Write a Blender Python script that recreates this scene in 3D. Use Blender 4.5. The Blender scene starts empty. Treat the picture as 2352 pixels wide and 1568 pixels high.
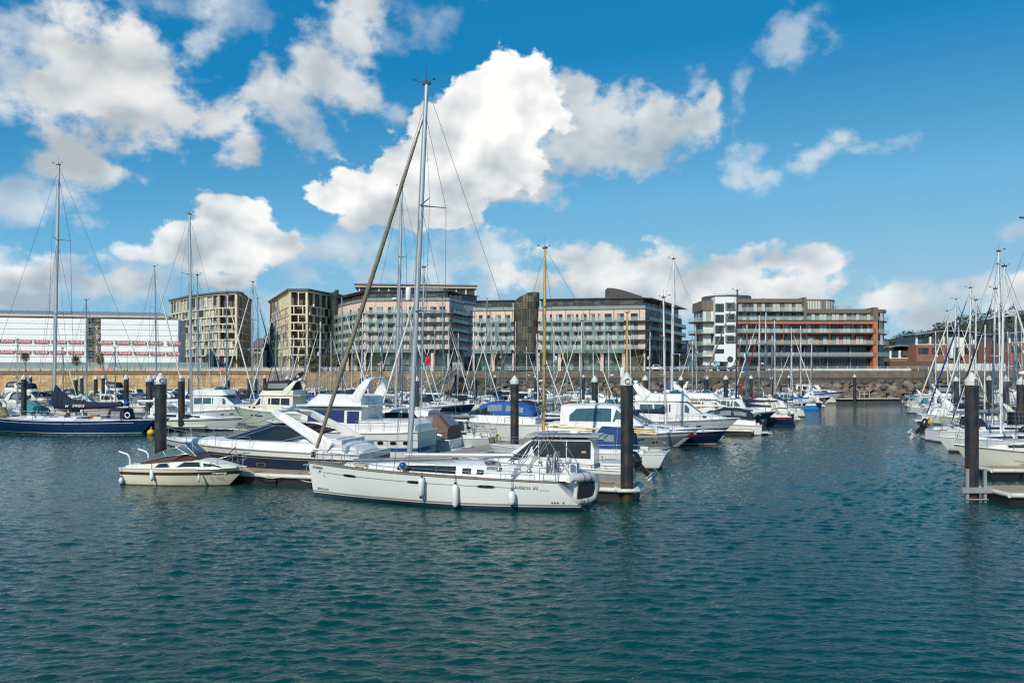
import bpy, math, random
from mathutils import Vector, Matrix, noise
R = math.radians
rnd = random.Random(7)
C = bpy.context.scene.collection
# measured camera: eye 6.5 m above the water, level, focal length F in units of a 2352 px wide frame
F, CU, HV, H = 1829.0, 1176.0, 860.0, 6.5
def gx(u, Y): return (u - CU) * Y / F          # world X at distance Y
def gz(v, Y): return H + (HV - v) * Y / F      # world Z at distance Y
def gy(v, z=0.0): return (H - z) * F / (v - HV)  # distance of a point at height z
def V(*a): return Vector(a)
def lerp(a, b, t): return a + (b - a) * t
def ss(a, b, x):
    t = max(0.0, min(1.0, (x - a) / (b - a))); return t * t * (3 - 2 * t)

# ---------------------------------------------------------------- objects
def link(name, me, parent=None, loc=(0, 0, 0), rz=0.0):
    o = bpy.data.objects.new(name, me); C.objects.link(o)
    o.location = loc; o.rotation_euler = (0, 0, rz)
    if parent is not None: o.parent = parent
    return o
def tag(o, label=None, cat=None, group=None, kind=None):
    if label: o['label'] = label
    if cat: o['category'] = cat
    if group: o['group'] = group
    if kind: o['kind'] = kind
    return o
def thing(name, label, cat, loc=(0, 0, 0), rz=0.0, group=None):
    return tag(link(name, None, None, loc, rz), label, cat, group)
def copy_tree(o, parent=None):
    c = o.copy(); C.objects.link(c)
    if parent is not None: c.parent = parent
    for ch in o.children: copy_tree(ch, c)
    return c

class MB:
    """collects shapes, makes ONE mesh"""
    def __init__(s): s.v = []; s.f = []; s.m = []; s.s = []
    def add(s, vs, fs, m=0, smooth=False):
        n = len(s.v); s.v += [tuple(p) for p in vs]
        for f in fs:
            s.f.append([i + n for i in f]); s.m.append(m); s.s.append(smooth)
        return s
    def box(s, c, d, m=0, rz=0.0, ry=0.0):
        x, y, z = d[0] / 2, d[1] / 2, d[2] / 2
        vs = [(-x,-y,-z),(x,-y,-z),(x,y,-z),(-x,y,-z),(-x,-y,z),(x,-y,z),(x,y,z),(-x,y,z)]
        M = Matrix.Translation(c) @ Matrix.Rotation(rz, 4, 'Z') @ Matrix.Rotation(ry, 4, 'Y')
        return s.add([M @ Vector(p) for p in vs], [(0,3,2,1),(4,5,6,7),(0,1,5,4),(1,2,6,5),(2,3,7,6),(3,0,4,7)], m)
    def prism(s, poly, z0, z1, m=0, mtop=None):
        n = len(poly)
        vs = [(p[0], p[1], z0) for p in poly] + [(p[0], p[1], z1) for p in poly]
        s.add(vs, [(i, (i+1) % n, n+(i+1) % n, n+i) for i in range(n)], m)
        s.add(vs[n:], [tuple(range(n))], m if mtop is None else mtop)
        s.add(vs[:n], [tuple(reversed(range(n)))], m)
        return s
    def tube(s, pts, r, n=6, m=0, caps=True, ry=None):
        pts = [Vector(p) for p in pts]; rs = r if isinstance(r, (list, tuple)) else [r] * len(pts)
        rings = []; ref = None
        for i, p in enumerate(pts):
            a = pts[max(i-1, 0)]; b = pts[min(i+1, len(pts)-1)]
            t = (b - a)
            if t.length < 1e-9: t = Vector((0, 0, 1))
            t.normalize()
            if ref is None:
                ref = Vector((0, 0, 1)) if abs(t.z) < .9 else Vector((1, 0, 0))
            u = (ref - t * ref.dot(t))
            if u.length < 1e-6: u = t.orthogonal()
            u.normalize(); w = t.cross(u); ref = u
            k = ry if ry else 1.0
            rings.append([p + u * (math.cos(2*math.pi*j/n) * rs[i]) + w * (math.sin(2*math.pi*j/n) * rs[i] * k) for j in range(n)])
        vs = [q for rg in rings for q in rg]; fs = []
        for i in range(len(pts)-1):
            for j in range(n):
                fs.append((i*n+j, i*n+(j+1) % n, (i+1)*n+(j+1) % n, (i+1)*n+j))
        s.add(vs, fs, m, True)
        if caps:
            s.add(rings[0], [tuple(reversed(range(n)))], m); s.add(rings[-1], [tuple(range(n))], m)
        return s
    def lathe(s, prof, c=(0, 0, 0), n=12, m=0, axis='Z', smooth=True):
        vs = []
        for r, h in prof:
            for j in range(n):
                a = 2*math.pi*j/n
                p = (r*math.cos(a), r*math.sin(a), h)
                if axis == 'X': p = (h, r*math.cos(a), r*math.sin(a))
                if axis == 'Y': p = (r*math.sin(a), h, r*math.cos(a))
                vs.append((p[0]+c[0], p[1]+c[1], p[2]+c[2]))
        fs = []
        for i in range(len(prof)-1):
            for j in range(n):
                fs.append((i*n+j, i*n+(j+1) % n, (i+1)*n+(j+1) % n, (i+1)*n+j))
        s.add(vs, fs, m, smooth)
        return s
    def grid(s, rows, m=0, smooth=True, close=False):
        n = len(rows[0]); vs = [p for r in rows for p in r]; fs = []
        for i in range(len(rows)-1):
            for j in range(n if close else n-1):
                fs.append((i*n+j, i*n+(j+1) % n, (i+1)*n+(j+1) % n, (i+1)*n+j))
        return s.add(vs, fs, m, smooth)
    def poly(s, pts, m=0): return s.add(pts, [tuple(range(len(pts)))], m)
    def plate(s, pts, n, th, m=0):
        """polygon given thickness th along -n"""
        n = Vector(n).normalized(); k = len(pts)
        a = [Vector(p) for p in pts]; b = [p - n*th for p in a]
        s.add(a + b, [tuple(range(k)), tuple(reversed(range(k, 2*k)))] + [(i, k+i, k+(i+1) % k, (i+1) % k) for i in range(k)], m)
        return s
    def build(s, name, mats, parent=None, loc=(0, 0, 0), rz=0.0):
        return link(name, s.mesh(name, mats), parent, loc, rz)
    def mesh(s, name, mats):
        me = bpy.data.meshes.new(name)
        me.from_pydata([tuple(p) for p in s.v], [], s.f)
        if not isinstance(mats, (list, tuple)): mats = [mats]
        for k in mats: me.materials.append(k)
        me.polygons.foreach_set('material_index', s.m)
        me.polygons.foreach_set('use_smooth', s.s)
        me.update(); return me

# ---------------------------------------------------------------- materials
def newmat(name):
    m = bpy.data.materials.new(name); m.use_nodes = True
    nt = m.node_tree; nt.nodes.clear()
    o = nt.nodes.new('ShaderNodeOutputMaterial'); b = nt.nodes.new('ShaderNodeBsdfPrincipled')
    nt.links.new(b.outputs[0], o.inputs[0]); return m, nt, b
def nd(nt, typ, **kw):
    n = nt.nodes.new(typ)
    for k, v in kw.items():
        if k.startswith('i_'):
            n.inputs[int(k[2:]) if k[2:].isdigit() else k[2:]].default_value = v
        else: setattr(n, k, v)
    return n
def ramp(nt, fac, stops):
    r = nt.nodes.new('ShaderNodeValToRGB'); e = r.color_ramp.elements
    e[0].position, e[0].color = stops[0][0], (*stops[0][1], 1)
    e[1].position, e[1].color = stops[-1][0], (*stops[-1][1], 1)
    for p, c in stops[1:-1]:
        k = e.new(p); k.color = (*c, 1)
    nt.links.new(fac, r.inputs[0]); return r.outputs[0]
def mix(nt, fac, a, b, mode='MIX'):
    n = nt.nodes.new('ShaderNodeMix'); n.data_type = 'RGBA'; n.blend_type = mode
    for i, x in ((0, fac), (6, a), (7, b)):
        if hasattr(x, 'is_linked') or hasattr(x, 'links'): nt.links.new(x, n.inputs[i])
        elif i == 0: n.inputs[0].default_value = x
        else: n.inputs[i].default_value = (*x[:3], 1)
    return n.outputs[2]
def math_(nt, op, a, b=None, c=None, clamp=False):
    n = nt.nodes.new('ShaderNodeMath'); n.operation = op; n.use_clamp = clamp
    for i, x in enumerate((a, b, c)):
        if x is None: continue
        if isinstance(x, (int, float)): n.inputs[i].default_value = x
        else: nt.links.new(x, n.inputs[i])
    return n.outputs[0]
_mc = {}
def M(name, col, rough=.5, metal=0.0, var=.12, scale=2.0, bump=0.0, alpha=1.0, coat=0.0, streak=0.0, spec=None, det=4.0):
    """plain paint, metal, cloth ...: noise-mottled colour, optional streaks down the face and bump"""
    if name in _mc: return _mc[name]
    m, nt, b = newmat(name)
    tc = nd(nt, 'ShaderNodeTexCoord'); n = nd(nt, 'ShaderNodeTexNoise'); n.inputs['Scale'].default_value = scale; n.inputs['Detail'].default_value = det
    nt.links.new(tc.outputs['Object'], n.inputs['Vector'])
    lo = tuple(x*(1-var) for x in col); hi = tuple(min(1, x*(1+var)) for x in col)
    c = ramp(nt, n.outputs[0], [(.3, lo), (.7, hi)])
    if streak:
        mp = nd(nt, 'ShaderNodeMapping'); mp.inputs['Scale'].default_value = (3, 3, .25)
        nt.links.new(tc.outputs['Object'], mp.inputs[0])
        n2 = nd(nt, 'ShaderNodeTexNoise'); n2.inputs['Scale'].default_value = 2.2; n2.inputs['Detail'].default_value = 6
        nt.links.new(mp.outputs[0], n2.inputs[0])
        k = ramp(nt, n2.outputs[0], [(.5, (0, 0, 0)), (.75, (1, 1, 1))])
        c = mix(nt, math_(nt, 'MULTIPLY', k, streak), c, tuple(x*.55 for x in col))
    nt.links.new(c, b.inputs['Base Color'])
    b.inputs['Roughness'].default_value = rough; b.inputs['Metallic'].default_value = metal
    if coat: b.inputs['Coat Weight'].default_value = coat
    if spec is not None: b.inputs['Specular IOR Level'].default_value = spec
    if alpha < 1: b.inputs['Alpha'].default_value = alpha
    if bump:
        bp = nd(nt, 'ShaderNodeBump'); bp.inputs['Strength'].default_value = bump; bp.inputs['Distance'].default_value = .05
        nt.links.new(n.outputs[0], bp.inputs['Height']); nt.links.new(bp.outputs[0], b.inputs['Normal'])
    _mc[name] = m; return m

# text as real letters
_tx = {}
def text(name, body, size, mat, parent, loc, rot, align='CENTER', ext=.004, sx=1.0, shear=0.0):
    key = (body, size, align, ext, shear, mat.name)
    if key not in _tx:
        cu = bpy.data.curves.new(name, 'FONT'); cu.body = body; cu.size = size; cu.extrude = ext
        cu.align_x = align; cu.align_y = 'CENTER'; cu.shear = shear; cu.resolution_u = 3
        o = bpy.data.objects.new(name, cu); C.objects.link(o)
        dg = bpy.context.evaluated_depsgraph_get(); me = bpy.data.meshes.new_from_object(o.evaluated_get(dg))
        bpy.data.objects.remove(o); me.materials.clear(); me.materials.append(mat); me.name = name; _tx[key] = me
    o = link(name, _tx[key], parent, loc); o.rotation_euler = rot; o.scale = (sx, 1, 1)
    return o
# ---------------------------------------------------------------- camera, light, sky
sc = bpy.context.scene
cam = bpy.data.cameras.new('camera'); co = bpy.data.objects.new('camera', cam); C.objects.link(co)
cam.sensor_width = 36; cam.lens = 36 * F / 2352.0; cam.shift_y = (HV - 784) / 2352.0
cam.clip_start = .5; cam.clip_end = 12000
co.location = (0, 0, H); co.rotation_euler = (R(90), 0, 0); sc.camera = co
SUN_AZ, SUN_EL = R(206), R(36)        # compass angle measured from +Y towards +X; behind the camera, to its left
sd = V(math.sin(SUN_AZ)*math.cos(SUN_EL), math.cos(SUN_AZ)*math.cos(SUN_EL), math.sin(SUN_EL))
sl = bpy.data.lights.new('sun', 'SUN'); sl.energy = 3.9; sl.angle = R(.5); sl.color = (1, .93, .82)
so = bpy.data.objects.new('sun', sl); C.objects.link(so); so.rotation_euler = (-sd).to_track_quat('-Z', 'Y').to_euler()
sc.view_settings.view_transform = 'Standard'; sc.view_settings.look = 'None'
sc.view_settings.exposure = 0.0; sc.view_settings.gamma = 1.0
sc.cycles.filter_width = 1.2; sc.cycles.max_bounces = 6; sc.cycles.transparent_max_bounces = 12
sc.cycles.diffuse_bounces = 3; sc.cycles.glossy_bounces = 3
sc.cycles.caustics_reflective = False; sc.cycles.caustics_refractive = False
sc.cycles.use_denoising = True
try: sc.cycles.denoiser = 'OPENIMAGEDENOISE'; sc.cycles.denoising_input_passes = 'RGB_ALBEDO_NORMAL'; sc.cycles.denoising_prefilter = 'ACCURATE'
except Exception: pass
sc.cycles.sample_clamp_indirect = 4.0; sc.cycles.sample_clamp_direct = 12.0

w = bpy.data.worlds.new("World"); sc.world = w; w.use_nodes = True
nt = w.node_tree; nt.nodes.clear(); L = nt.links
out = nd(nt, 'ShaderNodeOutputWorld')
sky = nd(nt, 'ShaderNodeTexSky'); sky.sky_type = 'NISHITA'; sky.sun_disc = False
sky.sun_elevation = SUN_EL; sky.sun_rotation = SUN_AZ; sky.altitude = 0; sky.air_density = 1.0; sky.dust_density = .6; sky.ozone_density = 3.0
tcw = nd(nt, 'ShaderNodeTexCoord')
sep = nd(nt, 'ShaderNodeSeparateXYZ'); L.new(tcw.outputs['Generated'], sep.inputs[0])
az = math_(nt, 'ARCTAN2', sep.outputs[0], sep.outputs[1])
el = math_(nt, 'ARCSINE', sep.outputs[2])
comb = nd(nt, 'ShaderNodeCombineXYZ'); L.new(az, comb.inputs[0]); L.new(el, comb.inputs[1])
AE = comb.outputs[0]
def vm(op, a, b=None, out=0):
    n = nt.nodes.new('ShaderNodeVectorMath'); n.operation = op
    for i, x in enumerate((a, b)):
        if x is None: continue
        if isinstance(x, tuple): n.inputs[i].default_value = x
        else: L.new(x, n.inputs[i])
    return n.outputs[out]
def fbm(vec, scale, detail=7, rough=.55, off=(0, 0, 0), dist=0.0):
    if off != (0, 0, 0): vec = vm('ADD', vec, off)
    n = nd(nt, 'ShaderNodeTexNoise', noise_dimensions='2D'); n.inputs['Scale'].default_value = scale; n.inputs['Detail'].default_value = detail
    n.inputs['Roughness'].default_value = rough; n.inputs['Distortion'].default_value = dist
    L.new(vec, n.inputs['Vector']); return n.outputs[0]
SX = vm('MULTIPLY', AE, (1.0, 1.35, 1.0))
n_big = fbm(SX, 13.0, 8, .53)
n_lo = fbm(SX, 10.0, 3, .5)
n_loL = fbm(SX, 10.0, 3, .5, (.022, -.030, 0))      # the same field a step away from the sun: relief light     # the same field a step away from the sun: relief light
n_fine = fbm(SX, 55.0, 6, .62, (3, 1, 0))
vn = nd(nt, 'ShaderNodeTexVoronoi'); vn.voronoi_dimensions = '2D'; vn.feature = 'SMOOTH_F1'; vn.inputs['Scale'].default_value = 21.0; vn.inputs['Detail'].default_value = 2.0; vn.inputs['Roughness'].default_value = .5; vn.inputs['Smoothness'].default_value = .35; vn.normalize = False
L.new(vm('ADD', SX, None) if False else vm('ADD', SX, (.37, .11, 0)), vn.inputs['Vector'])
n_puff = math_(nt, 'SUBTRACT', .66, vn.outputs['Distance'])      # rounded cauliflower heads
def ae(u, v):
    x = (u - CU) / F; z = (HV - v) / F
    return math.atan2(x, 1), math.atan2(z, math.hypot(x, 1))
K = 1 / F
def blobfield(bl):
    f = None
    for u, v, ru, rv in bl:
        a, e = ae(u, v); c = math.cos(a)**1.6
        d = vm('SUBTRACT', AE, (a, e, 0)); d = vm('MULTIPLY', d, (1/(ru*K*c), 1/(rv*K*c), 0))
        q = vm('DOT_PRODUCT', d, d, 1)
        g = math_(nt, 'SUBTRACT', 1.0, math_(nt, 'SQRT', q))
        f = g if f is None else math_(nt, 'SMOOTH_MAX', f, g, .3)
    return f
def mapr(x, a, b, c=0.0, d=1.0, smooth=True):
    n = nd(nt, 'ShaderNodeMapRange'); n.interpolation_type = 'SMOOTHSTEP' if smooth else 'LINEAR'; n.clamp = True
    L.new(x, n.inputs[0])
    for i, k in ((1, a), (2, b), (3, c), (4, d)): n.inputs[i].default_value = k
    return n.outputs[0]
relief = math_(nt, 'ADD', math_(nt, 'SUBTRACT', n_lo, n_loL), math_(nt, 'MULTIPLY', math_(nt, 'SUBTRACT', n_big, .5), .10))
sp = nd(nt, 'ShaderNodeSeparateColor'); L.new(sky.outputs[0], sp.inputs[0])
# the photograph's strong polarised blue: the sky's own brightness graded to a steeper, more cyan blue
gr = ramp(nt, math_(nt, 'MULTIPLY', sp.outputs[1], .1), [(.0, (0, .10, .30)), (.25, (.012, .232, .52)), (.43, (.155, .46, .73)), (.72, (.34, .58, .74)), (1.0, (.50, .68, .78))])
tint = mix(nt, 1.0, gr, (10, 10, 10), 'MULTIPLY')
bg = nd(nt, 'ShaderNodeBackground'); L.new(tint, bg.inputs[0]); bg.inputs[1].default_value = .10
shader = bg.outputs[0]
def cloud(bl, amp=1.5, soft=.55, dens=1.0, base=None, top=None, lo=(.42, .47, .52), hi=(.98, .98, .96), k=2.6, bias=.5, fine=.35, puff=.0):
    """one cumulus: ellipses in view angle, torn by noise, lit from the sun's side"""
    global shader
    f = blobfield(bl)
    d = math_(nt, 'ADD', f, math_(nt, 'MULTIPLY', math_(nt, 'SUBTRACT', n_big, .5), amp*3.0))
    d = math_(nt, 'ADD', d, math_(nt, 'MULTIPLY_ADD', math_(nt, 'SUBTRACT', n_fine, .5), fine*1.9, .10))
    if puff: d = math_(nt, 'ADD', d, math_(nt, 'MULTIPLY', n_puff, puff))
    al = mapr(d, .0, soft, 0, dens)
    sh = math_(nt, 'MULTIPLY_ADD', relief, k, bias)
    if base is not None:
        hgt = mapr(el, ae(CU, base)[1], ae(CU, top)[1], -.32, .32)
        sh = math_(nt, 'ADD', sh, hgt)
    if puff: sh = math_(nt, 'ADD', sh, math_(nt, 'MULTIPLY', n_puff, puff*.30))
    edge = mapr(d, .1, 1.3, .16, -.10)
    sh = math_(nt, 'ADD', sh, edge, clamp=True)
    col = mix(nt, sh, lo, hi)
    b = nd(nt, 'ShaderNodeBackground'); L.new(col, b.inputs[0]); b.inputs[1].default_value = 1.0
    mx = nd(nt, 'ShaderNodeMixShader'); L.new(al, mx.inputs[0]); L.new(shader, mx.inputs[1]); L.new(b.outputs[0], mx.inputs[2])
    shader = mx.outputs[0]
GL, GH = (.36, .43, .50), (.80, .83, .85)
# thin veils and broken cloud round the horizon and high overhead
veil = [(200, 640, 420, 75), (620, 700, 260, 40), (1000, 600, 330, 90), (2150, 690, 420, 65), (1750, 690, 420, 45), (130, 120, 330, 190), (660, 560, 160, 50), (60, 470, 150, 110), (2330, 530, 60, 40)]
cloud(veil, 1.1, 1.1, .72, lo=(.42, .52, .60), hi=(.86, .89, .90), k=1.8, bias=.55)
cloud([(-900, 300, 500, 260), (-1500, 150, 500, 300), (-300, -330, 420, 170)], 1.5, .8, .9, lo=GL, hi=(.92, .93, .92))
# wisps in the blue
cloud([(1812, 75, 60, 50), (1790, 95, 40, 30), (1910, 75, 58, 38), (1600, 185, 40, 36), (1700, 210, 30, 58), (2040, 322, 70, 22), (2010, 335, 40, 18), (920, 262, 36, 28), (455, 100, 50, 50), (1440, 205, 30, 22)], 1.7, 1.5, .60, lo=(.58, .68, .76), hi=(.84, .88, .90), k=1.5)
cloud([(960, 40, 150, 60), (1040, 30, 90, 40), (900, 90, 80, 40), (560, 40, 160, 60), (400, 20, 160, 50), (60, 60, 120, 120)], 1.5, 1.8, .55, lo=(.50, .60, .68), hi=(.80, .84, .86), k=1.6)
cloud([(1720, 400, 62, 44), (1770, 405, 60, 40), (1820, 385, 60, 32), (1860, 360, 60, 28), (1935, 322, 46, 36), (1900, 340, 40, 26), (1700, 420, 40, 24), (1830, 330, 24, 18)], 1.45, 1.25, .70, lo=(.56, .66, .73), hi=(.86, .89, .90), k=1.6)
# horizon cumulus banks
cloud([(1290, 590, 95, 45), (1390, 600, 110, 52), (1520, 610, 120, 48), (1650, 610, 110, 50), (1790, 605, 90, 48), (1890, 605, 55, 42), (1250, 650, 120, 45), (1500, 665, 280, 50), (1750, 660, 240, 46), (1400, 640, 200, 60), (1650, 640, 200, 55)], .6, .55, .95, 740, 545, lo=(.46, .54, .60), hi=(.92, .92, .91), k=2.6, bias=.46, puff=.45)
cloud([(2000, 690, 150, 40), (2120, 735, 120, 34), (2250, 650, 130, 36), (2330, 690, 80, 36)], 1.0, .9, .85, lo=(.46, .53, .60), hi=(.90, .91, .91), k=2.4)
cloud([(160, 610, 110, 48), (60, 640, 110, 34), (240, 650, 90, 40), (30, 690, 120, 30), (300, 575, 60, 24)], 1.0, .8, .9, 720, 560, lo=(.40, .47, .54), k=2.4)
cloud([(490, 490, 62, 52), (570, 500, 62, 52), (430, 545, 80, 55), (530, 560, 130, 62), (640, 555, 75, 42), (500, 600, 120, 34), (520, 650, 70, 26), (500, 560, 130, 80), (590, 545, 90, 60)], .45, .30, .97, 650, 450, lo=(.42, .50, .56), k=2.6, bias=.46, puff=.5)
# big cumulus upper left
cloud([(230, 130, 170, 110), (330, 170, 90, 80), (130, 240, 90, 110), (250, 290, 200, 110), (180, 380, 150, 60), (420, 270, 70, 60), (500, 280, 80, 48), (560, 330, 60, 45), (200, 230, 150, 110), (300, 260, 130, 100)], .72, .75, .97, 440, 40, lo=(.46, .52, .56), hi=(.86, .86, .85), k=2.2, bias=.60, puff=.4)
cloud([(730, 140, 130, 85), (790, 200, 100, 80), (680, 230, 110, 80), (700, 300, 70, 55), (800, 70, 70, 60), (840, 20, 60, 60), (620, 180, 55, 70), (740, 200, 110, 100)], .78, .85, .94, 400, -40, lo=(.42, .50, .56), hi=(.80, .82, .83), k=2.2, bias=.50, puff=.35)
# the great central cumulus: right lobe, then the bright left lobe before it
cloud([(1320, 215, 85, 62), (1400, 260, 110, 80), (1500, 270, 95, 60), (1600, 280, 75, 48), (1640, 225, 28, 36), (1300, 340, 230, 85), (1150, 430, 200, 62), (1460, 350, 120, 50), (1380, 330, 170, 80), (1540, 310, 90, 55)], .62, .70, .97, 470, 150, lo=(.40, .49, .56), hi=(.72, .77, .79), k=2.6, bias=.50, puff=.45)
cloud([(1150, 190, 105, 70), (1110, 260, 100, 80), (1220, 250, 80, 80), (1010, 290, 75, 62), (1050, 370, 150, 85), (930, 390, 90, 55), (850, 430, 100, 48), (770, 455, 70, 34), (940, 480, 190, 48), (1130, 360, 140, 90), (1010, 420, 170, 70), (1080, 300, 110, 90), (880, 460, 120, 45)], .45, .26, 1.0, 540, 170, lo=(.50, .56, .60), hi=(1.0, 1.0, .98), k=2.6, bias=.58, puff=.50)
L.new(shader, out.inputs[0])

# ---------------------------------------------------------------- water
wm, wn, wb = newmat('harbour water')
Lw = wn.links
tc = nd(wn, 'ShaderNodeTexCoord')
def wnoise(scale, detail, sx, sy, rot, dist=.0, rough=.55):
    mp = nd(wn, 'ShaderNodeMapping'); mp.inputs['Scale'].default_value = (sx, sy, 1); mp.inputs['Rotation'].default_value = (0, 0, rot)
    Lw.new(tc.outputs['Object'], mp.inputs[0])
    n = nd(wn, 'ShaderNodeTexNoise', noise_dimensions='2D'); n.inputs['Scale'].default_value = scale; n.inputs['Detail'].default_value = detail
    n.inputs['Distortion'].default_value = dist; n.inputs['Roughness'].default_value = rough
    Lw.new(mp.outputs[0], n.inputs[0]); return n.outputs[0]
h3 = wnoise(5.5, 4, .55, 1.0, -.25, .5)       # ripples too small for the mesh
gust = wnoise(.045, 3, .7, 1.0, .3, .5)      # calmer and rougher patches
bp = nd(wn, 'ShaderNodeBump'); bp.inputs['Distance'].default_value = 1.0; bp.inputs['Strength'].default_value = .9
Lw.new(math_(wn, 'MULTIPLY', h3, .040), bp.inputs['Height'])
Lw.new(bp.outputs[0], wb.inputs['Normal'])
wc = ramp(wn, gust, [(.3, (.0008, .038, .032)), (.7, (.0012, .049, .042))])
Lw.new(wc, wb.inputs['Base Color'])
wb.inputs['Roughness'].default_value = .04; wb.inputs['IOR'].default_value = 1.30; wb.inputs['Specular Tint'].default_value = (.45, .92, 1.0, 1)
import numpy as np
rg = np.random.RandomState(4)
ys = [9.0]
while ys[-1] < 110: ys.append(ys[-1] + max(.05, .0031*ys[-1]))
ys = np.array(ys); xs = np.arange(-70, 70.01, .12)
X, Y = np.meshgrid(xs, ys); Zw = np.zeros_like(X)
for i in range(72):                          # wind sea: many small trains of waves running across the basin
    lam = .17*(5.6**rg.rand()); th = rg.normal(1.45, .62); kx, ky = math.cos(th)*2*math.pi/lam, math.sin(th)*2*math.pi/lam
    am = .0047*lam**.92; ph = rg.rand()*6.283
    Zw += am*np.sin(kx*X + ky*Y + ph + .6*np.sin(.21*X*math.cos(i) + .17*Y*math.sin(i*1.7) + i))
g = .72 + .28*np.sin(.11*X+.9*np.sin(.07*Y)+1.0)*np.sin(.085*Y+.8*np.sin(.06*X)) + .15*np.sin(.05*X-.13*Y)
Zw = Zw*g; Zw = Zw + 9*Zw**2
Zw *= np.clip((104-Y)/12, 0, 1)*np.clip((69.5-np.abs(X))/5, 0, 1)*np.clip((Y-9)/1.0, 0, 1)
nx, ny = len(xs), len(ys); me = bpy.data.meshes.new('water')
co_ = np.stack([X, Y, Zw], -1).reshape(-1, 3).astype(np.float32)
x0, x1, y0, y1 = float(xs[0]), float(xs[-1]), float(ys[0]), float(ys[-1])
ext = np.array([(-1500, -60, 0), (1500, -60, 0), (1500, y0, 0), (-1500, y0, 0), (-1500, y1, 0), (1500, y1, 0), (1500, 236, 0), (-1500, 236, 0), (x0, y0, 0), (x1, y0, 0), (x0, y1, 0), (x1, y1, 0)], np.float32)
idx = np.arange(nx*ny).reshape(ny, nx); q = np.stack([idx[:-1, :-1], idx[:-1, 1:], idx[1:, 1:], idx[1:, :-1]], -1).reshape(-1, 4)
n0 = nx*ny; qe = np.array([(0, 1, 2, 3), (4, 5, 6, 7), (3, 8, 10, 4), (9, 2, 5, 11)])+n0
q = np.concatenate([q, qe]).astype(np.int32); vs = np.concatenate([co_, ext])
me.vertices.add(len(vs)); me.vertices.foreach_set('co', vs.ravel()); me.loops.add(q.size); me.loops.foreach_set('vertex_index', q.ravel())
me.polygons.add(len(q)); me.polygons.foreach_set('loop_start', np.arange(0, q.size, 4, dtype=np.int32)); me.update(calc_edges=True)
me.polygons.foreach_set('use_smooth', np.ones(len(q), bool)); me.materials.append(wm)
tag(link('water', me), 'dark teal rippled harbour water', kind='structure')
# ---------------------------------------------------------------- quay, walls, rocks, promenade
QZ = 7.5                                     # promenade level above the water
QL = [(-420, 236), (-105, 233), (-70, 231), (-18, 226), (0, 219), (60, 213), (115, 210), (190, 205), (420, 190)]   # quay edge
def qy(x):
    for (x0, y0), (x1, y1) in zip(QL, QL[1:]):
        if x <= x1: return lerp(y0, y1, (x - x0) / (x1 - x0))
    return QL[-1][1]
pave = M('paving', (.22, .21, .19), .85, var=.2, scale=.5)
mb = MB()
mb.add([(x, y, QZ) for x, y in QL] + [(x*9, 6000, QZ) for x, y in QL], [(i, i+1, len(QL)+i+1, len(QL)+i) for i in range(len(QL)-1)])
tag(mb.build('ground', pave), 'quayside promenade ground behind the sea walls', kind='structure')
def blocks(name, c1, c2, mort, sx, sy, bump=.5, rough=.85, dirt=.5):
    """coursed stone: brick texture on x/z, stained downwards"""
    m, nt, b = newmat(name); tc = nd(nt, 'ShaderNodeTexCoord')
    mp = nd(nt, 'ShaderNodeMapping'); mp.inputs['Rotation'].default_value = (R(90), 0, 0); nt.links.new(tc.outputs['Object'], mp.inputs[0])
    br = nd(nt, 'ShaderNodeTexBrick'); br.inputs['Scale'].default_value = 1; br.inputs['Brick Width'].default_value = sx; br.inputs['Row Height'].default_value = sy
    br.inputs['Mortar Size'].default_value = .035; br.inputs['Color1'].default_value = (*c1, 1); br.inputs['Color2'].default_value = (*c2, 1); br.inputs['Mortar'].default_value = (*mort, 1)
    nt.links.new(mp.outputs[0], br.inputs[0])
    n = nd(nt, 'ShaderNodeTexNoise'); n.inputs['Scale'].default_value = .35; n.inputs['Detail'].default_value = 8; nt.links.new(tc.outputs['Object'], n.inputs[0])
    k = ramp(nt, n.outputs[0], [(.35, (1, 1, 1)), (.7, (1-dirt, 1-dirt, 1-dirt))])
    nt.links.new(mix(nt, 1.0, br.outputs[0], k, 'MULTIPLY'), b.inputs['Base Color'])
    b.inputs['Roughness'].default_value = rough
    bp = nd(nt, 'ShaderNodeBump'); bp.inputs['Strength'].default_value = bump; bp.inputs['Distance'].default_value = .05
    nt.links.new(br.outputs['Fac'], bp.inputs['Height']); bp.invert = True; nt.links.new(bp.outputs[0], b.inputs['Normal'])
    return m
sand = blocks('sandstone', (.58, .37, .16), (.68, .47, .25), (.34, .22, .11), 2.6, 1.05)
conc = M('wall concrete', (.15, .125, .10), .9, var=.25, scale=.6, bump=.3, streak=.8)
coping = M('coping stone', (.34, .21, .11), .9, var=.2, scale=.8, streak=.5)
def wallmesh(x0, x1, z0, z1, th, mat, name, label, batter=0.0, step=8, off=0.0, cop=None):
    n = max(1, int((x1-x0)/step)); xs = [lerp(x0, x1, i/n) for i in range(n+1)]
    mb = MB()
    rows = [[(x, qy(x)+off-batter, z0) for x in xs], [(x, qy(x)+off, z1) for x in xs], [(x, qy(x)+off+th, z1) for x in xs]]
    mb.grid(rows, 0, False)
    t = tag(mb.build(name, mat), label, 'sea wall')
    if cop:
        mc = MB(); mc.grid([[(x, qy(x)+off-.35, z1) for x in xs], [(x, qy(x)+off-.35, z1+.55) for x in xs], [(x, qy(x)+off+th, z1+.55) for x in xs]], 0, False)
        mc.add([(x, qy(x)+off-.35, z1) for x in xs]+[(x, qy(x)+off, z1) for x in xs], [(i+1, i, n+1+i, n+2+i) for i in range(n)])
        mc.build('coping', cop, t)
    return t
wallmesh(-420, -70, -2, 6.7, 4, sand, 'sea_wall', 'golden sandstone block sea wall below the white sheeted building', 1.2, cop=coping)
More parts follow.
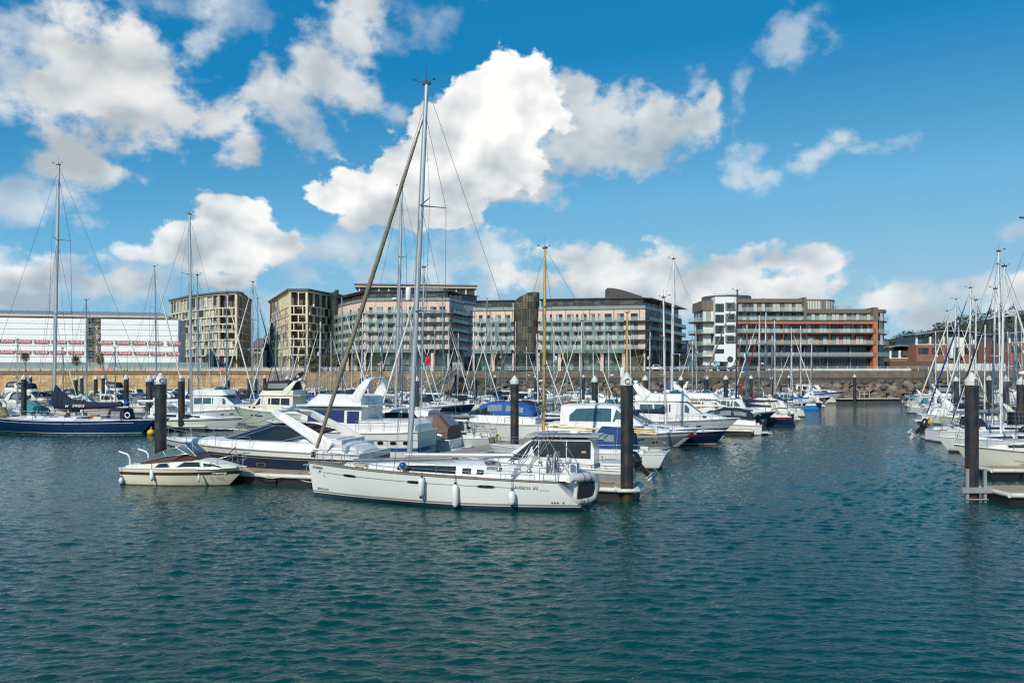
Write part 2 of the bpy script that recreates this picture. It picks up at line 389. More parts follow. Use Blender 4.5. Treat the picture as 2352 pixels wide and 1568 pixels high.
# the dimpled revetment in the middle
rev = M('revetment concrete', (.27, .20, .125), .9, var=.3, scale=.4, bump=.2, streak=.4)
revd = M('revetment hollow', (.09, .07, .05), .95, var=.2)  # dark colour stands for the shade inside the hollows
mb = MB(); xs = [lerp(-70, -16, i/27) for i in range(28)]
mb.grid([[(x, qy(x)-13, -1.0) for x in xs], [(x, qy(x)-1.2, 6.6) for x in xs], [(x, qy(x)-1.2, 7.5) for x in xs], [(x, qy(x)+2, 7.5) for x in xs]], 0, False)
rv = tag(mb.build('revetment', rev), 'brown sloping concrete revetment with rows of hollows painted as dark patches', 'revetment')
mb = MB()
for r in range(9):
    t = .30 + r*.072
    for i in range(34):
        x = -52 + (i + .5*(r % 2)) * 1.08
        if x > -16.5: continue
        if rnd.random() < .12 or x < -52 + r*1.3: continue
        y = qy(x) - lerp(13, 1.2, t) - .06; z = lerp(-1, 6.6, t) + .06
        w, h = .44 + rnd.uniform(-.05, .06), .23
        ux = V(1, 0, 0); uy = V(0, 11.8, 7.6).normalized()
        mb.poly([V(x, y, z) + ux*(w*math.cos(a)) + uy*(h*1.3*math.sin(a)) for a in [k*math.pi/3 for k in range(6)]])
tag(mb.build('hollow', revd, rv), kind='stuff')  # flat patches laid on the slope, recess shade put into their colour
# right hand concrete wall above rock armour
wallmesh(-18, 420, 3.5, 7.5, 4, conc, 'sea_wall', 'dark stained concrete sea wall above the rock armour on the right', .25)
bank = M('bank earth', (.055, .048, .04), .95, var=.4, scale=.7, bump=.6)
mb = MB(); xs = [lerp(-22, 300, i/80) for i in range(81)]
mb.grid([[(x, qy(x)-10.5+1.2*noise.noise((x*.3, 1, 0)), -.8) for x in xs], [(x, qy(x)-5, 2.2+.5*noise.noise((x*.4, 5, 0))) for x in xs], [(x, qy(x)-.4, 5.6) for x in xs], [(x, qy(x)+.6, 5.8) for x in xs]], 0, True)
tag(mb.build('rock_bank', bank), 'dark rubble bed under the rock armour', kind='stuff')
def rockmesh(i):
    rr = random.Random(50+i); mb = MB(); rings = []
    import bmesh
    bm = bmesh.new(); bmesh.ops.create_icosphere(bm, subdivisions=2, radius=1)
    pl = []
    for k in range(11):                      # cut by random planes: a quarried block
        d = V(rr.gauss(0, 1), rr.gauss(0, 1), rr.gauss(0, 1)).normalized(); pl.append((d, rr.uniform(.55, .85)))
    for v in bm.verts:
        for d, q in pl:
            k = v.co.dot(d)
            if k > q: v.co -= d*(k-q)
        v.co += V(*[rr.uniform(-.035, .035) for _ in range(3)])
        v.co = V(v.co.x*1.25, v.co.y, v.co.z*.85)
    me = bpy.data.meshes.new('boulder'); bm.to_mesh(me); bm.free(); return me
def rockmat():
    m, nt, b = newmat('armour rock'); oi = nd(nt, 'ShaderNodeObjectInfo'); tc = nd(nt, 'ShaderNodeTexCoord')
    n = nd(nt, 'ShaderNodeTexNoise'); n.inputs['Scale'].default_value = 2.5; n.inputs['Detail'].default_value = 8; nt.links.new(tc.outputs['Object'], n.inputs[0])
    c = ramp(nt, oi.outputs['Random'], [(0, (.085, .072, .058)), (.35, (.15, .13, .105)), (.6, (.19, .16, .125)), (.8, (.25, .19, .13)), (.9, (.22, .13, .075)), (1, (.23, .225, .21))])
    k = ramp(nt, n.outputs[0], [(.3, (.6, .6, .6)), (.7, (1.25, 1.25, 1.2))])
    nt.links.new(mix(nt, 1.0, c, k, 'MULTIPLY'), b.inputs['Base Color']); b.inputs['Roughness'].default_value = .9
    bp = nd(nt, 'ShaderNodeBump'); bp.inputs['Strength'].default_value = .6; bp.inputs['Distance'].default_value = .1
    nt.links.new(n.outputs[0], bp.inputs['Height']); nt.links.new(bp.outputs[0], b.inputs['Normal']); return m
RM = rockmat(); RK = []
for i in range(7):
    me = rockmesh(i); me.materials.append(RM); RK.append(me)
rr = random.Random(3); nrock = 0; rest = MB()
def rockput(x, t, s):
    y = qy(x) - lerp(10.3, 1.0, t); z = lerp(-.3, 5.2, t)
    return (x, y, z), s
for row, (t, s0) in enumerate(((.02, 1.25), (.19, 1.2), (.36, 1.2), (.53, 1.15), (.70, 1.1), (.86, .95))):
    x = -12.0 + rr.uniform(0, 1.5)
    while x < 152:
        s = s0*rr.uniform(.7, 1.35)
        loc, s = rockput(x, t + rr.uniform(-.05, .05), s)
        big = loc[0] > 58 or row >= 3
        me = RK[rr.randrange(7)]; rot = (rr.uniform(-.5, .5), rr.uniform(-.5, .5), rr.uniform(0, 6.28))
        if nrock < 296 and (x > 84 or (row >= 2 and x > -4)) :
            o = link('boulder', me, None, loc); o.rotation_euler = rot; o.scale = (s, s, s*rr.uniform(.8, 1.05))
            tag(o, 'grey brown quarried boulder wedged in the rock armour under the concrete wall', 'boulder', 'boulders of the rock armour'); nrock += 1
        else:
            Mx = Matrix.LocRotScale(V(*loc), __import__('mathutils').Euler(rot), V(s, s, s*.9))
            rest.add([Mx @ v.co for v in me.vertices], [list(p.vertices) for p in me.polygons])
        x += s*rr.uniform(1.35, 1.9)
tag(rest.build('boulder_field', RM), 'remaining small boulders of the rock armour', kind='stuff')
# scrub at the joint of revetment and rocks
leafm = M('scrub leaves', (.10, .10, .035), .8, var=.5, scale=1.5)
def leafblob(mb, c, rx, ry, rz, n, s, rr, m=0, hollow=.35):
    for _ in range(n):
        d = V(rr.gauss(0, 1), rr.gauss(0, 1), rr.gauss(0, 1)).normalized(); k = hollow + (1-hollow)*rr.random()**.5
        p = V(c[0]+d.x*rx*k, c[1]+d.y*ry*k, c[2]+d.z*rz*k)
        a = V(rr.gauss(0, 1), rr.gauss(0, 1), rr.gauss(0, 1)).normalized(); b = a.orthogonal().normalized(); q = s*rr.uniform(.6, 1.4)
        mb.add([p-a*q, p+b*q*.5, p+a*q, p-b*q*.5], [(0, 1, 2, 3)], m)
for i, (x, t, r) in enumerate(((-14, .5, 1.6), (-10.5, .62, 2.0), (-6.5, .4, 1.5), (-57, .97, 1.4))):
    mb = MB(); y = qy(x) - lerp(10.3, 1.0, t); z = lerp(-.3, 5.2, t)
    if i == 3: y = qy(x)-.5; z = 7.7
    leafblob(mb, (0, 0, .4), r*1.3, r, r*.8, 420, .22, rr); mb.tube([(0, 0, -.5), (0, 0, .5)], .06)
    tag(mb.build('scrub_bush', leafm, None, (x, y-.6, z+.4)), ('low scrubby bush at the left edge of the rocks, below the grey gangway', 'largest yellowish bush among the first rocks', 'small bush on rocks beside a yacht mast', 'straggly bush at the left end of the picket fence')[i], 'bush')

# ---- railings along the quay
white = M('white paint', (.80, .80, .77), .45, var=.05)
def railing(x0, x1, label, step=2.4, hgt=1.15, rails=(1.1, .6), z=QZ, off=.4, pick=None):
    n = max(1, int((x1-x0)/step)); mb = MB(); t = thing('railing', label, 'railing', (0, 0, 0))
    xs = [lerp(x0, x1, i/n) for i in range(n+1)]
    post = MB(); post.lathe([(0, 0), (.09, 0), (.065, .1), (.06, hgt-.05), (.08, hgt), (0, hgt+.04)], n=6); pm = post.mesh('post', white)
    for x in xs[:100]: link('post', pm, t, (x, qy(x)+off, z))
    for r in rails: mb.tube([(x, qy(x)+off, z+r) for x in xs], .042, 5)
    mb.build('rail', white, t)
    if pick:
        mp = MB(); k = int((x1-x0)/pick)
        for i in range(k):
            x = lerp(x0, x1, (i+.5)/k); mp.box((x, qy(x)+off, z+.55), (.1, .05, 1.1))
        tag(mp.build('picket', white, t), kind='stuff')
    return t
railing(-200, -71, 'long white post and rail fence on top of the golden sandstone wall', 2.3)
railing(-70, -50, 'white picket fence with close upright bars above the brown revetment', 2.4, 1.3, pick=.36)
railing(-50, -17.5, 'white railing above the dark pitted slope in front of the pink flats', 2.2)
railing(-8, 50, 'white railing on the concrete wall before the right half of the pink flats', 2.4)
railing(50, 118, 'white railing on the concrete wall before the white and terracotta flats', 2.6)
railing(119, 170, 'white railing on the quay before the brick building at the right', 2.6)
cw = M('pale render', (.70, .70, .66), .8, var=.08, scale=1, streak=.4)
def lowwall(x0, x1, h, label, off=1.0, mat=cw):
    mb = MB(); n = 6; xs = [lerp(x0, x1, i/n) for i in range(n+1)]
    mb.grid([[(x, qy(x)+off, QZ) for x in xs], [(x, qy(x)+off, QZ+h) for x in xs], [(x, qy(x)+off+.3, QZ+h) for x in xs], [(x, qy(x)+off+.3, QZ) for x in xs]], 0, False)
    for i in (0, n): mb.poly([(xs[i], qy(xs[i])+off, QZ), (xs[i], qy(xs[i])+off, QZ+h), (xs[i], qy(xs[i])+off+.3, QZ+h), (xs[i], qy(xs[i])+off+.3, QZ)])
    mb.box((lerp(x0, x1, .5), qy(lerp(x0, x1, .5))+off+.15, QZ+h+.04), ((x1-x0)*.99, .4, .07), 0, math.atan2(qy(x1)-qy(x0), x1-x0))
    tag(mb.build('parapet_wall', mat), label, 'parapet wall')
lowwall(68, 106, .62, 'low white parapet along the foot of the terracotta flats')
lowwall(113, 131, 1.9, 'tall white ramp wall to the right of the terracotta flats', 2.5)
lowwall(-110, -66, .9, 'pale stone terrace wall in front of the cream gridded flats', 6, M('pale stone', (.50, .44, .34), .9, streak=.3))
# glass windbreak before the wrapped building
gl_teal = M('teal balcony glass', (.38, .57, .54), .15, var=.12, scale=.6, alpha=.29)
mb = MB(); t = thing('glass_windbreak', 'long teal glass windbreak at the foot of the white sheeted building', 'windbreak')
for i in range(34):
    x = -200 + i*3.2; mb.box((x, 243, QZ+1.9), (3.0, .06, 1.7))
mb.build('glass_panel', gl_teal, t)
mb = MB()
for i in range(35): mb.box((-201.6+i*3.2, 243, QZ+1.4), (.12, .12, 2.8))
mb.box((-147, 243.4, QZ+.5), (112, .5, 1.0)); mb.build('base', M('plinth stone', (.45, .38, .27), .9), t)
# red and white works barriers
redp = M('barrier red', (.72, .10, .05), .5); whp = M('barrier white', (.8, .78, .74), .5)
for i, u in enumerate((228, 242, 252, 512, 524, 572, 583, 668, 681, 694)):
    Y = 238; t = thing('works_barrier', f'red and white works barrier behind the quay railing, number {i+1} from the left' , 'barrier', (gx(u, Y)*1.0, Y, QZ), .05, 'works barriers on the quay')
    mb = MB(); mb.box((0, 0, .55), (1.7, .3, .7)); mb.build('panel', redp, t)
    mb = MB(); mb.box((0, -.17, .55), (1.1, .05, .22)); mb.build('stripe', whp, t)
    mb = MB(); mb.box((-.6, 0, .1), (.2, .6, .2)); mb.box((.6, 0, .1), (.2, .6, .2)); mb.build('foot', whp, t)
BW = ['at the far left', 'left of the tall navy yacht mast', 'under the stair tower', 'beside its twin', 'right of the stair tower', 'by a pile', 'in front of the sheeting', 'near the right end of the sheeting', 'in the last pair', 'nearest the cream flats']
for o, k in zip([o for o in C.objects if o.name.startswith('works_barrier')], BW): o['label'] = 'red and white works barrier behind the quay railing, ' + k
# ---------------------------------------------------------------- buildings
def glassmat(name, dark, lite, sx, sz, rough=.06, thr=.55):
    """window glass: dark rooms, some panes backed by pale blinds (a cell per pane)"""
    m, nt, b = newmat(name); oi = nd(nt, 'ShaderNodeObjectInfo'); tc = nd(nt, 'ShaderNodeTexCoord')
    mp = nd(nt, 'ShaderNodeMapping'); mp.inputs['Scale'].default_value = (sx, 1, sz); nt.links.new(tc.outputs['Object'], mp.inputs[0])
    sn = nd(nt, 'ShaderNodeVectorMath'); sn.operation = 'FLOOR'; nt.links.new(mp.outputs[0], sn.inputs[0])
    ad = nd(nt, 'ShaderNodeVectorMath'); ad.operation = 'ADD'; nt.links.new(sn.outputs[0], ad.inputs[0]); nt.links.new(oi.outputs['Random'], ad.inputs[1])
    wn_ = nd(nt, 'ShaderNodeTexWhiteNoise'); nt.links.new(ad.outputs[0], wn_.inputs[0])
    n = nd(nt, 'ShaderNodeTexNoise'); n.inputs['Scale'].default_value = 1.3; nt.links.new(tc.outputs['Object'], n.inputs[0])
    k = ramp(nt, wn_.outputs[0], [(thr, (0, 0, 0)), (min(1, thr+.25), (1, 1, 1))])
    c = mix(nt, k, tuple(dark), tuple(lite)); c = mix(nt, math_(nt, 'MULTIPLY', n.outputs[0], .3), c, tuple(x*.4 for x in dark))
    nt.links.new(c, b.inputs['Base Color']); b.inputs['Roughness'].default_value = rough; b.inputs['IOR'].default_value = 1.6
    return m
G_apt = glassmat('flat window glass', (.035, .038, .036), (.80, .79, .72), .7, .33, thr=.30)
G_pink = glassmat('casement glass', (.03, .036, .04), (.45, .48, .48), 2.0, 1, thr=.5)
G_dark = glassmat('curtain wall glass', (.022, .032, .032), (.05, .062, .06), .5, .5, thr=.5)
G_teal = glassmat('shopfront glass', (.03, .055, .055), (.14, .24, .23), .4, .5, thr=.4)
G_dim = glassmat('attic glass', (.045, .042, .038), (.12, .12, .11), .6, 1, thr=.5)
frame_d = M('dark window frame', (.02, .018, .016), .5)
cream = M('cream fascia', (.76, .66, .45), .7, var=.1, scale=1.2, streak=.3)
brownm = M('bronze cladding', (.11, .085, .06), .6, var=.15)
pink = M('pink render', (.72, .53, .44), .85, var=.06, scale=.5, streak=.25)
slab = M('dark slab edge', (.085, .07, .06), .8, var=.15)
roofd = M('dark metal roof', (.075, .065, .06), .55, var=.15)
terra = M('terracotta cladding', (.46, .165, .075), .75, var=.15, scale=3)
taupe = M('taupe cladding', (.17, .135, .105), .75, var=.15, scale=2)
white_r = M('white render', (.80, .80, .80), .8, var=.04, streak=.2)
gl_clear = M('clear balcony glass', (.50, .62, .58), .08, var=.1, alpha=.30)
gl_green = M('green balcony glass', (.05, .17, .10), .08, var=.1, alpha=.8)
grey_s = M('grey steel', (.30, .31, .31), .45, .6)

class Face:
    """a facade from A to B (plan points), seen with A on the left"""
    def __init__(s, A, B):
        s.A = V(*A, 0); s.B = V(*B, 0); d = s.B - s.A; s.len = d.length; s.d = d / s.len; s.n = V(s.d.y, -s.d.x, 0); s.rz = math.atan2(s.d.y, s.d.x)
    def p(s, t, z, off=0.0):
        q = s.A + s.d*t + s.n*off; return V(q.x, q.y, z)
    def box(s, mb, t0, t1, z0, z1, o0, o1, m=0):
        mb.box(s.p((t0+t1)/2, (z0+z1)/2, (o0+o1)/2), (t1-t0, o1-o0, z1-z0), m, s.rz)
def winmesh(name, glass, nm=2, fr=.06, trans=None, frm=None):
    """unit window: frame and glass; origin at the sill centre"""
    mb = MB()
    mb.add([(-.5, -.02, 0), (.5, -.02, 0), (.5, -.02, 1), (-.5, -.02, 1)], [(0, 1, 2, 3)], 0)
    def b(x0, x1, z0, z1): mb.box(((x0+x1)/2, -.04, (z0+z1)/2), (x1-x0, .12, z1-z0), 1)
    b(-.5, -.5+fr, 0, 1); b(.5-fr, .5, 0, 1); b(-.5+fr, .5-fr, 1-fr*.8, 1); b(-.5+fr, .5-fr, 0, fr*.8)
    for i in range(1, nm): x = -.5+i/nm; b(x-fr*.4, x+fr*.4, fr*.8, 1-fr*.8)
    if trans: b(-.5+fr, .5-fr, trans-fr*.3, trans+fr*.3)
    return mb.mesh(name, [glass, frm or frame_d])
WM2 = winmesh('window', G_pink, 2); WM1 = winmesh('window', G_pink, 1, .1); WM3 = winmesh('window', G_apt, 3, .03, frm=brownm); WMT = winmesh('window', G_apt, 3, .03, .62, frm=brownm)
G_lit = glassmat('patio door glass', (.06, .075, .08), (.62, .62, .56), 1.0, 1, thr=.25)
WMR = winmesh('window', G_lit, 2, .045); WMD = winmesh('window', G_dark, 2, .04)
def win(parent, face, t, z, w, h, me=None, off=.03, count=None):
    o = link('window', me or WM2, parent, face.p(t, z, off), face.rz); o.scale = (w, 1, h); return o

# ---- building wrapped in white sheeting
sheet, nt, b = newmat('white scaffold sheeting')
tc = nd(nt, 'ShaderNodeTexCoord'); mp = nd(nt, 'ShaderNodeMapping'); mp.inputs['Scale'].default_value = (.12, 1, 1.1); nt.links.new(tc.outputs['Object'], mp.inputs[0])
n = nd(nt, 'ShaderNodeTexNoise'); n.inputs['Scale'].default_value = 1.6; n.inputs['Detail'].default_value = 7; n.inputs['Distortion'].default_value = 1.2; nt.links.new(mp.outputs[0], n.inputs[0])
n2 = nd(nt, 'ShaderNodeTexNoise'); n2.inputs['Scale'].default_value = .7; n2.inputs['Detail'].default_value = 8; n2.inputs['Distortion'].default_value = 2; nt.links.new(tc.outputs['Object'], n2.inputs[0])
nt.links.new(ramp(nt, n2.outputs[0], [(.3, (.86, .86, .84)), (.7, (.93, .93, .91))]), b.inputs['Base Color']); b.inputs['Roughness'].default_value = .5
bp = nd(nt, 'ShaderNodeBump'); bp.inputs['Strength'].default_value = .12; bp.inputs['Distance'].default_value = .5
nt.links.new(math_(nt, 'ADD', n.outputs[0], math_(nt, 'MULTIPLY', n2.outputs[0], .8)), bp.inputs['Height']); nt.links.new(bp.outputs[0], b.inputs['Normal'])
fs = Face((gx(-70, 268), 268), (gx(409, 282), 282))
wb_ = thing('wrapped_building', 'long building under white scaffold sheeting with a grey metal roof and open stair tower', 'building')
mb = MB(); GAP = (gx(347, 285), gx(400, 287))
zt = 25.9
def tu(u):                                     # distance along the facade of the point seen at u
    q = (u - CU) / F; return (q*fs.A.y - fs.A.x) / (fs.d.x - q*fs.d.y)
g0, g1 = tu(349), tu(403)
g0, g1 = tu(200.5), tu(232)
for a, c in ((0, g0), (g1, fs.len)):
    k = int((c-a)/1.5); rows = []
    for j in range(25):
        z = lerp(10.7, zt, j/24); rows.append([fs.p(lerp(a, c, i/k), z, (.05*abs(math.sin(j/24*math.pi*8))) + .06*noise.noise((i*.5, j*.7, a))) for i in range(k+1)])
    mb.grid(rows, 0, True)
fs.box(mb, fs.len-.02, fs.len+.05, 10.7, zt, -2.0, 0, 0)
mb.build('sheeting', sheet, wb_)
mb = MB()
for j in range(1, 8):
    z = 10.7 + j*(zt-10.7)/8
    fs.box(mb, 0, g0, z-.03, z+.03, .08, .14); fs.box(mb, g1, fs.len, z-.03, z+.03, .08, .14)
fs.box(mb, 0, fs.len, zt+.0, zt+.06, -.2, .15)
for i in range(60): fs.box(mb, i*fs.len/59, i*fs.len/59+.06, zt, zt+.9 if i % 3 else zt+.3, 0, .06)
mb.build('tie_rail', M('sheeting batten', (.33, .31, .24), .8), wb_)
mb = MB(); fs.box(mb, 0, fs.len, QZ, zt+.2, -14, -2.2); mb.build('wall', M('pale backing wall', (.62, .60, .56), .9), wb_)  # plain pale wall behind the sheets and the stair slot
mb = MB(); L0 = fs.len-3
mb.add([fs.p(-20, zt+.5, .3), fs.p(L0, zt+.5, .3), fs.p(L0, zt+.5, -24), fs.p(-20, zt+.5, -24), fs.p(-20, zt+1.2, .2), fs.p(L0-.2, zt+1.2, .2), fs.p(L0-5, zt+3.2, -11), fs.p(-20, zt+3.2, -11), fs.p(L0-.2, zt+1.2, -24), fs.p(-20, zt+1.2, -24)],
       [(0, 1, 5, 4), (4, 5, 6, 7), (5, 8, 6), (7, 6, 8, 9), (1, 2, 8, 5)])
for i in range(70):
    t = -10 + i*1.75
    if t < L0-6: mb.tube([fs.p(t, zt+1.24, .1), fs.p(t, zt+3.24, -11)], .07, 4)
mb.build('roof', M('grey standing seam roof', (.36, .35, .32), .45, .3, var=.06), wb_)
scaf = M('scaffold tube', (.42, .42, .38), .5, .4); boardm = M('scaffold board', (.45, .32, .16), .9)
st = thing('scaffold_stair', 'zigzag scaffold stair tower in the slot between two white sheets', 'scaffold stair'); mb = MB(); md = MB(); mt = MB()
for t in (g0+.3, (g0+g1)/2-1, (g0+g1)/2+1, g1-.3):
    for o in (-1.9, -.1): mb.tube([fs.p(t, QZ, o), fs.p(t, zt, o)], .05, 5)
for j in range(9):
    z = 9 + j*2.0
    for o in (-.1, -1.9): mb.tube([fs.p(g0, z, o), fs.p(g1, z, o)], .045, 5); mb.tube([fs.p(g0, z+1, o), fs.p(g1, z+1, o)], .035, 5)
    a, c = (g0+.1, g0+1.6) if j % 2 else (g1-1.7, g1-.2)
    fs.box(md, a, c, z-.12, z+.02, -2, -.0)
    fs.box(mt, a, c, z+.05, z+.9, -.16, -.1)
    if j < 8:
        x0, x1 = (g0+1.6, g1-1.7) if j % 2 else (g1-1.7, g0+1.6)
        for k in range(9):
            fs.box(md, lerp(x0, x1, k/8)-.15, lerp(x0, x1, k/8)+.15, z+2*k/8-.04, z+2*k/8+.04, -1.1, -.3)
        mb.tube([fs.p(x0, z+1, -.3), fs.p(x1, z+3, -.3)], .04, 5); mb.tube([fs.p(x0, z, -.3), fs.p(x1, z+2, -.3)], .06, 5)
mb.build('tube_frame', scaf, st); md.build('boards', boardm, st); mt.build('guard_panel', M('guard panel', (.20, .17, .11), .9), st)
bred = M('banner red', (.42, .045, .035), .6); bdk = M('banner dark', (.03, .03, .03), .6); bwt = M('banner white', (.85, .85, .83), .6)
def banner(u, v, cut, label):
    z = gz(v, 268 + (u+70)/479*14); t = tu(u); w = 4.0
    o = thing('banner', label, 'banner', fs.p(t, z, .36), fs.rz, 'red name banners tied to the white sheeting')
    mb = MB(); mb.box((0, 0, 0), (w, .03, 1.18)); mb.build('cloth', bred, o)
    mb = MB(); mb.box((0, -.02, .0), (w-.16, .02, 1.04)); mb.build('border', bwt, o)
    mb = MB(); mb.box((0, -.035, 0), (w-.22, .02, .97)); mb.build('face', bred, o)
    text('lettering', 'RUANE', 1.16, bwt, o, (0, -.05, 0), (R(90), 0, 0), ext=.005, sx=.97)
    mb = MB(); mb.box((-w/2-.36, 0, 0), (.62, .03, 1.16)); mb.build('emblem', bdk, o)
    text('lettering', 'TM', .42, bwt, o, (-w/2-.36, -.03, -.36), (R(90), 0, 0), ext=.004)
    mb = MB(); mb.box((-w/2-.36, -.02, .3), (.36, .02, .09)); mb.box((-w/2-.36, -.02, .1), (.2, .02, .26)); mb.build('emblem', bwt, o)
WH = ['at the left picture edge', 'left of the big navy yacht mast', 'directly left of the tall mast', 'just right of the tall mast', 'left of the stair tower', 'right of the stair tower', 'second right of the stair tower', 'third right of the stair tower', 'second from the right', 'at the right end']
for r, vs in enumerate(((781, 785), (807, 810))):
    US = ((18, 57, 98, 138, 177, 244, 284, 322, 360, 402), (17, 56, 97, 136, 177, 249, 288, 327, 364, 400))[r]
    for i, u in enumerate(US):
        banner(u, lerp(783.2, 789, i/9) if r == 0 else lerp(808, 812.5, i/9), 0, f'red banner in the {("upper", "lower")[r]} row on the sheeting, {WH[i]}')

# ---- the two cream gridded apartment blocks
def gridflats(label, roof, dz, zt, levels, seed):
    rr = random.Random(seed); t = thing('apartment_block', label, 'apartment block')
    P = [(gx(u, Y), Y) for u, Y in roof]
    back = [(P[-1][0]-6, P[-1][1]+18), (P[0][0]+2, P[0][1]+14)]
    mb = MB(); ins = []
    cx = sum(p[0] for p in P)/len(P); cy = sum(p[1] for p in P)/len(P)+12
    mb.prism([(lerp(p[0], cx, .03), lerp(p[1], cy, .10)) for p in P] + back, QZ, zt-.6); mb.build('wall', brownm, t)
    fb, col, rf = MB(), MB(), MB(); nw = 0; gb = []
    for i in range(len(P)-1):
        f = Face(P[i], P[i+1]); n = max(1, round(f.len/4.3))
        lv = levels
        for k, z in enumerate(lv):
            f.box(fb, -.1, f.len+.1, z-.42, z, -1.6, .12)
        f.box(rf, -.5, f.len+.5, zt, zt+.75, -4, .8); f.box(fb, -.2, f.len+.2, zt-.5, zt, -3, .3)
        for k in range(n+1):
            tt = k*f.len/n
            f.box(col, tt-.17, tt+.17, QZ, lv[0]-.42, -.3, .05)
        for k, z in enumerate(lv):
            z2 = lv[k+1]-.42 if k+1 < len(lv) else zt-.5
            sh = (k % 2)*.5 if n > 1 else 0
            cuts = sorted({0.0, f.len} | {(q+sh)*f.len/n for q in range(n+1) if 0 < (q+sh) < n})
            for q in cuts: f.box(col, q-.17, q+.17, z, z2, -.7, .06)
            for a, c in zip(cuts, cuts[1:]):
                if c-a < 1: continue
                if nw < 98:
                    win(t, f, (a+c)/2, z+.02, c-a-.36, z2-z-.04, WMT if k == len(lv)-1 else WM3, -.55 if rr.random() < .6 else -.15); nw += 1
                if rr.random() < .6: gb.append((f, a, c, z))
        for k in range(n):
            if nw < 99: win(t, f, (k+.5)*f.len/n, QZ, f.len/n-.4, lv[0]-.45-QZ, WMT, -.8); nw += 1
    fb.add(col.v, col.f); fb.build('facade_grid', cream, t); rf.build('roof', brownm, t)
    for f, a, c, z in gb[:60]:
        m = MB(); f.box(m, a+.2, c-.2, z, z+1.0, .0, .04); m.build('balcony_glass', gl_clear, t)
    m = MB(); m.box((cx-3, cy, zt+1.2), (6, 6, 1.4)); m.build('plant_room', cream, t)
gridflats('cream gridded block of flats beside the sheeted building, nearer the left', [(391.6, 347), (437, 328), (501.6, 314), (543.7, 312), (556.6, 322), (576.6, 350)], 0, 38.3, [14.25, 17.3, 20.4, 23.5, 26.6, 29.6, 32.9], 1)
gridflats('second cream gridded block, standing left of the pink flats', [(619.7, 357), (640, 332), (664.4, 306), (706, 306), (737.6, 316), (790, 332)], 0, 38.7, [14.25, 17.4, 20.5, 23.6, 26.7, 29.8, 33.1], 2)

# ---- pink flats
def pinkface(t, f, levels, ztop, ground, frost, wl, nwin, rr, gl=gl_teal, glass_rows=True, gm=None):
    """render wall with window openings, slab edges, glass balustrades, optional frosted screen grid"""
    sl, g1_, g2_ = MB(), MB(), MB()
    for k, z in enumerate(levels):
        f.box(sl, 0, f.len, z-.32, z-.02, .02, 1.6)
        for a_, c_ in (((0, frost[0]), (frost[1], f.len)) if frost else ((0, f.len),)):
            if c_-a_ > .3: g = MB(); f.box(g, a_, c_, z+.0, z+1.15, 1.5, 1.56); g.build('balcony_glass', gm or gl_clear, t)
        if frost:
            f.box(g2_, frost[0], frost[1], z-.50, z+1.12, 1.62, 1.70)
    if frost:
        a = frost[0]
        while a < frost[1]-.5:
            for k in range(len(levels)-1):
                if rr.random() < .85: f.box(g2_, a, a+rr.choice((.8, .8, 1.4)), levels[k]+1.25, levels[k+1]-.55, 1.62, 1.68)
            a += rr.choice((2.6, 3.4, 4.0))
    if frost:
        f.box(g2_, frost[0], frost[1], levels[0]-1.3, levels[0]-.55, 1.62, 1.68)
    sl.build('balcony_slab', slab, t)
    if frost:
        g2_.build('glass_screen', gl, t); g = MB(); k = int((frost[1]-frost[0])/1.35)
        for z in levels:
            for i in range(k+1): x = lerp(frost[0], frost[1], i/k); f.box(g, x-.035, x+.035, z-.5, z+1.2, 1.56, 1.62)
            f.box(g, frost[0], frost[1], z-.06, z+.02, 1.56, 1.62)
        tag(g.build('screen_post', grey_s, t), kind='stuff')
    for k, z in enumerate(levels):
        for i, (q, w) in enumerate(wl):
            tt = q*f.len + rr.uniform(-.12, .12)
            if nwin[0] < 97: win(t, f, tt, z+.05, w*.84, 2.25, WM2 if w > 1.2 else WM1); nwin[0] += 1
def attic(t, f, z0, z1, back, name='attic'):
    mb = MB(); f.box(mb, .8, f.len-.8, z0, z1, -back-6, -back); mb.build('attic', G_dim, t)
    mb = MB(); k = int(f.len/1.5)
    for i in range(k+1): f.box(mb, .8+i*(f.len-1.6)/k-.05, .8+i*(f.len-1.6)/k+.05, z0, z1, -back, -back+.1)
    f.box(mb, .8, f.len-.8, (z0+z1)/2-.04, (z0+z1)/2+.04, -back, -back+.1); mb.build('attic_mullion', roofd, t)
    mb = MB(); f.box(mb, 0, f.len, z1, z1+.22, -back-7, -back+.9); mb.build('attic_roof', roofd, t)
    mb = MB(); f.box(mb, 0, f.len, z0-.02, z0+1.05, -.25, -.2); mb.build('terrace_glass', gl_clear, t)
def shopfront(t, f, z0, z1, npil, mat=None):
    mb = MB(); f.box(mb, 0, f.len, z0, z1, -1.6, -1.5); mb.build('shopfront', mat or G_teal, t)
    mb = MB(); k = int(f.len/1.6)
    for i in range(k+1): f.box(mb, i*f.len/k-.04, i*f.len/k+.04, z0, z1, -1.5, -1.42)
    for z in (z0+2.6, z0+4.2): f.box(mb, 0, f.len, z-.08, z+.08, -1.5, -1.38)
    f.box(mb, 0, f.len, z1-1.2, z1, -1.5, -.5); mb.build('shopfront_mullion', slab, t)
    for i in range(npil+1):
        pm = MB(); f.box(pm, max(0, i*f.len/npil-.5), min(f.len, i*f.len/npil+.5), z0, z1-.02, -.75, .05); pm.build('pillar', pink, t)
LV2 = [14.7, 17.75, 20.75, 23.75]; rr = random.Random(11)
A2, B2, C2_, D2_ = (gx(1086, 263), 263), (gx(1482, 254), 254), (gx(1520, 270), 270), (gx(1566, 298), 298)
fa = Face(A2, B2); t2 = thing('pink_flats', 'pink rendered flats with teal glass screens and a dark glazed drum, right of centre', 'apartment block'); nw = [0]
tdr0, tdr1 = fa.len*(1183-1086)/396, fa.len*(1240-1086)/396
mb = MB(); f = fa
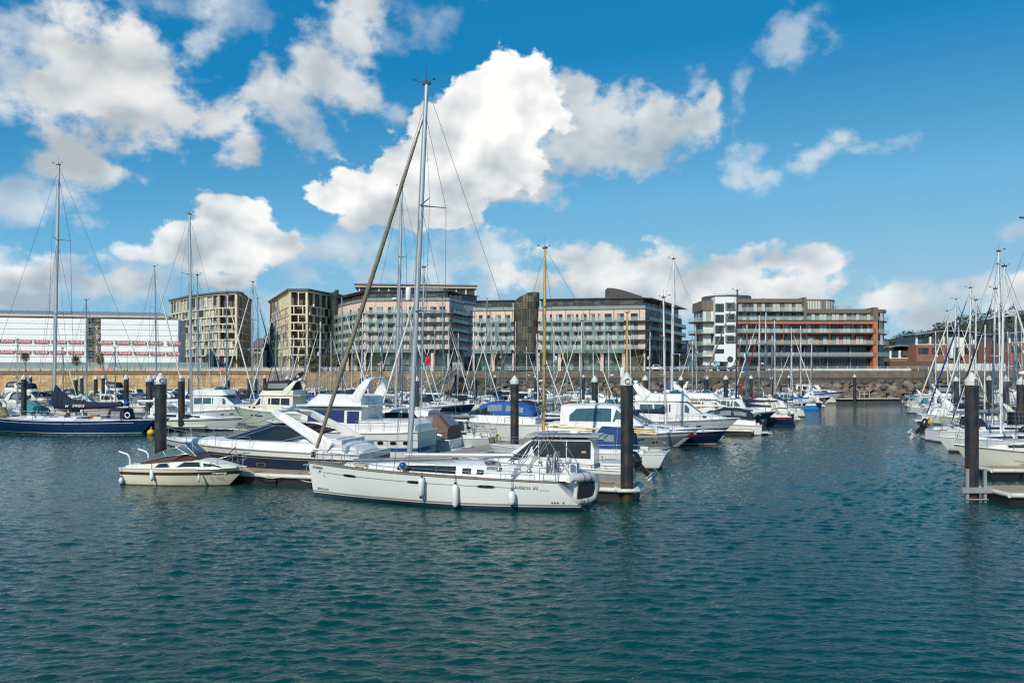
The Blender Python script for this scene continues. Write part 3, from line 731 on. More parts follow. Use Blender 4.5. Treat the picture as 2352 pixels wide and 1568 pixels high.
f.box(mb, 0, tdr0, 14.3, 27.3, -14, 0); f.box(mb, tdr1, f.len, 14.3, 27.3, -14, 0); mb.build('wall', pink, t2)
mb = MB(); f.box(mb, 0, f.len, 27.3, 27.55, -14, .12); f.box(mb, 0, f.len, 14.05, 14.3, -14, .8); mb.build('cornice', slab, t2)
sub1 = Face((fa.p(0, 0).x, fa.p(0, 0).y), (fa.p(tdr0, 0).x, fa.p(tdr0, 0).y)); sub2 = Face((fa.p(tdr1, 0).x, fa.p(tdr1, 0).y), B2)
pinkface(t2, sub1, LV2, 27.3, QZ, (1.0, sub1.len-.6), [(.2, 1.5), (.38, 1.5), (.62, 2), (.85, 2)], nw, rr)
pinkface(t2, sub2, LV2, 27.3, QZ, (.8, 27.5), [(.055, 1.0), (.115, .8), (.20, 2.4), (.30, 2.4), (.365, .9), (.43, 2.0), (.51, 2.0), (.575, .9), (.66, 2.6), (.77, 2.4), (.90, 2.6)], nw, rr)
mb = MB(); f = sub2
for q in (.04, .26, .485, .71, .945): f.box(mb, q*f.len-.08, q*f.len+.08, 23.9, 27.2, .02, .14)
for q in (.05, .42, .97): sub1.box(mb, q*sub1.len-.08, q*sub1.len+.08, 23.9, 27.2, .02, .14)
mb.build('downpipe', slab, t2)
shopfront(t2, sub1, QZ, 14.05, 2); shopfront(t2, sub2, QZ, 14.05, 5)
attic(t2, sub1, 27.55, 30.8, 1.5); attic(t2, sub2, 27.55, 31.0, 1.5)
# dark glazed drum with horizontal louvres
cxd = fa.p((tdr0+tdr1)/2, 0, -1.5); mb, ml = MB(), MB(); rad = (tdr1-tdr0)/2; N = 14
ang = [math.pi*i/N for i in range(N+1)]
def dr(a, r, z): return V(cxd.x, cxd.y, z) + fa.d*(-math.cos(a)*r) + fa.n*(math.sin(a)*r*.75)
ztop = [lerp(30.6, 33.4, ss(0, .75, i/N)) for i in range(N+1)]
mb.grid([[dr(a, rad, 13.5) for a in ang], [dr(a, rad, z) for a, z in zip(ang, ztop)], [dr(a, .1, z) for a, z in zip(ang, ztop)]], 0, False)
G_drum = glassmat('bronze glass', (.06, .052, .04), (.20, .17, .115), .6, .5, .12, thr=.35); mb.build('drum', G_drum, t2)
for a in ang: ml.tube([dr(a, rad+.05, 13.5), dr(a, rad+.05, ztop[ang.index(a)])], .09, 4)
z = 14.2
while z < 30.5:
    ml.tube([dr(a, rad+.12, z) for a in (ang if z < 30 else ang[4:])], .075, 4); z += .72
ml.build('louvre', M('louvre bronze', (.085, .075, .058), .5, .4), t2)
mb = MB(); fa.box(mb, tdr0+.3, tdr1-.3, QZ, 13.5, -3, -2); mb.build('entrance', G_dark, t2)
mb = MB(); fa.box(mb, tdr0-.5, tdr0, QZ, 14, -2, .3); fa.box(mb, tdr1, tdr1+.5, QZ, 14, -2, .3); mb.build('pillar', pink, t2)
# stair head with curved roof
mb = MB(); ch = fa.p(fa.len*.79, 0, -9); pts = [(-0.5, 0), (-.5, 5.0), (1.5, 4.9), (4.5, 4.3), (8.5, 3.0), (11, 2.2), (11, 0)]
mb.add([(ch.x+x, ch.y, 30.3+z) for x, z in pts]+[(ch.x+x, ch.y+7, 30.3+z) for x, z in pts], [tuple(range(7)), tuple(reversed(range(7, 14)))]+[(i, 7+i, 7+(i+1) % 7, (i+1) % 7) for i in range(7)]); mb.build('stair_head', roofd, t2)
# right return sides
fr1, fr2 = Face(B2, C2_), Face(C2_, D2_)
mb = MB(); fr1.box(mb, 0, fr1.len, 14.3, 27.3, -10, 0); fr2.box(mb, 0, fr2.len, 14.3, 27.3, -10, 0); mb.build('wall', M('tan render', (.33, .25, .20), .85, var=.08), t2)
mb = MB(); fr1.box(mb, 0, fr1.len, QZ, 14.05, -8, -1); fr2.box(mb, 0, fr2.len, QZ, 14.05, -8, -1); mb.build('lower_wall', slab, t2)
pinkface(t2, fr1, LV2, 27.3, QZ, None, [(.25, 1.2), (.5, 1.2), (.75, 1.2)], nw, rr)
pinkface(t2, fr2, LV2, 27.3, QZ, None, [(.12, 1.2), (.3, 1.2), (.5, 1.2), (.7, 1.2), (.88, 1.2)], [20], rr, gm=gl_green)
attic(t2, fr1, 27.55, 30.8, 1.2); attic(t2, fr2, 27.55, 30.8, 1.2)
mb = MB()
for i in range(16): p = fr1.p(i*fr1.len/15, 31.0, .2); mb.tube([fr1.p(i*fr1.len/15, 31.0, -2), fr1.p(i*fr1.len/15, 30.8, 2.2)], .12, 4)
for i in range(18): mb.tube([fr2.p(i*fr2.len/17, 31.0, -2), fr2.p(i*fr2.len/17, 30.8, 2.2)], .12, 4)
mb.build('brise_soleil', roofd, t2)
# ---- left pink flats
LV1 = [15.8, 19.1, 22.4, 25.6, 28.9]; P1 = [(gx(743, 338), 338), (gx(796, 308), 308), (gx(837, 292), 292), (gx(1032, 290), 290), (gx(1066, 306), 306)]
t1 = thing('pink_flats', 'pink rendered flats with teal glass screens behind the tallest white yacht, left of centre', 'apartment block'); nw = [0]
F1 = [Face(a, c) for a, c in zip(P1, P1[1:])]
mb = MB()
for f in F1: f.box(mb, -.05, f.len+.05, 15.4, 33.2, -9, 0)
mb.build('wall', pink, t1); mb = MB()
for f in F1: f.box(mb, 0, f.len, 33.2, 33.5, -9, .12); f.box(mb, 0, f.len, 15.1, 15.4, -9, .8)
mb.build('cornice', slab, t1)
pinkface(t1, F1[0], LV1, 33, QZ, (8, F1[0].len-1), [(.15, 1.6), (.5, 1.6), (.85, 1.6)], nw, rr)
pinkface(t1, F1[1], LV1, 33, QZ, (.6, F1[1].len-.6), [(.25, 1.6), (.7, 1.6)], nw, rr)
pinkface(t1, F1[2], LV1, 33, QZ, (.8, F1[2].len*.64), [(.075, 1.4), (.185, 2.6), (.31, 2.2), (.43, 1.4), (.56, 2.4), (.70, 2.8), (.81, 2.6), (.92, 2.2)], nw, rr)
pinkface(t1, F1[3], LV1, 33, QZ, None, [(.2, 1.2), (.5, 1.2), (.8, 1.2)], nw, rr)
for f, k in ((F1[0], 4), (F1[1], 2), (F1[2], 5), (F1[3], 3)): shopfront(t1, f, QZ, 15.1, k)
for f in F1: attic(t1, f, 33.5, 36.9, 2)
mb = MB()
for f in (F1[0], F1[1], F1[3]):
    for i in range(14): mb.tube([f.p(i*f.len/13, 37.3, -2.5), f.p(i*f.len/13, 37.1, .9)], .12, 4)
mb.build('brise_soleil', roofd, t1)
# curved dark fin tower on the left wing
mb = MB(); ml = MB(); c0 = F1[0].p(F1[0].len*.62, 0, 1.0); aa = [math.pi*i/8 for i in range(9)]
def fin(a, r, z): return (c0.x - math.cos(a)*r, c0.y - math.sin(a)*r*.8, z)
zz = [lerp(38.8, 40.4, ss(0, 1, i/8)) for i in range(9)]
mb.grid([[fin(a, 1.6, 14) for a in aa], [fin(a, 1.6, z) for a, z in zip(aa, zz)], [fin(a, .05, z) for a, z in zip(aa, zz)]], 0, False); mb.poly([fin(0, 1.6, 14), fin(math.pi, 1.6, 14), fin(math.pi, 1.6, 40.4), fin(0, 1.6, 38.8)]); mb.build('fin_tower', G_dark, t1)
z = 15
while z < 36.5: ml.tube([fin(a, 1.68, z) for a in aa], .08, 4); z += .75
for a in aa[::2]: ml.tube([fin(a, 1.7, 14), fin(a, 1.7, 38.7)], .07, 4)
ml.build('louvre', _mc['louvre bronze'], t1)
# set-back pink wing between the two
fm = Face((gx(1064, 312), 312), (gx(1104, 322), 322)); t3 = thing('pink_flats', 'narrow recessed pink wing in the gap between the two pink blocks', 'apartment block')
mb = MB(); fm.box(mb, 0, fm.len, QZ+6, 34.2, -9, 0); mb.build('wall', pink, t3); nw = [0]
mb = MB(); fm.box(mb, 0, fm.len, QZ, QZ+6, -9, -.5); fm.box(mb, 0, fm.len, 34.2, 34.5, -9, .1); mb.build('lower_wall', slab, t3)
pinkface(t3, fm, [19, 22.5, 26, 29.5], 33, QZ, None, [(.45, 1.2), (.7, 1.2)], nw, rr); attic(t3, fm, 34.5, 38, 1.5)
# ---- cream roofed block rising behind
f = Face((gx(822, 346), 346), (gx(1094, 352), 352)); t = thing('apartment_block', 'cream roofed upper storeys rising behind the left pink flats', 'apartment block')
mb = MB(); f.box(mb, 1, f.len-.3, QZ, 44.5, -18, -.6); mb.build('wall', G_dim, t)
mb = MB(); f.box(mb, -1.4, f.len+.3, 44.5, 45.0, -19, .9); k = 12
for i in range(k+1): f.box(mb, i*(f.len-1)/k+.3, i*(f.len-1)/k+.9, 38, 44.5, -.6, -.1)
f.box(mb, 0, f.len, 40.5, 40.9, -.6, -.2); mb.build('facade_grid', cream, t)
mb = MB(); f.box(mb, -1.5, f.len+.4, 45.0, 45.9, -19.2, 1.0); mb.build('roof', brownm, t)
mb = MB(); f.box(mb, f.len*.52, f.len*.72, 40, 44.2, -.1, .9); mb.build('plant_room', grey_s, t)

# ---- white and terracotta flats on the right
t4 = thing('terracotta_flats', 'terracotta and taupe flats with a white stair tower above the rock armour', 'apartment block')
Yr = 221; fr = Face((gx(1690, Yr), Yr), (gx(2006, Yr), Yr)); nw4 = 0
def tt_(u): return (u-1690)/316*fr.len
mb = MB(); fr.box(mb, 0, fr.len, 14.9, 21.4, -12, 0); mb.build('wall', terra, t4)
mb = MB(); fr.box(mb, 0, fr.len, 21.4, 24.6, -12, .0); fr.box(mb, 0, tt_(1846), 24.6, 27.4, -12, .0)
fr.box(mb, 0, tt_(1846), 26.4, 27.5, -12.2, .5); fr.box(mb, tt_(1846), fr.len, 23.5, 24.65, -12.2, .5); fr.box(mb, tt_(1841), tt_(1847), 21.3, 27.8, -12, 1.8); fr.box(mb, fr.len-.9, fr.len+.5, 21.2, 25.0, -12, 1.8); mb.build('upper_wall', taupe, t4)
mb = MB(); fr.box(mb, 0, fr.len, 20.45, 21.45, -.1, 1.6); fr.box(mb, fr.len-.75, fr.len+.45, QZ+.3, 21.2, -12, 1.7); fr.box(mb, -.2, .9, QZ, 14.6, -2, .4); mb.build('terracotta_band', terra, t4)
mb = MB()
for z in (14.8, 18.0, 21.5, 23.95, 11.55):
    e = fr.len if z < 23 else tt_(1846)
    fr.box(mb, 0, e, z-.28, z, .02, 1.75)
fr.box(mb, 0, fr.len, 26.3 if False else 14.2, 14.55, -3, .6); mb.build('balcony_slab', slab, t4)
mb = MB()
for z in (14.8, 18.0, 21.5, 23.95, 11.55):
    e = fr.len if z < 23 else tt_(1846); k = max(2, int(e/2.2)); mb = MB()
    for i in range(k): fr.box(mb, i*e/k+.0, (i+1)*e/k-.0, z+.05, z+1.1, 1.66, 1.70)
    mb.build('balcony_glass', gl_clear, t4)
us = [1704.5, 1730, 1757, 1782.5, 1810, 1835, 1863, 1890, 1919, 1944.5, 1974, 2000-1]
for z, usx, h in ((14.85, us, 2.35), (18.05, us, 2.3), (21.55, us, 2.15), (24.0, us[:6], 2.25)):
    for u in usx:
        win(t4, fr, tt_(u), z, 2.25, h, WMR); nw4 += 1
mb = MB(); fr.box(mb, .9, fr.len-.8, QZ+.1, 11.3, -.6, -.5); fr.box(mb, .9, fr.len-.8, 11.55, 14.2, -.9, -.8); mb.build('curtain_wall', G_dark, t4)
mb = MB()
for i in range(42): x = .9+i*(fr.len-1.8)/41; fr.box(mb, x-.04, x+.04, QZ, 11.3, -.5, -.42); fr.box(mb, x-.04, x+.04, 11.55, 14.2, -.8, -.72)
for z in (9.0, 10.3): fr.box(mb, .9, fr.len-.8, z-.04, z+.04, -.5, -.42)
fr.box(mb, .9, fr.len-.8, 12.9, 12.98, -.8, -.72); mb.build('mullion', frame_d, t4)
mb = MB()
for i in range(7): x = i*fr.len/6; fr.box(mb, x-.14, x+.14, QZ, 14.2, -.3, .0); 
for i in range(1, 6): x = i*fr.len/6; fr.box(mb, x-.06, x+.06, 14.5, 24, 1.5, 1.62)
mb.build('column', grey_s, t4)
# rooftop drum room
def drum(parent, name, u0, u1, z0, z1, mat, off=-3, ry=.5, N=10, half='R', rmat=None, ov=.5):
    pass
def bullnose(parent, f, t0, t1, depth, z0, z1, mat, name, m2=None):
    """block with a rounded right end"""
    mb = MB(); r = depth/2; pts = [f.p(t0, 0, 0), f.p(t1-r, 0, 0)]
    for i in range(1, 8): a = math.pi*i/8; pts.append(f.p(t1-r+math.sin(a)*r, 0, -r+math.cos(a)*r))
    pts += [f.p(t1-r, 0, -depth), f.p(t0, 0, -depth)]
    mb.prism([(p.x, p.y) for p in pts], z0, z1); return mb.build(name, mat, parent)
bullnose(t4, fr, tt_(1848), tt_(1927), 9, 24.65, 26.9, G_apt, 'roof_room'); bullnose(t4, fr, tt_(1848), tt_(1930), 9.6, 26.9, 27.4, taupe, 'roof_room_cap')
mb = MB()
for i in range(20): x = tt_(1848)+i*(tt_(1918)-tt_(1848))/19; fr.box(mb, x-.05, x+.05, 24.65, 26.9, .0, .06)
mb.build('mullion', frame_d, t4)
bullnose(t4, fr, tt_(1925), tt_(1965), 7, 24.7, 25.7, gl_clear, 'terrace_glass')
# right rounded bay
fb_ = Face((gx(2006, 222), 222), (gx(2043, 222), 222)); rb = fb_.len
for k, (z0, z1) in enumerate(((QZ, 11.3), (11.55, 14.5), (14.8, 17.7), (18.0, 21.2), (21.5, 23.8))):
    bullnose(t4, fb_, .3, rb, 8, z0, z1, G_apt if k > 1 else G_dark, 'bay_glazing')
for z in (11.3, 14.5, 17.7, 21.2): bullnose(t4, fb_, .3, rb+1.3, 10.6, z+.0, z+.28, slab, 'balcony_slab').location.y = 0
for z in (11.6, 14.8, 18.0, 21.5):
    mb = MB(); pts = [fb_.p(.3, 0, 1.2), fb_.p(rb-4, 0, 1.2)] + [fb_.p(rb-4+math.sin(a)*5.2, 0, -4+math.cos(a)*5.2) for a in [math.pi*i/10 for i in range(1, 10)]]
    mb.grid([[(p.x, p.y, z) for p in pts], [(p.x, p.y, z+1.1) for p in pts]], 0, False); mb.build('balcony_glass', gl_clear, t4)
bullnose(t4, fb_, .2, rb+.7, 9, 23.8, 24.7, taupe, 'bay_roof')
mb = MB()
for i in range(8): x = .5+i*(rb-3.5)/7; fb_.box(mb, x-.06, x+.06, QZ, 23.8, .0, .07)
mb.build('mullion', frame_d, t4)
# white stair tower
fw = Face((gx(1642.6, 220.5), 220.5), (gx(1691.5, 220.5), 220.5)); mb = MB(); fw.box(mb, 0, fw.len, QZ+2.6, 28.0, -9, 0); fw.box(mb, fw.len*.62, fw.len, QZ, QZ+2.6, -9, 0); mb.build('stair_tower', white_r, t4)
for k, (v0, v1) in enumerate(((735-40, 722), (739, 764), (767, 791), (793, 819), (826, 841))):
    pass
for y0, y1 in ((270, 345), (373, 447), (475, 548), (577, 650), (695, 735)):
    z0, z1 = gz((1100+y1/2.352)/1.7415, 220.5), gz((1100+y0/2.352)/1.7415, 220.5)
    win(t4, fw, fw.len*.205, z0, fw.len*.40, z1-z0, WMD, .04)
bay = MB(); bay.box((0, -.25, .5), (1, .7, 1), 0); bay.box((0, -.64, .5), (.72, .1, .66), 1); bm_ = bay.mesh('bay_window', [M('grey bay frame', (.20, .20, .20), .6), G_dark])
for y0, y1 in ((258, 323), (362, 427), (468, 527), (565, 630)):
    z0, z1 = gz((1100+y1/2.352)/1.7415, 220.5), gz((1100+y0/2.352)/1.7415, 220.5)
    o = link('bay_window', bm_, t4, fw.p(fw.len*.70, z0, 0), fw.rz); o.scale = (2.6, 1, z1-z0)
mb = MB(); mb.lathe([(0, 0), (.85, 0), (.85, .12), (.7, .12)], fw.p(fw.len*.71, gz(825, 220.5), .0)[:], 16, axis='Y'); 
o = mb.build('porthole', grey_s, t4)
mb = MB(); mb.lathe([(.72, -.1), (0, -.1)], fw.p(fw.len*.71, gz(825, 220.5), .06)[:], 16, axis='Y', smooth=False); mb.lathe([(0, -.11), (.72, -.1)], fw.p(fw.len*.71, gz(825, 220.5), .06)[:], 16, axis='Y', smooth=False); mb.build('porthole_glass', G_dark, t4)
# left part with rounded balconies
fl = Face((gx(1615, 223), 223), (gx(1643, 223), 223)); mb = MB(); fl.box(mb, 0, fl.len, QZ, 24.5, -11, 0); mb.build('left_wing', G_apt, t4)
mb = MB(); fl.box(mb, -.4, fl.len, 24.5, 27.2, -11.5, .4); mb.build('upper_wall', taupe, t4)
for z in (11.5, 14.7, 18.0, 21.3):
    mb = MB(); pts = [fl.p(fl.len, 0, 1.6), fl.p(.5, 0, 1.6)] + [fl.p(.5-math.sin(a)*4, 0, -2.4+math.cos(a)*4) for a in [math.pi*i/10 for i in range(1, 10)]]
    mb.prism([(p.x, p.y) for p in pts][::-1], z-.3, z); mb.build('balcony_slab', slab, t4)
    mb = MB(); mb.grid([[(p.x, p.y, z) for p in pts], [(p.x, p.y, z+1.1) for p in pts]], 0, False); mb.build('balcony_glass', gl_teal, t4)
mb = MB(); c = fr.p(-.5, 0, -8); mb.lathe([(6.9, 27.2), (6.9, 28.75), (0, 28.75)], (c.x, c.y, 0), 28); mb.build('roof_drum', M('slate drum', (.06, .07, .075), .6), t4)
mb = MB(); fr.box(mb, 9, 16, 27.4, 28.2, -9, -4); mb.build('plant_room', cw, t4)
mb = MB()
for i in range(9): mb.tube([fw.p(i*fw.len/8, 28, -1), fw.p(i*fw.len/8, 29, -1)], .03, 4)
mb.tube([fw.p(0, 29, -1), fw.p(fw.len, 29, -1)], .03, 4); mb.build('roof_rail', grey_s, t4)

# ---- brick building at the far right, and a second one at the frame edge
brick = blocks('red brick', (.30, .10, .055), (.36, .13, .075), (.25, .17, .13), .5, .18, .2, dirt=.2); greyroof = M('grey zinc roof', (.30, .32, .34), .5, .4, var=.06)
def brickblock(label, u0, u1, Y, zt, curve, cx_):
    f = Face((gx(u0, Y), Y), (gx(u1, Y), Y)); t = thing('brick_building', label, 'building')
    mb = MB(); f.box(mb, 0, f.len, QZ, zt-2.6, -16, 0); mb.build('wall', brick, t)
    mb = MB(); f.box(mb, .3, f.len-.3, zt-2.6, zt, -15, -.3); mb.build('glazing', G_dim, t)
    pm = MB(); k = max(3, int(f.len/4.2))
    for i in range(k+1): f.box(pm, i*f.len/k-.25, i*f.len/k+.25, zt-2.8, zt, -.4, .25)
    f.box(pm, 0, f.len, zt-2.75, zt-2.5, -.3, .3); pm.build('column', white_r, t)
    for i in range(k): win(t, f, (i+.5)*f.len/k, zt-5.7, f.len/k*.74, 2.0, WMR if i % 3 == 1 else WMD)
    if QZ+5 < zt-5: 
        for i in range(k): win(t, f, (i+.5)*f.len/k, QZ+1.0, f.len/k*.5, 1.9, WMD)
    mb = MB(); n = 12; rows = []
    for o in (1.6, -17):
        rows.append([f.p(lerp(-1.2, f.len+1.2, i/n), zt+.1+curve*math.sin(math.pi*lerp(cx_[0], cx_[1], i/n)), o) for i in range(n+1)])
    mb.grid(rows, 0, False); mb.grid([[p-V(0, 0, .35) for p in rows[0]], rows[0]], 0, False); mb.build('roof', greyroof, t)
    return t, f
tb, fbk = brickblock('brick building with white columns and a gently arched zinc roof at the right', 2105, 2262, 262, 16.7+2.3, 1.9, (.1, .9))
mb = MB(); fbk.box(mb, fbk.len*.46, fbk.len*.66, QZ+5, 18.6, 0, 1.6); mb.build('white_panel', white_r, tb)
mb = MB(); fbk.box(mb, fbk.len*.50, fbk.len*.60, QZ, 15.4, 1.6, 1.9); mb.build('entrance', G_dark, tb)
tb2, f2 = brickblock('low brick wing with arched zinc roofs joined to the left of the brick building', 2045, 2108, 268, 14.6, 1.7, (.2, 1.0))
tb3, f3 = brickblock('orange brick building cut by the right picture edge', 2318, 2420, 240, 18.8, .8, (0, 1))
tb4, f4 = brickblock('low brick range under a zinc roof between the two brick buildings', 2225, 2322, 275, 15.2, 2.2, (.3, 1.0))
mb = MB(); f = Face((gx(2044, 236), 236), (gx(2200, 236), 236)); f.box(mb, 0, f.len, QZ, 10.4, -12, 0)
t = tag(mb.build('garden_wall', M('brown brick', (.12, .075, .05), .9, var=.2)), 'dark brown brick wall before the brick buildings', 'wall')

# ---- small buildings seen through the gaps
def hut(label, u0, u1, Y, zt, mat, roof=None, rh=0, glass=False, depth=10):
    f = Face((gx(u0, Y), Y), (gx(u1, Y), Y)); t = thing('house', label, 'building')
    mb = MB(); f.box(mb, 0, f.len, QZ, zt, -depth, 0); mb.build('wall', mat, t)
    for i in range(max(1, int(f.len/3.5))):
        k = max(1, int(f.len/3.5))
        win(t, f, (i+.5)*f.len/k, zt-2.4, f.len/k*.5, 1.4, WMD)
    if rh:
        mb = MB(); a, c = f.p(-.4, zt, .4), f.p(f.len+.4, zt, .4); r0, r1 = f.p(f.len*.25, zt+rh, -depth/2), f.p(f.len*.75, zt+rh, -depth/2); b0, b1 = f.p(-.4, zt, -depth-.4), f.p(f.len+.4, zt, -depth-.4)
        mb.add([a, c, r1, r0, b0, b1], [(0, 1, 2, 3), (1, 5, 2), (4, 0, 3), (5, 4, 3, 2)]); mb.build('roof', roof, t)
    else:
        mb = MB(); f.box(mb, -.2, f.len+.2, zt, zt+.4, -depth-.2, .2); mb.build('roof', roof or greyroof, t)
slate = M('slate roof', (.16, .13, .13), .8, var=.2); stone = M('old stone', (.42, .36, .28), .9, var=.15)
hut('old stone house with slate roof in the gap between the cream blocks', 576, 606, 420, 21, stone, slate, 5)
hut('taller slate roofed house behind the old stone house', 598, 622, 450, 23, stone, slate, 7)
hut('grey rendered annexe left of the second cream block', 604, 618, 380, 20.5, cw)
hut('teal glazed lift tower beside the second cream block', 612, 628, 360, 20, G_teal)
hut('grey office block in the gap left of the white stair tower', 1575, 1597, 300, 19, M('grey panel', (.40, .42, .43), .7))
hut('teal glass office in the gap beside the white stair tower', 1590, 1612, 290, 17.5, G_teal)

# ---- hill with trees behind the brick buildings
def hillz(x): return lerp(16, 42, ss(200, 300, x)) + 5*noise.noise((x*.02, 3, 0))
grassd = M('hill grass', (.025, .034, .018), .95, var=.3, scale=.05)
mb = MB(); xs = [170+i*12 for i in range(45)]
mb.grid([[(x, 420, QZ) for x in xs], [(x, 450, hillz(x)*.6) for x in xs], [(x, 490, hillz(x)) for x in xs], [(x, 640, hillz(x)*.8) for x in xs]], 0, True)
tag(mb.build('hill', grassd), 'low hill behind the brick buildings', kind='structure')
fol = M('far foliage', (.045, .06, .03), .9, var=.55, scale=.25)
mb = MB(); rr = random.Random(5)
for i in range(700):
    x = rr.uniform(205, 480); y = rr.uniform(424, 500); z = hillz(x)*(.6*(y-420)/30 if y < 450 else .6+.4*(y-450)/40)
    leafblob(mb, (x, y, z+.6), rr.uniform(2.5, 4.8), 3.2, rr.uniform(2, 3.6), 75, .8, rr)
tag(mb.build('hillside_wood', fol), 'dark wooded hilltop behind the brick buildings', kind='stuff')

# ---- promenade trees
bark = M('bark', (.09, .07, .05), .9); tfol = M('tree leaves', (.07, .085, .03), .75, var=.5, scale=1.2); tfol2 = M('olive leaves', (.13, .12, .045), .75, var=.45, scale=1.2)
def tree(u, Y, h, r, label, mat=None, seed=0):
    rr = random.Random(seed); t = thing('promenade_tree', label, 'tree', (gx(u, Y), Y, QZ), rr.uniform(0, 6), 'small trees along the promenade')
    mb = MB(); top = h*.62; mb.tube([(0, 0, -.1), (.05, 0, h*.25), (-.05, .05, top)], [.13, .1, .06], 6)
    for k in range(5):
        a = rr.uniform(0, 6.28); mb.tube([(0, 0, h*rr.uniform(.3, .5)), (math.cos(a)*r*.5, math.sin(a)*r*.5, h*rr.uniform(.55, .8))], [.06, .03], 5)
    mb.build('trunk', bark, t)
    mb = MB()
    for k in range(9):
        a = rr.uniform(0, 6.28); d = r*rr.uniform(.1, .75); leafblob(mb, (math.cos(a)*d, math.sin(a)*d, h*rr.uniform(.5, .88)), r*.5, r*.5, h*.16, 70, .2, rr)
    mb.build('crown', mat or tfol, t)
TR = [(59, 243, 5.6, 1.5, 'feathery small tree at the left, in front of the first banners', 1), (176, 243, 5.0, 1.6, 'small tree beside the foot of the scaffold stair, on its left', 1), (231, 243, 5.6, 1.6, 'small tree at the right foot of the scaffold stair', 1),
 (694, 262, 4.6, 1.9, 'first olive green tree before the second cream block', 1), (711, 262, 5.2, 2.1, 'second olive green tree before the second cream block', 1), (728, 262, 5.4, 2.0, 'third olive green tree, by the left end of the pink flats', 1), (743, 262, 5.6, 2.2, 'bushy tree before the left wing of the pink flats', 1), (773, 262, 5.6, 2.3, 'bushy tree under the dark fin tower', 1), (820, 262, 5.2, 1.9, 'tree where the left pink wing meets the front', 1),
 (871, 262, 6.0, 2.3, 'round dark tree behind the tallest furled sail', 0), (1143, 244, 6.6, 2.0, 'dark tree before the narrow left part of the right pink flats', 0), (1197, 244, 6.0, 2.2, 'dark tree left of the glazed drum entrance', 0), (1249, 244, 6.6, 2.4, 'dark tree right of the glazed drum, behind a wooden mast', 0), (1304, 244, 6.3, 2.3, 'dark tree at the third shop bay of the right pink flats', 0), (1357, 244, 6.9, 2.5, 'largest dark tree before the right pink flats', 0), (1411, 244, 5.6, 1.9, 'small tree near the right shop bays of the pink flats', 0), (1469, 244, 5.0, 1.7, 'slight tree at the corner of the right pink flats', 0),
 (1566, 240, 6, 2.4, 'dark tree by the cars in the gap right of the pink flats', 0), (1603, 236, 5.6, 2.4, 'dark tree left of the white stair tower', 0), (548, 280, 6.4, 2.5, 'brownish tree at the right foot of the first cream block', 1), (588, 290, 7, 2.6, 'dark tree in the gap between the cream blocks', 0), (650, 262, 5, 2.2, 'olive bush tree left of the second cream block', 1)]
for i, a in enumerate(TR): tree(a[0], a[1], a[2], a[3], a[4], (tfol, tfol2)[a[5]], i)
# lamp posts
lampm = M('lamp post grey', (.10, .10, .10), .5, .5)
for i, (u, Y, k) in enumerate(((292, 243, 'in front of the lower banners right of the stair'), (474, 250, 'before the first cream block'), (1456, 240, 'before the right end of the pink flats'), (745, 250, 'by the bushy trees left of the pink flats'))):
    t = thing('street_lamp', 'slim dark promenade lamp ' + k, 'street lamp', (gx(u, Y), Y, QZ), 0, 'promenade lamps')
    mb = MB(); mb.tube([(0, 0, 0), (0, 0, 6)], [.08, .05], 6); mb.tube([(0, 0, 6), (.7, 0, 6.3)], .04, 5); mb.build('post', lampm, t)
    mb = MB(); mb.box((.9, 0, 6.3), (.6, .25, .12)); mb.build('lamp_head', lampm, t)

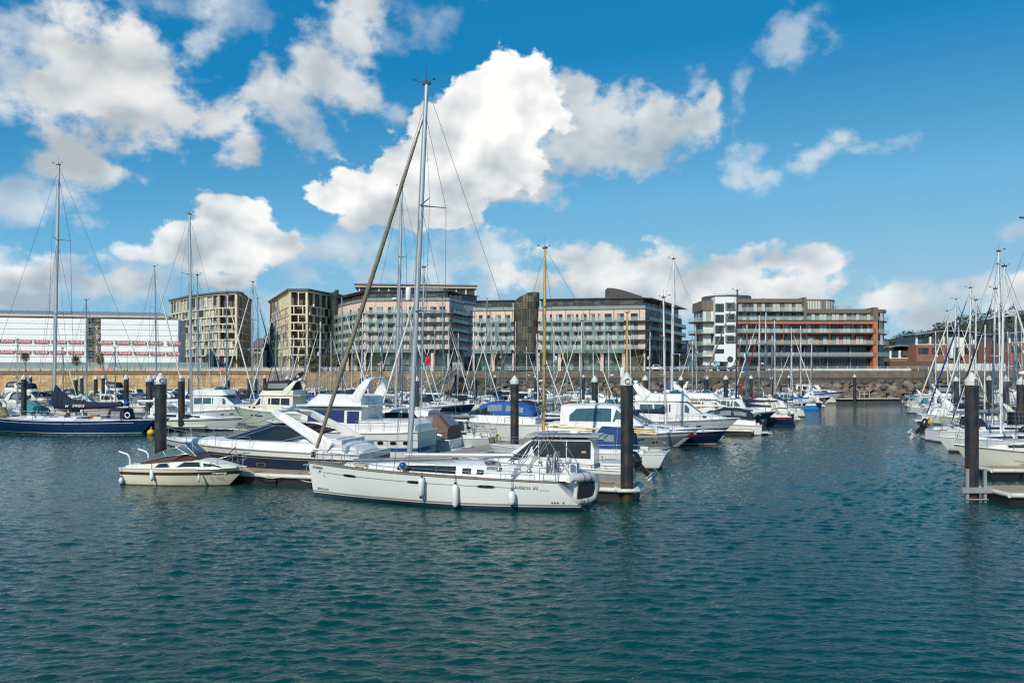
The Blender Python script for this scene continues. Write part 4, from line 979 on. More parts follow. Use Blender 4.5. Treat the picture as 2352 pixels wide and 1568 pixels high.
# ---- parked cars
tyre = M('tyre', (.02, .02, .02), .9); carglass = M('car glass', (.02, .025, .03), .06); hub = M('wheel rim', (.4, .4, .4), .35, .8); lampg = M('car lamp', (.7, .7, .68), .2); lampr = M('tail lamp', (.35, .02, .02), .3)
def car(u, Y, col, label, kind='car', rz=0.0, L_=4.4):
    paint = M('car paint %.2f %.2f' % (col[0], col[2]), col, .25, .1, coat=.6, var=.02); t = thing('parked_car', label, 'car', (gx(u, Y), Y, QZ), rz, 'cars parked along the quay')
    Wd = 1.75; prof = [(-2.2, .35), (-2.2, .95), (-1.6, 1.02), (-.9, 1.5), (.5, 1.5), (1.2, 1.0), (2.1, .85), (2.2, .6), (2.2, .35)]
    if kind == 'pickup': prof = [(-2.5, .45), (-2.5, 1.05), (-.8, 1.08), (-.75, 1.75), (.6, 1.75), (1.2, 1.15), (2.2, 1.02), (2.35, .7), (2.35, .45)]
    mb = MB(); n = len(prof)
    rows = [[(x, s*Wd/2*(1 if z < 1.1 else .84), z) for x, z in prof] for s in (-1, 1)]
    mb.add(rows[0]+rows[1], [tuple(range(n)), tuple(reversed(range(n, 2*n)))]+[(i, n+i, n+(i+1) % n, (i+1) % n) for i in range(n)]); mb.build('body', paint, t)
    a, bq = (prof[2], prof[3]) if kind != 'pickup' else (prof[2], prof[3]); c, d = prof[4], prof[5]
    for s in (-1, 1):
        m = MB(); pts = [(lerp(a[0], bq[0], .2)+.12, 1.12), (bq[0]+.15, bq[1]-.1), (c[0]-.1, c[1]-.1), (lerp(d[0], c[0], .15)-.1, 1.12)]
        m.plate([(x, s*(Wd/2*lerp(1, .84, (z-1.0)/.5 if kind != 'pickup' else (z-1.05)/.7)+.012), z) for x, z in (pts if s < 0 else pts[::-1])], (0, s, 0), .02); m.build('side_window', carglass, t)
    m = MB(); m.plate([(d[0]-.06, -.72, d[1]+.06), (d[0]-.06, .72, d[1]+.06), (c[0]+.06, .62, c[1]-.06), (c[0]+.06, -.62, c[1]-.06)], (1, 0, 1), .02)
    for v in range(len(m.v)): m.v[v] = (m.v[v][0]+.03, m.v[v][1], m.v[v][2]+.03)
    m.build('windscreen', carglass, t)
    for x in (-1.4, 1.4):
        for s in (-1, 1):
            w = MB(); w.lathe([(0, -.1), (.33, -.1), (.34, .1), (0, .1)], (x, s*.82, .34), 14, axis='Y'); wo = w.build('wheel', tyre, t)
            w = MB(); w.lathe([(0, s*.12-.005), (.2, s*.115)], (x, s*.82, .34), 10, axis='Y'); w.build('rim', hub, wo)
    for s in (-.6, .6):
        m = MB(); m.box((2.2 if kind != 'pickup' else 2.33, s, .72), (.08, .35, .14)); m.build('headlight', lampg, t)
        m = MB(); m.box((prof[0][0]-.01, s*1.2, .85), (.06, .14, .3)); m.build('tail_light', lampr, t)
car(1506, 219, (.75, .75, .74), 'white pickup parked behind the railing at the pink flats corner', 'pickup', .0)
car(1563, 218.5, (.30, .32, .33), 'silver grey car parked right of the white pickup', rz=3.14)
car(1597, 218, (.03, .035, .05), 'near black car parked beside the white stair tower', rz=.0)
car(1571+58, 217.5, (.10, .11, .12), 'dark grey car parked in front of the rounded balconies', rz=3.14)
car(1692, 216, (.015, .03, .10), 'dark blue car parked at the foot of the white stair tower', rz=0)
car(1656, 216.5, (.02, .03, .05), 'dark navy car half hidden by the railing below the stair tower', rz=0)
# ---------------------------------------------------------------- boat building
def gel(name, col, **k): return M(name, col, .28, 0, .05, 1.2, coat=.25, **k)
def hullmat(name, col, stain=.5):
    """glossy topsides with brownish weed and drip stains close to the waterline"""
    m, nt, b = newmat(name); tc = nd(nt, 'ShaderNodeTexCoord'); sp_ = nd(nt, 'ShaderNodeSeparateXYZ'); nt.links.new(tc.outputs['Object'], sp_.inputs[0])
    mp = nd(nt, 'ShaderNodeMapping'); mp.inputs['Scale'].default_value = (3.5, 3.5, .5); nt.links.new(tc.outputs['Object'], mp.inputs[0])
    n = nd(nt, 'ShaderNodeTexNoise'); n.inputs['Scale'].default_value = 1.0; n.inputs['Detail'].default_value = 5; nt.links.new(mp.outputs[0], n.inputs[0])
    z = math_(nt, 'ADD', sp_.outputs[2], math_(nt, 'MULTIPLY', math_(nt, 'SUBTRACT', n.outputs[0], .5), .35))
    k = ramp(nt, z, [(.0, (1, 1, 1)), (.12, (.55, .55, .55)), (.35, (0, 0, 0))])
    d = ramp(nt, n.outputs[0], [(.55, (0, 0, 0)), (.8, (.16, .16, .16))])
    c = mix(nt, math_(nt, 'MULTIPLY', k, stain), tuple(col), (col[0]*.45+.02, col[1]*.42+.03, col[2]*.25+.01))
    c = mix(nt, d, c, tuple(x*.75 for x in col))
    nt.links.new(c, b.inputs['Base Color']); b.inputs['Roughness'].default_value = .25; b.inputs['Coat Weight'].default_value = .25
    return m
WHT = hullmat('white gelcoat', (.68, .69, .67)); CRM = hullmat('cream gelcoat', (.70, .66, .52)); NVY = hullmat('navy topsides', (.004, .016, .050), .2); PALE = hullmat('pale stone gelcoat', (.58, .60, .53)); PGN = hullmat('pale green gelcoat', (.46, .54, .46))
GRYH = hullmat('pale grey topsides', (.40, .43, .42)); BLU = hullmat('bright blue topsides', (.02, .20, .48), .2); DGR = hullmat('grey topsides', (.22, .23, .23), .2); BLK = hullmat('black topsides', (.012, .013, .016), .1); REDH = hullmat('wine red topsides', (.24, .012, .02), .2); TEAL = hullmat('teal topsides', (.05, .22, .22), .2)
SUP = gel('white deck moulding', (.72, .72, .70), streak=.35); SUPC = gel('cream deck moulding', (.72, .69, .58), streak=.35); SUPG = gel('grey deck moulding', (.52, .53, .53))
NONSKID = M('nonskid deck', (.60, .60, .56), .8, var=.1, scale=4); TEAK = M('weathered teak', (.20, .165, .13), .8, var=.25, scale=6)
BOOT = gel('dark boot stripe', (.035, .04, .045)); ANTI = M('blue antifouling', (.015, .045, .085), .8, var=.3); ANTIR = M('red antifouling', (.22, .03, .03), .8); STB = gel('blue stripe', (.02, .07, .28)); STR = gel('red stripe', (.42, .02, .03)); STG = gel('grey stripe', (.20, .21, .22)); STBR = gel('brown stripe', (.075, .03, .022)); STGOLD = gel('gold stripe', (.45, .33, .12))
GLS = M('tinted boat glass', (.012, .015, .018), .04, var=.1, spec=.7); GLB = M('blue tinted glass', (.03, .10, .13), .04, spec=.8); CLR = M('clear vinyl', (.42, .47, .48), .12, alpha=.45); CLB = M('clear windscreen', (.10, .16, .18), .04, alpha=.55, spec=.8)
STEEL = M('stainless steel', (.60, .61, .62), .22, .85, var=.05); ALU = M('anodised mast', (.46, .48, .50), .38, .35, var=.05, scale=.8); MWH = M('white mast', (.74, .75, .75), .35, var=.04); MGOLD = M('gold anodised mast', (.62, .40, .12), .4, .25, var=.1); MBLK = M('carbon mast', (.015, .015, .016), .35); WIRE = M('rigging wire', (.16, .17, .18), .4, .5); WIREL = M('pale rope', (.55, .53, .47), .8)
def cloth(n, c): return M(n, c, .85, 0, .15, 2.5, bump=.25)
CNV = {'navy': cloth('navy canvas', (.004, .013, .038)), 'blue': cloth('royal blue canvas', (.012, .085, .30)), 'brown': cloth('brown canvas', (.145, .10, .075)), 'grey': cloth('grey canvas', (.17, .18, .185)), 'black': cloth('black canvas', (.018, .018, .022)), 'red': cloth('red canvas', (.26, .012, .02)), 'white': cloth('white canvas', (.66, .65, .60)), 'tan': cloth('tan canvas', (.235, .185, .105)), 'deepblue': cloth('deep blue canvas', (.008, .028, .13)), 'teal': cloth('teal canvas', (.02, .24, .25)), 'green': cloth('green canvas', (.03, .11, .06))}
RUB = M('black rubber', (.02, .02, .022), .6); PLW = M('white plastic', (.74, .74, .72), .4, var=.04); ORG = M('orange buoy', (.75, .25, .02), .5); YEL = M('yellow buoy', (.72, .42, .02), .5); HYP = M('grey hypalon', (.50, .50, .49), .55, var=.06)

class Hull:
    def __init__(s, L, B, fb, fs, rake=.8, tr=.3, tw=.8, tm=.42, p=2.2, tww=None, pw=1.5, flare=.25, e=.8, sk=1.6, dip=0.0, N=13):
        s.L, s.B, s.fb, s.fs, s.rake, s.tr, s.tw, s.tm, s.p, s.pw, s.flare, s.e, s.sk, s.dip, s.N = L, B, fb, fs, rake, tr, tw, tm, p, pw, flare, e, sk, dip, N
        s.tww = tw*.85 if tww is None else tww
    def sh(s, t): return s.fs + (s.fb-s.fs)*t**s.sk - s.dip*math.sin(math.pi*t)
    def _b(s, t, tw, tm, p):
        if t < tm: return tw + (1-tw)*math.sin(math.pi/2*t/tm)
        return max(0.0, 1-((t-tm)/(1-tm))**p)
    def hb(s, t, h):
        bd = s.B/2*s._b(t, s.tw, s.tm, s.p); bw = s.B/2*.92*s._b(t, s.tww, s.tm*.9, s.pw)*(1-s.flare*t)
        return max(.012, lerp(bw, bd, max(0, h)**s.e))
    def x(s, t, h): return -s.L/2 + s.L*t - s.rake*(1-h)*t**5 + s.tr*h*(1-t)**8
    def pt(s, t, h, sd=1, off=0.0): return V(s.x(t, h), sd*(s.hb(t, h)+off), s.sh(t)*h)
    def ptz(s, t, z, sd=1, off=0.0): return s.pt(t, z/s.sh(t), sd, off)
    def edge(s, t, sd=1, inset=0.0, dz=0.0):
        p = s.pt(t, 1, sd); return V(p.x, sd*max(0, abs(p.y)-inset), p.z+dz)
    def t_of(s, x): return (x + s.L/2)/s.L
    def wdeck(s, x): return s.hb(min(1, max(0, s.t_of(x))), 1)
    def zdeck(s, x): return s.sh(min(1, max(0, s.t_of(x))))
    def build(s, root, rows, mats, deckmat, name='hull', bul=.04, deckdz=0.0):
        """rows: list of ('z',val)/('h',val) from low to high; mats[i] between rows i and i+1"""
        mb = MB(); N = s.N; um = []
        for m in mats:
            if m not in um: um.append(m)
        if mats[0] not in um: um.append(mats[0])
        def hv(r, t):
            return min(r[1]/s.sh(t), .995) if r[0] == 'z' else (r[1] if r[1] < 1 else 1.0)
        grid = {}
        ts = [1-(1-i/N)**1.25 for i in range(N+1)]; ts[-1] = 1.0
        for sd in (1, -1):
            R_ = [[V(s.x(t, 0)+ (0 if t < .9 else -.1), sd*s.hb(t, 0)*.8, -.35) for t in ts]]
            for r in rows: R_.append([s.pt(t, hv(r, t), sd) for t in ts])
            grid[sd] = R_; n0 = len(mb.v); mb.v += [tuple(p) for r in R_ for p in r]; w_ = len(ts)
            for k in range(len(R_)-1):
                m = um.index(mats[max(0, k-1)])
                for j in range(w_-1):
                    q = [n0+k*w_+j, n0+k*w_+j+1, n0+(k+1)*w_+j+1, n0+(k+1)*w_+j]
                    mb.f.append(q if sd > 0 else q[::-1]); mb.m.append(m); mb.s.append(True)
        for k in range(len(rows)):
            a, b_ = grid[1][k][0], grid[1][k+1][0]; c, d = grid[-1][k+1][0], grid[-1][k][0]
            mb.add([a, b_, c, d], [(0, 1, 2, 3)], um.index(mats[max(0, k-1)]))
        o = mb.build(name, um, root)
        md = MB(); pr = []; sr = []; cr = []
        for t in ts:
            e1 = s.edge(t, 1, .02, deckdz+.0); pr.append(e1); sr.append(V(e1.x, -e1.y, e1.z)); cr.append(V(e1.x, 0, e1.z+.03*min(1, e1.y)))
        md.grid([pr, cr, sr], 0, False)
        if bul:
            for sd in (1, -1): md.tube([s.edge(t, sd, .0, .012) for t in ts], bul, 5, 1)
            md.tube([s.edge(0, 1, 0, .012), s.edge(0, -1, 0, .012)], bul, 5, 1)
        md.build('deck', [deckmat, SUP if bul != .041 else TEAK], root)
        return o
    def stripe(s, root, z0, z1, t0, t1, mat, name='stripe', hk=False, n=14, off=.008):
        mb = MB()
        for sd in (1, -1):
            f = (lambda t, z: s.pt(t, z, sd, off)) if hk else (lambda t, z: s.ptz(t, z, sd, off))
            a = [f(lerp(t0, t1, i/n), z0) for i in range(n+1)]; b_ = [f(lerp(t0, t1, i/n), z1) for i in range(n+1)]
            mb.grid([a, b_] if sd > 0 else [b_, a], 0, True)
        return mb.build(name, mat, root)
    def port(s, root, t, h, w, hh, mat, sd, name='porthole', n=8, off=.012, fr=None):
        c = s.pt(t, h, sd, off); a = s.pt(t-.02, h, sd, off); b_ = s.pt(t+.02, h, sd, off); ux = (b_-a).normalized(); uz = (s.pt(t, h+.05, sd, off)-c).normalized()
        nn = ux.cross(uz)*(-sd); nn = nn if nn.y*sd > 0 else -nn
        mb = MB()
        def ring(k): return [c + ux*(w/2*k*(abs(math.cos(q))**.6*(1 if math.cos(q) > 0 else -1))) + uz*(hh/2*k*(abs(math.sin(q))**.6*(1 if math.sin(q) > 0 else -1))) for q in [2*math.pi*(i+.5)/n for i in range(n)]]
        if fr: mb.plate([p for p in ring(1.18)], nn, .02, 1)
        mb.plate([p+nn*.006 for p in ring(1)], nn, .02, 0)
        return mb.build(name, [mat, fr or mat], root)
    def text(s, root, body, t, h, size, mat, sd, sx=1.0, shear=0.0, name='lettering', off=.012):
        c = s.pt(t, h, sd, off); a = s.pt(t-.015, h, sd, off); b_ = s.pt(t+.015, h, sd, off); d = b_-a; ang = math.atan2(d.y, d.x) + (math.pi if sd > 0 else 0)
        up = s.pt(t, h+.08, sd, off)-s.pt(t, h-.08, sd, off); tilt = math.atan2(math.hypot(up.x, up.y)*(1 if (up.y*sd) > 0 else -1), up.z)
        pitch = math.atan2(d.z, math.hypot(d.x, d.y))*(1 if sd < 0 else -1)
        M_ = Matrix.Rotation(ang, 3, 'Z') @ Matrix.Rotation(-pitch, 3, 'Y') @ Matrix.Rotation(R(90)-tilt, 3, 'X')
        return text(name, body, size, mat, root, c, M_.to_euler(), 'CENTER', .003, sx, shear)

class Cab:
    """superstructure lofted through stations (x, z0, z1, w0, w1), bow to stern or stern to bow; glazing follows its faces"""
    def __init__(s, st, rd=.12, crown=.08): s.st = sorted(st); s.rd = rd; s.crown = crown
    def at(s, x):
        st = s.st
        if x <= st[0][0]: return st[0]
        for a, b_ in zip(st, st[1:]):
            if x <= b_[0]:
                k = (x-a[0])/max(1e-6, b_[0]-a[0]); return tuple(lerp(p, q, k) for p, q in zip(a, b_))
        return st[-1]
    def prof(s, q):
        x, z0, z1, w0, w1 = q; rd = min(s.rd, (z1-z0)*.4, w1*.4)
        h = [(w0, z0), (lerp(w0, w1, .93), z1-rd), (w1-rd*.5, z1-rd*.3), (w1-rd*1.3, z1+.0), (w1*.5, z1+s.crown*.75), (0, z1+s.crown)]
        return [V(x, w, z) for w, z in h] + [V(x, -w, z) for w, z in h[-2::-1]]
    def mesh(s, mb, m=0):
        R_ = [s.prof(q) for q in s.st]; mb.grid(R_, m, False)
        for r, rev in ((R_[0], False), (R_[-1], True)): mb.poly(list(reversed(r)) if rev else r, m)
        return mb
    def build(s, root, mat, name='cabin'): return s.mesh(MB()).build(name, mat, root)
    def side(s, x, f, sd, off=0.0):
        q = s.at(x); return V(x, sd*(lerp(q[3], q[4], f)+off), lerp(q[1], q[2], f))
    def win(s, root, pts, mat=None, name='window', sides=(1, -1), off=.012, th=.03, par=None):
        out = []
        for sd in sides:
            mb = MB(); P = [s.side(x, f, sd, off) for x, f in pts]
            # follow the loft: cut into a fan of planar pieces is enough for glazing
            mb.plate(P if sd < 0 else P[::-1], (0, sd, .15), th); out.append(mb.build(name, mat or GLS, root))
        return out
    def strip(s, root, x0, x1, f0, f1, mat=None, name='window', sides=(1, -1), n=6, off=.012):
        """long window that follows the curve of the side"""
        for sd in sides:
            mb = MB(); g0 = f0 if callable(f0) else (lambda k: f0); g1_ = f1 if callable(f1) else (lambda k: f1)
            a = [s.side(lerp(x0, x1, i/n), g0(i/n), sd, off) for i in range(n+1)]; b_ = [s.side(lerp(x0, x1, i/n), g1_(i/n), sd, off) for i in range(n+1)]
            ai = [p-V(0, sd*(off+.02), 0) for p in a]; bi = [p-V(0, sd*(off+.02), 0) for p in b_]
            mb.grid([a, b_] if sd < 0 else [b_, a]); mb.grid([b_, bi]); mb.grid([ai, a]); mb.build(name, mat or GLS, root)
    def top(s, x, q, off=.012):
        a = s.at(x); w = a[4]-s.rd*1.3*1.0; return V(x, q*w, a[2]+s.crown*(1-q*q)+off)
    def screen(s, root, x0, x1, w=.92, n=3, mat=None, name='windscreen', gap=.05, m_=None):
        """front glazing on the sloped top surface, in n panes"""
        for i in range(n):
            a, b_ = -w+2*w*i/n+gap/2, -w+2*w*(i+1)/n-gap/2
            mb = MB(); mb.grid([[s.top(x0, lerp(a, b_, k/2)) for k in range(3)], [s.top(x1, lerp(a, b_, k/2)) for k in range(3)]], 0, False)
            P = [s.top(x0, a), s.top(x0, b_), s.top(x1, b_), s.top(x1, a)]; Q = [p-V(0, 0, .04) for p in P]
            mb.add(P+Q, [(i_, (i_+1) % 4, 4+(i_+1) % 4, 4+i_) for i_ in range(4)])
            mb.build(name, mat or GLS, root)

def rail(root, H, t0, t1, h=.6, n=6, inset=.08, r=.018, mid=True, bow=True, name='guard_rail', mat=None, sides=(1, -1), dz=0.0):
    mb = MB()
    ts = [lerp(t0, t1, i/n) for i in range(n+1)]
    tops = {}
    for sd in sides:
        P = [H.edge(t, sd, inset, h+dz) for t in ts]; tops[sd] = P
        mb.tube(P, r, 5)
        if mid: mb.tube([H.edge(t, sd, inset, h*.5+dz) for t in ts], r*.6, 4)
        for t in ts: mb.tube([H.edge(t, sd, inset, dz), H.edge(t, sd, inset, h+dz)], r*.9, 5)
    if bow and len(sides) == 2: mb.tube([tops[1][-1], tops[1][-1]*.5+tops[-1][-1]*.5+V(.25, 0, .03), tops[-1][-1]], r, 5)
    return mb.build(name, mat or STEEL, root)
def flatarch(mb, path, chord, th, m=0):
    """arch of flat section: chord along x, path in y/z"""
    rows = []
    for i, p in enumerate(path):
        a = path[max(0, i-1)]; b_ = path[min(len(path)-1, i+1)]; t = (Vector(b_)-Vector(a)).normalized(); c = chord[i] if isinstance(chord, list) else chord
        ux = V(1, 0, 0); ux = (ux-t*ux.dot(t)).normalized(); nn = t.cross(ux)
        rows.append([Vector(p)+ux*c/2+nn*th*.2, Vector(p)+ux*c*.3+nn*th/2, Vector(p)-ux*c*.3+nn*th/2, Vector(p)-ux*c/2+nn*th*.2, Vector(p)-ux*c/2-nn*th/2, Vector(p)+ux*c/2-nn*th/2])
    mb.grid(rows, m, False, close=True); mb.poly(rows[0][::-1], m); mb.poly(rows[-1], m); return mb
def wrap_screen(root, xf, xb, w, zb, zt, rk, mat=None, n=8, name='windscreen', frame=None, wt=.86, sill=None):
    """wrap round windscreen: glass wall following a rounded plan, raked back"""
    mb = MB(); bot = []; top = []
    for i in range(n+1):
        a = math.pi*(i/n-.5); y = math.sin(a); c = abs(math.cos(a))**.6
        bot.append(V(xb+(xf-xb)*c, w*y, zb)); top.append(V(xb+(xf-xb)*c*.72-rk, w*y*wt, zt if abs(y) < .99 else zb+(zt-zb)*.55))
    mb.grid([bot, top], 0, False); mb.grid([[p-V(.03, 0, 0) for p in top], [p-V(.03, 0, 0) for p in bot]], 0, False)
    g = mb.build(name, mat or GLS, root); fr = MB(); fr.tube(top, .022, 5); fr.tube(bot, .022, 5)
    for i in range(0, n+1, 2): fr.tube([bot[i], top[i]], .018, 5)
    fr.build('windscreen_frame', frame or STEEL, root); return top
def radar(root, c, r=.3, name='radar_dome'):
    mb = MB(); mb.lathe([(0, 0), (r*.9, .0), (r, .06), (r*.98, .14), (r*.8, .21), (0, .24)], c, 12); return mb.build(name, PLW, root)
def outboard(root, c, s=1.0, tilt=0.0, rz=0.0, cowl=None, name='outboard_motor'):
    """motor hung on a transom at c; leg hangs down, tilt swings the leg aft and up"""
    e = link(name, None, root, c, rz); e.rotation_euler = (0, tilt, rz)
    mb = MB(); rows = []
    for z, hx, hy, ox in ((.0, .12, .12, -.16), (.04, .24, .17, -.18), (.25, .31, .21, -.20), (.48, .30, .20, -.24), (.62, .22, .15, -.27), (.67, .05, .05, -.28)):
        rows.append([V(ox+hx*math.cos(q), hy*math.sin(q), z)*s for q in [2*math.pi*j/10 for j in range(10)]])
    mb.grid(rows, 0, True, close=True); mb.build('cowl', cowl or BLK, e)
    mb = MB(); mb.box((-.25*s, 0, -.25*s), (.2*s, .13*s, .8*s)); mb.box((-.08*s, 0, 0), (.25*s, .26*s, .25*s)); mb.build('leg', cowl or BLK, e)
    mb = MB(); mb.lathe([(0, -.35*s), (.08*s, -.2*s), (.09*s, .1*s), (.03*s, .22*s)], (-.28*s, 0, -.72*s), 8, axis='X')
    mb.box((-.27*s, 0, -.90*s), (.2*s, .03*s, .3*s)); mb.box((-.30*s, 0, -.58*s), (.42*s, .22*s, .03*s))
    for k in range(3):
        a = k*2.09; mb.box((-.62*s, math.sin(a)*.12*s, -.72*s+math.cos(a)*.12*s), (.05*s, .12*s, .2*s))
    mb.build('propeller', SUPG, e); return e
def fender(label, p, L_=.75, r=.13, mat=None, cap=None, tilt=0.0, rope=.5, group='fenders hung along the boats'):
    t = thing('fender', label, 'fender', p, 0, group); t.rotation_euler = (tilt, tilt*.6, 0)
    mb = MB(); mb.lathe([(.02, 0), (r*.6, .05), (r, .15), (r, L_-.15), (r*.6, L_-.05), (.03, L_)], (0, 0, 0), 12); mb.build('body', mat or PLW, t)
    mb = MB(); mb.lathe([(0, -.07), (.05, -.06), (r*.45, .03)], n=8); mb.lathe([(r*.45, L_-.03), (.05, L_+.07), (0, L_+.08)], n=8); mb.build('end_cap', cap or BLK, t)
    mb = MB(); mb.tube([(0, 0, L_+.05), (0, 0, L_+.05+rope)], .014, 5); mb.build('rope', BLK, t); return t
def sailpole(root, x0, z0, ztop, r, mat, aft=0.0, chord=1.5, name='mast'):
    mb = MB(); n = 6; mb.tube([(lerp(x0, x0-aft, i/n), 0, lerp(z0, ztop, i/n)) for i in range(n+1)], [r]*(n-1)+[r*.9, r*.7], 8, ry=1/chord)
    return mb.build(name, mat, root)
def headgear(mast, x, z, s=1.0):
    mb = MB(); mb.box((x, 0, z+.05), (.5*s, .16, .12)); mb.tube([(x, 0, z), (x+.02, 0, z+1.1*s)], .012*s, 4); mb.tube([(x+.2, 0, z+.1), (x+.75*s, 0, z+.32*s)], .014*s, 4); mb.box((x+.75*s, 0, z+.36*s), (.30*s, .02, .10*s)); mb.lathe([(0, -.05), (.09*s, 0), (0, .05)], (x-.5*s, 0, z+.28*s), 6)
    mb.tube([(x-.1, 0, z+.1), (x-.5*s, 0, z+.28*s)], .014*s, 4); mb.lathe([(0, 0), (.06*s, 0), (.06*s, .18*s), (0, .2*s)], (x, 0, z+.1), 6)
    return mb.build('wind_vane', RUB, mast)
def rig(root, H, xm, zd, zt, r, mat, aft=.4, spr=((.48, 1.0), (.74, .8)), sweep=.35, furl=None, furl_r=.09, wr=.012, frac=.93, boom=None, cover=None, backstay=True, radarz=None, vane=1.0, bz=1.5, boomL=None, lazy=False, baby=False, fx=None, wmat=None, bmat=None, reflector=False):
    m = sailpole(root, xm, zd, zt, r, mat, aft); mx = lambda z: xm - aft*(z-zd)/(zt-zd)
    if vane: headgear(m, mx(zt), zt, vane)
    tips = []
    for k, (f, w) in enumerate(spr):
        z = lerp(zd, zt, f); s_ = MB()
        for sd in (1, -1): s_.tube([(mx(z), sd*r*.5, z), (mx(z)-sweep*w, sd*w, z+.08)], [.045, .025], 5)
        s_.build('spreader', mat, m); tips.append((z, w))
    wm_ = MB(); cp = H.wdeck(xm-.3)
    zf = lerp(zd, zt, frac)
    for sd in (1, -1):
        P = [V(mx(zf), 0, zf)] + [V(mx(z)-sweep*w, sd*w, z+.08) for z, w in reversed(tips)] + [V(xm-sweep*.9, sd*(cp-.08), H.zdeck(xm))]
        wm_.tube(P, wr, 4, caps=False)
        for z, w in tips[:2]: wm_.tube([V(mx(z), 0, z), V(xm+.1, sd*(cp-.15), H.zdeck(xm))], wr*.8, 4, caps=False)
        if len(tips) > 1: wm_.tube([V(mx(tips[1][0]), 0, tips[1][0]), V(mx(tips[0][0])-sweep*tips[0][1], sd*tips[0][1], tips[0][0]+.08)], wr*.8, 4, caps=False)
    bx = (H.L/2-.12) if fx is None else fx; bow = V(bx, 0, H.zdeck(bx)+.1); hd = V(mx(zf)+r, 0, zf)
    wm_.tube([bow, hd], wr, 4, caps=False)
    if backstay:
        st = V(H.x(0, 1)+.1, 0, H.sh(0)); sp = V(lerp(st.x, mx(zt), .22), 0, lerp(st.z, zt, .22)); wm_.tube([V(mx(zt), 0, zt), sp], wr, 4, caps=False)
        for sd in (1, -1): wm_.tube([sp, V(st.x, sd*H.wdeck(st.x)*.7, st.z)], wr, 4, caps=False)
    # halyards beside the mast
    for yy in (.12, -.12): wm_.tube([(mx(zt)+.05, yy*.5, zt), (xm+.05, yy*1.5, zd+.5)], wr*.6, 4, caps=False)
    wm_.build('rigging', wmat or WIRE, root)
    if furl is not None:
        mb = MB(); n = 16; P = []; Rr = []
        for i in range(n+1):
            k = .035+.9*i/n; q = bow.lerp(hd, k); P.append(q); Rr.append(furl_r*(.55+.6*math.sin(math.pi*min(1, k*1.15))**.7)*(1+.10*math.sin(i*2.3)))
        mb.tube(P, Rr, 8); mb.tube([bow, bow.lerp(hd, .03)], furl_r*.9, 8); mb.build('furled_sail', furl, root)
    if boom:
        zb = zd+bz; bl = boomL or (xm - H.x(0, 1))*.78; b0 = V(xm-r, 0, zb); b1 = V(xm-bl, 0, zb+.12)
        mb = MB(); mb.tube([b0, b1], .085*boom, 6, ry=.8); bo = mb.build('boom', bmat or mat, root)
        if cover is not None:
            mb = MB(); n = 8; P = []; Rr = []
            rows = []
            for i in range(n+1):
                k = i/n; q = b0.lerp(b1, lerp(-.02, .96, k)); hh = lerp(.62, .22, k**.6)*boom; ww = lerp(.20, .12, k)*boom
                if i == 0: hh *= 1.5
                rows.append([q+V(0, ww*math.cos(a)*(1 if math.sin(a) < .5 else .55), -.10+hh*.5+hh*.55*math.sin(a)+.02*math.sin(i*3+a*2)) for a in [2*math.pi*j/8 for j in range(8)]])
            mb.grid(rows, 0, True, close=True); mb.poly(rows[0][::-1]); mb.poly(rows[-1]); mb.build('sail_cover', cover, root)
        lm = MB(); lm.tube([V(mx(zt)-.1, 0, zt-.2), b1+V(.1, 0, .1)], wr*.7, 4, caps=False)
        lm.tube([b0.lerp(b1, .75), V(b0.lerp(b1, .75).x, 0, H.zdeck(0)+.4)], wr*1.3, 4, caps=False); lm.build('topping_lift', wmat or WIRE, root)
    if radarz:
        z = radarz; mb = MB(); mb.box((mx(z)+.3, 0, z-.03), (.5, .2, .05)); mb.build('radar_bracket', mat, m); radar(m, (mx(z)+.45, 0, z), .3)
    if reflector:
        z = lerp(zd, zt, .62); mb = MB(); mb.lathe([(0, 0), (.11, .02), (.12, .1), (.12, .5), (.1, .58), (0, .6)], (mx(z)+.25, .0, z), 8); mb.build('radar_reflector', PLW, m)
    return m
def sprayhood(root, x, w, z, h, mat, l=1.3, win=True, name='sprayhood'):
    st = [(x+l*.5, z, z+h*.25, w, w*.9), (x+l*.28, z, z+h*.8, w, w*.86), (x, z, z+h, w, w*.85), (x-l*.5, z, z+h*1.02, w, w*.86)]
    c = Cab(st, .2, .1); o = c.build(root, mat, name)
    if win: c.screen(root, x+l*.29, x+l*.49, .8, 2, CLB, 'hood_window', .1)
    return c
def pushpit(root, H, t=.12, h=.62):
    mb = MB()
    P = [H.edge(t, 1, .08, h), H.edge(.01, 1, .1, h), H.edge(.01, -1, .1, h), H.edge(t, -1, .08, h)]
    mb.tube(P, .018, 5); mb.tube([p-V(0, 0, h*.45) for p in P], .014, 5)
    for p in P: mb.tube([p, p-V(0, 0, h)], .018, 5)
    return mb.build('pushpit', STEEL, root)
def wheel(root, c, r=.4, name='steering_wheel'):
    mb = MB(); mb.tube([V(c[0], c[1]+r*math.cos(a), c[2]+r*math.sin(a)) for a in [2*math.pi*i/16 for i in range(17)]], .022, 5)
    for i in range(3): a = math.pi*i/3; mb.tube([V(c[0], c[1]+r*math.cos(a), c[2]+r*math.sin(a)), V(c[0], c[1]-r*math.cos(a), c[2]-r*math.sin(a))], .012, 4)
    mb.box((c[0]+.1, c[1], c[2]-.25), (.18, .25, .7)); return mb.build(name, STEEL, root)

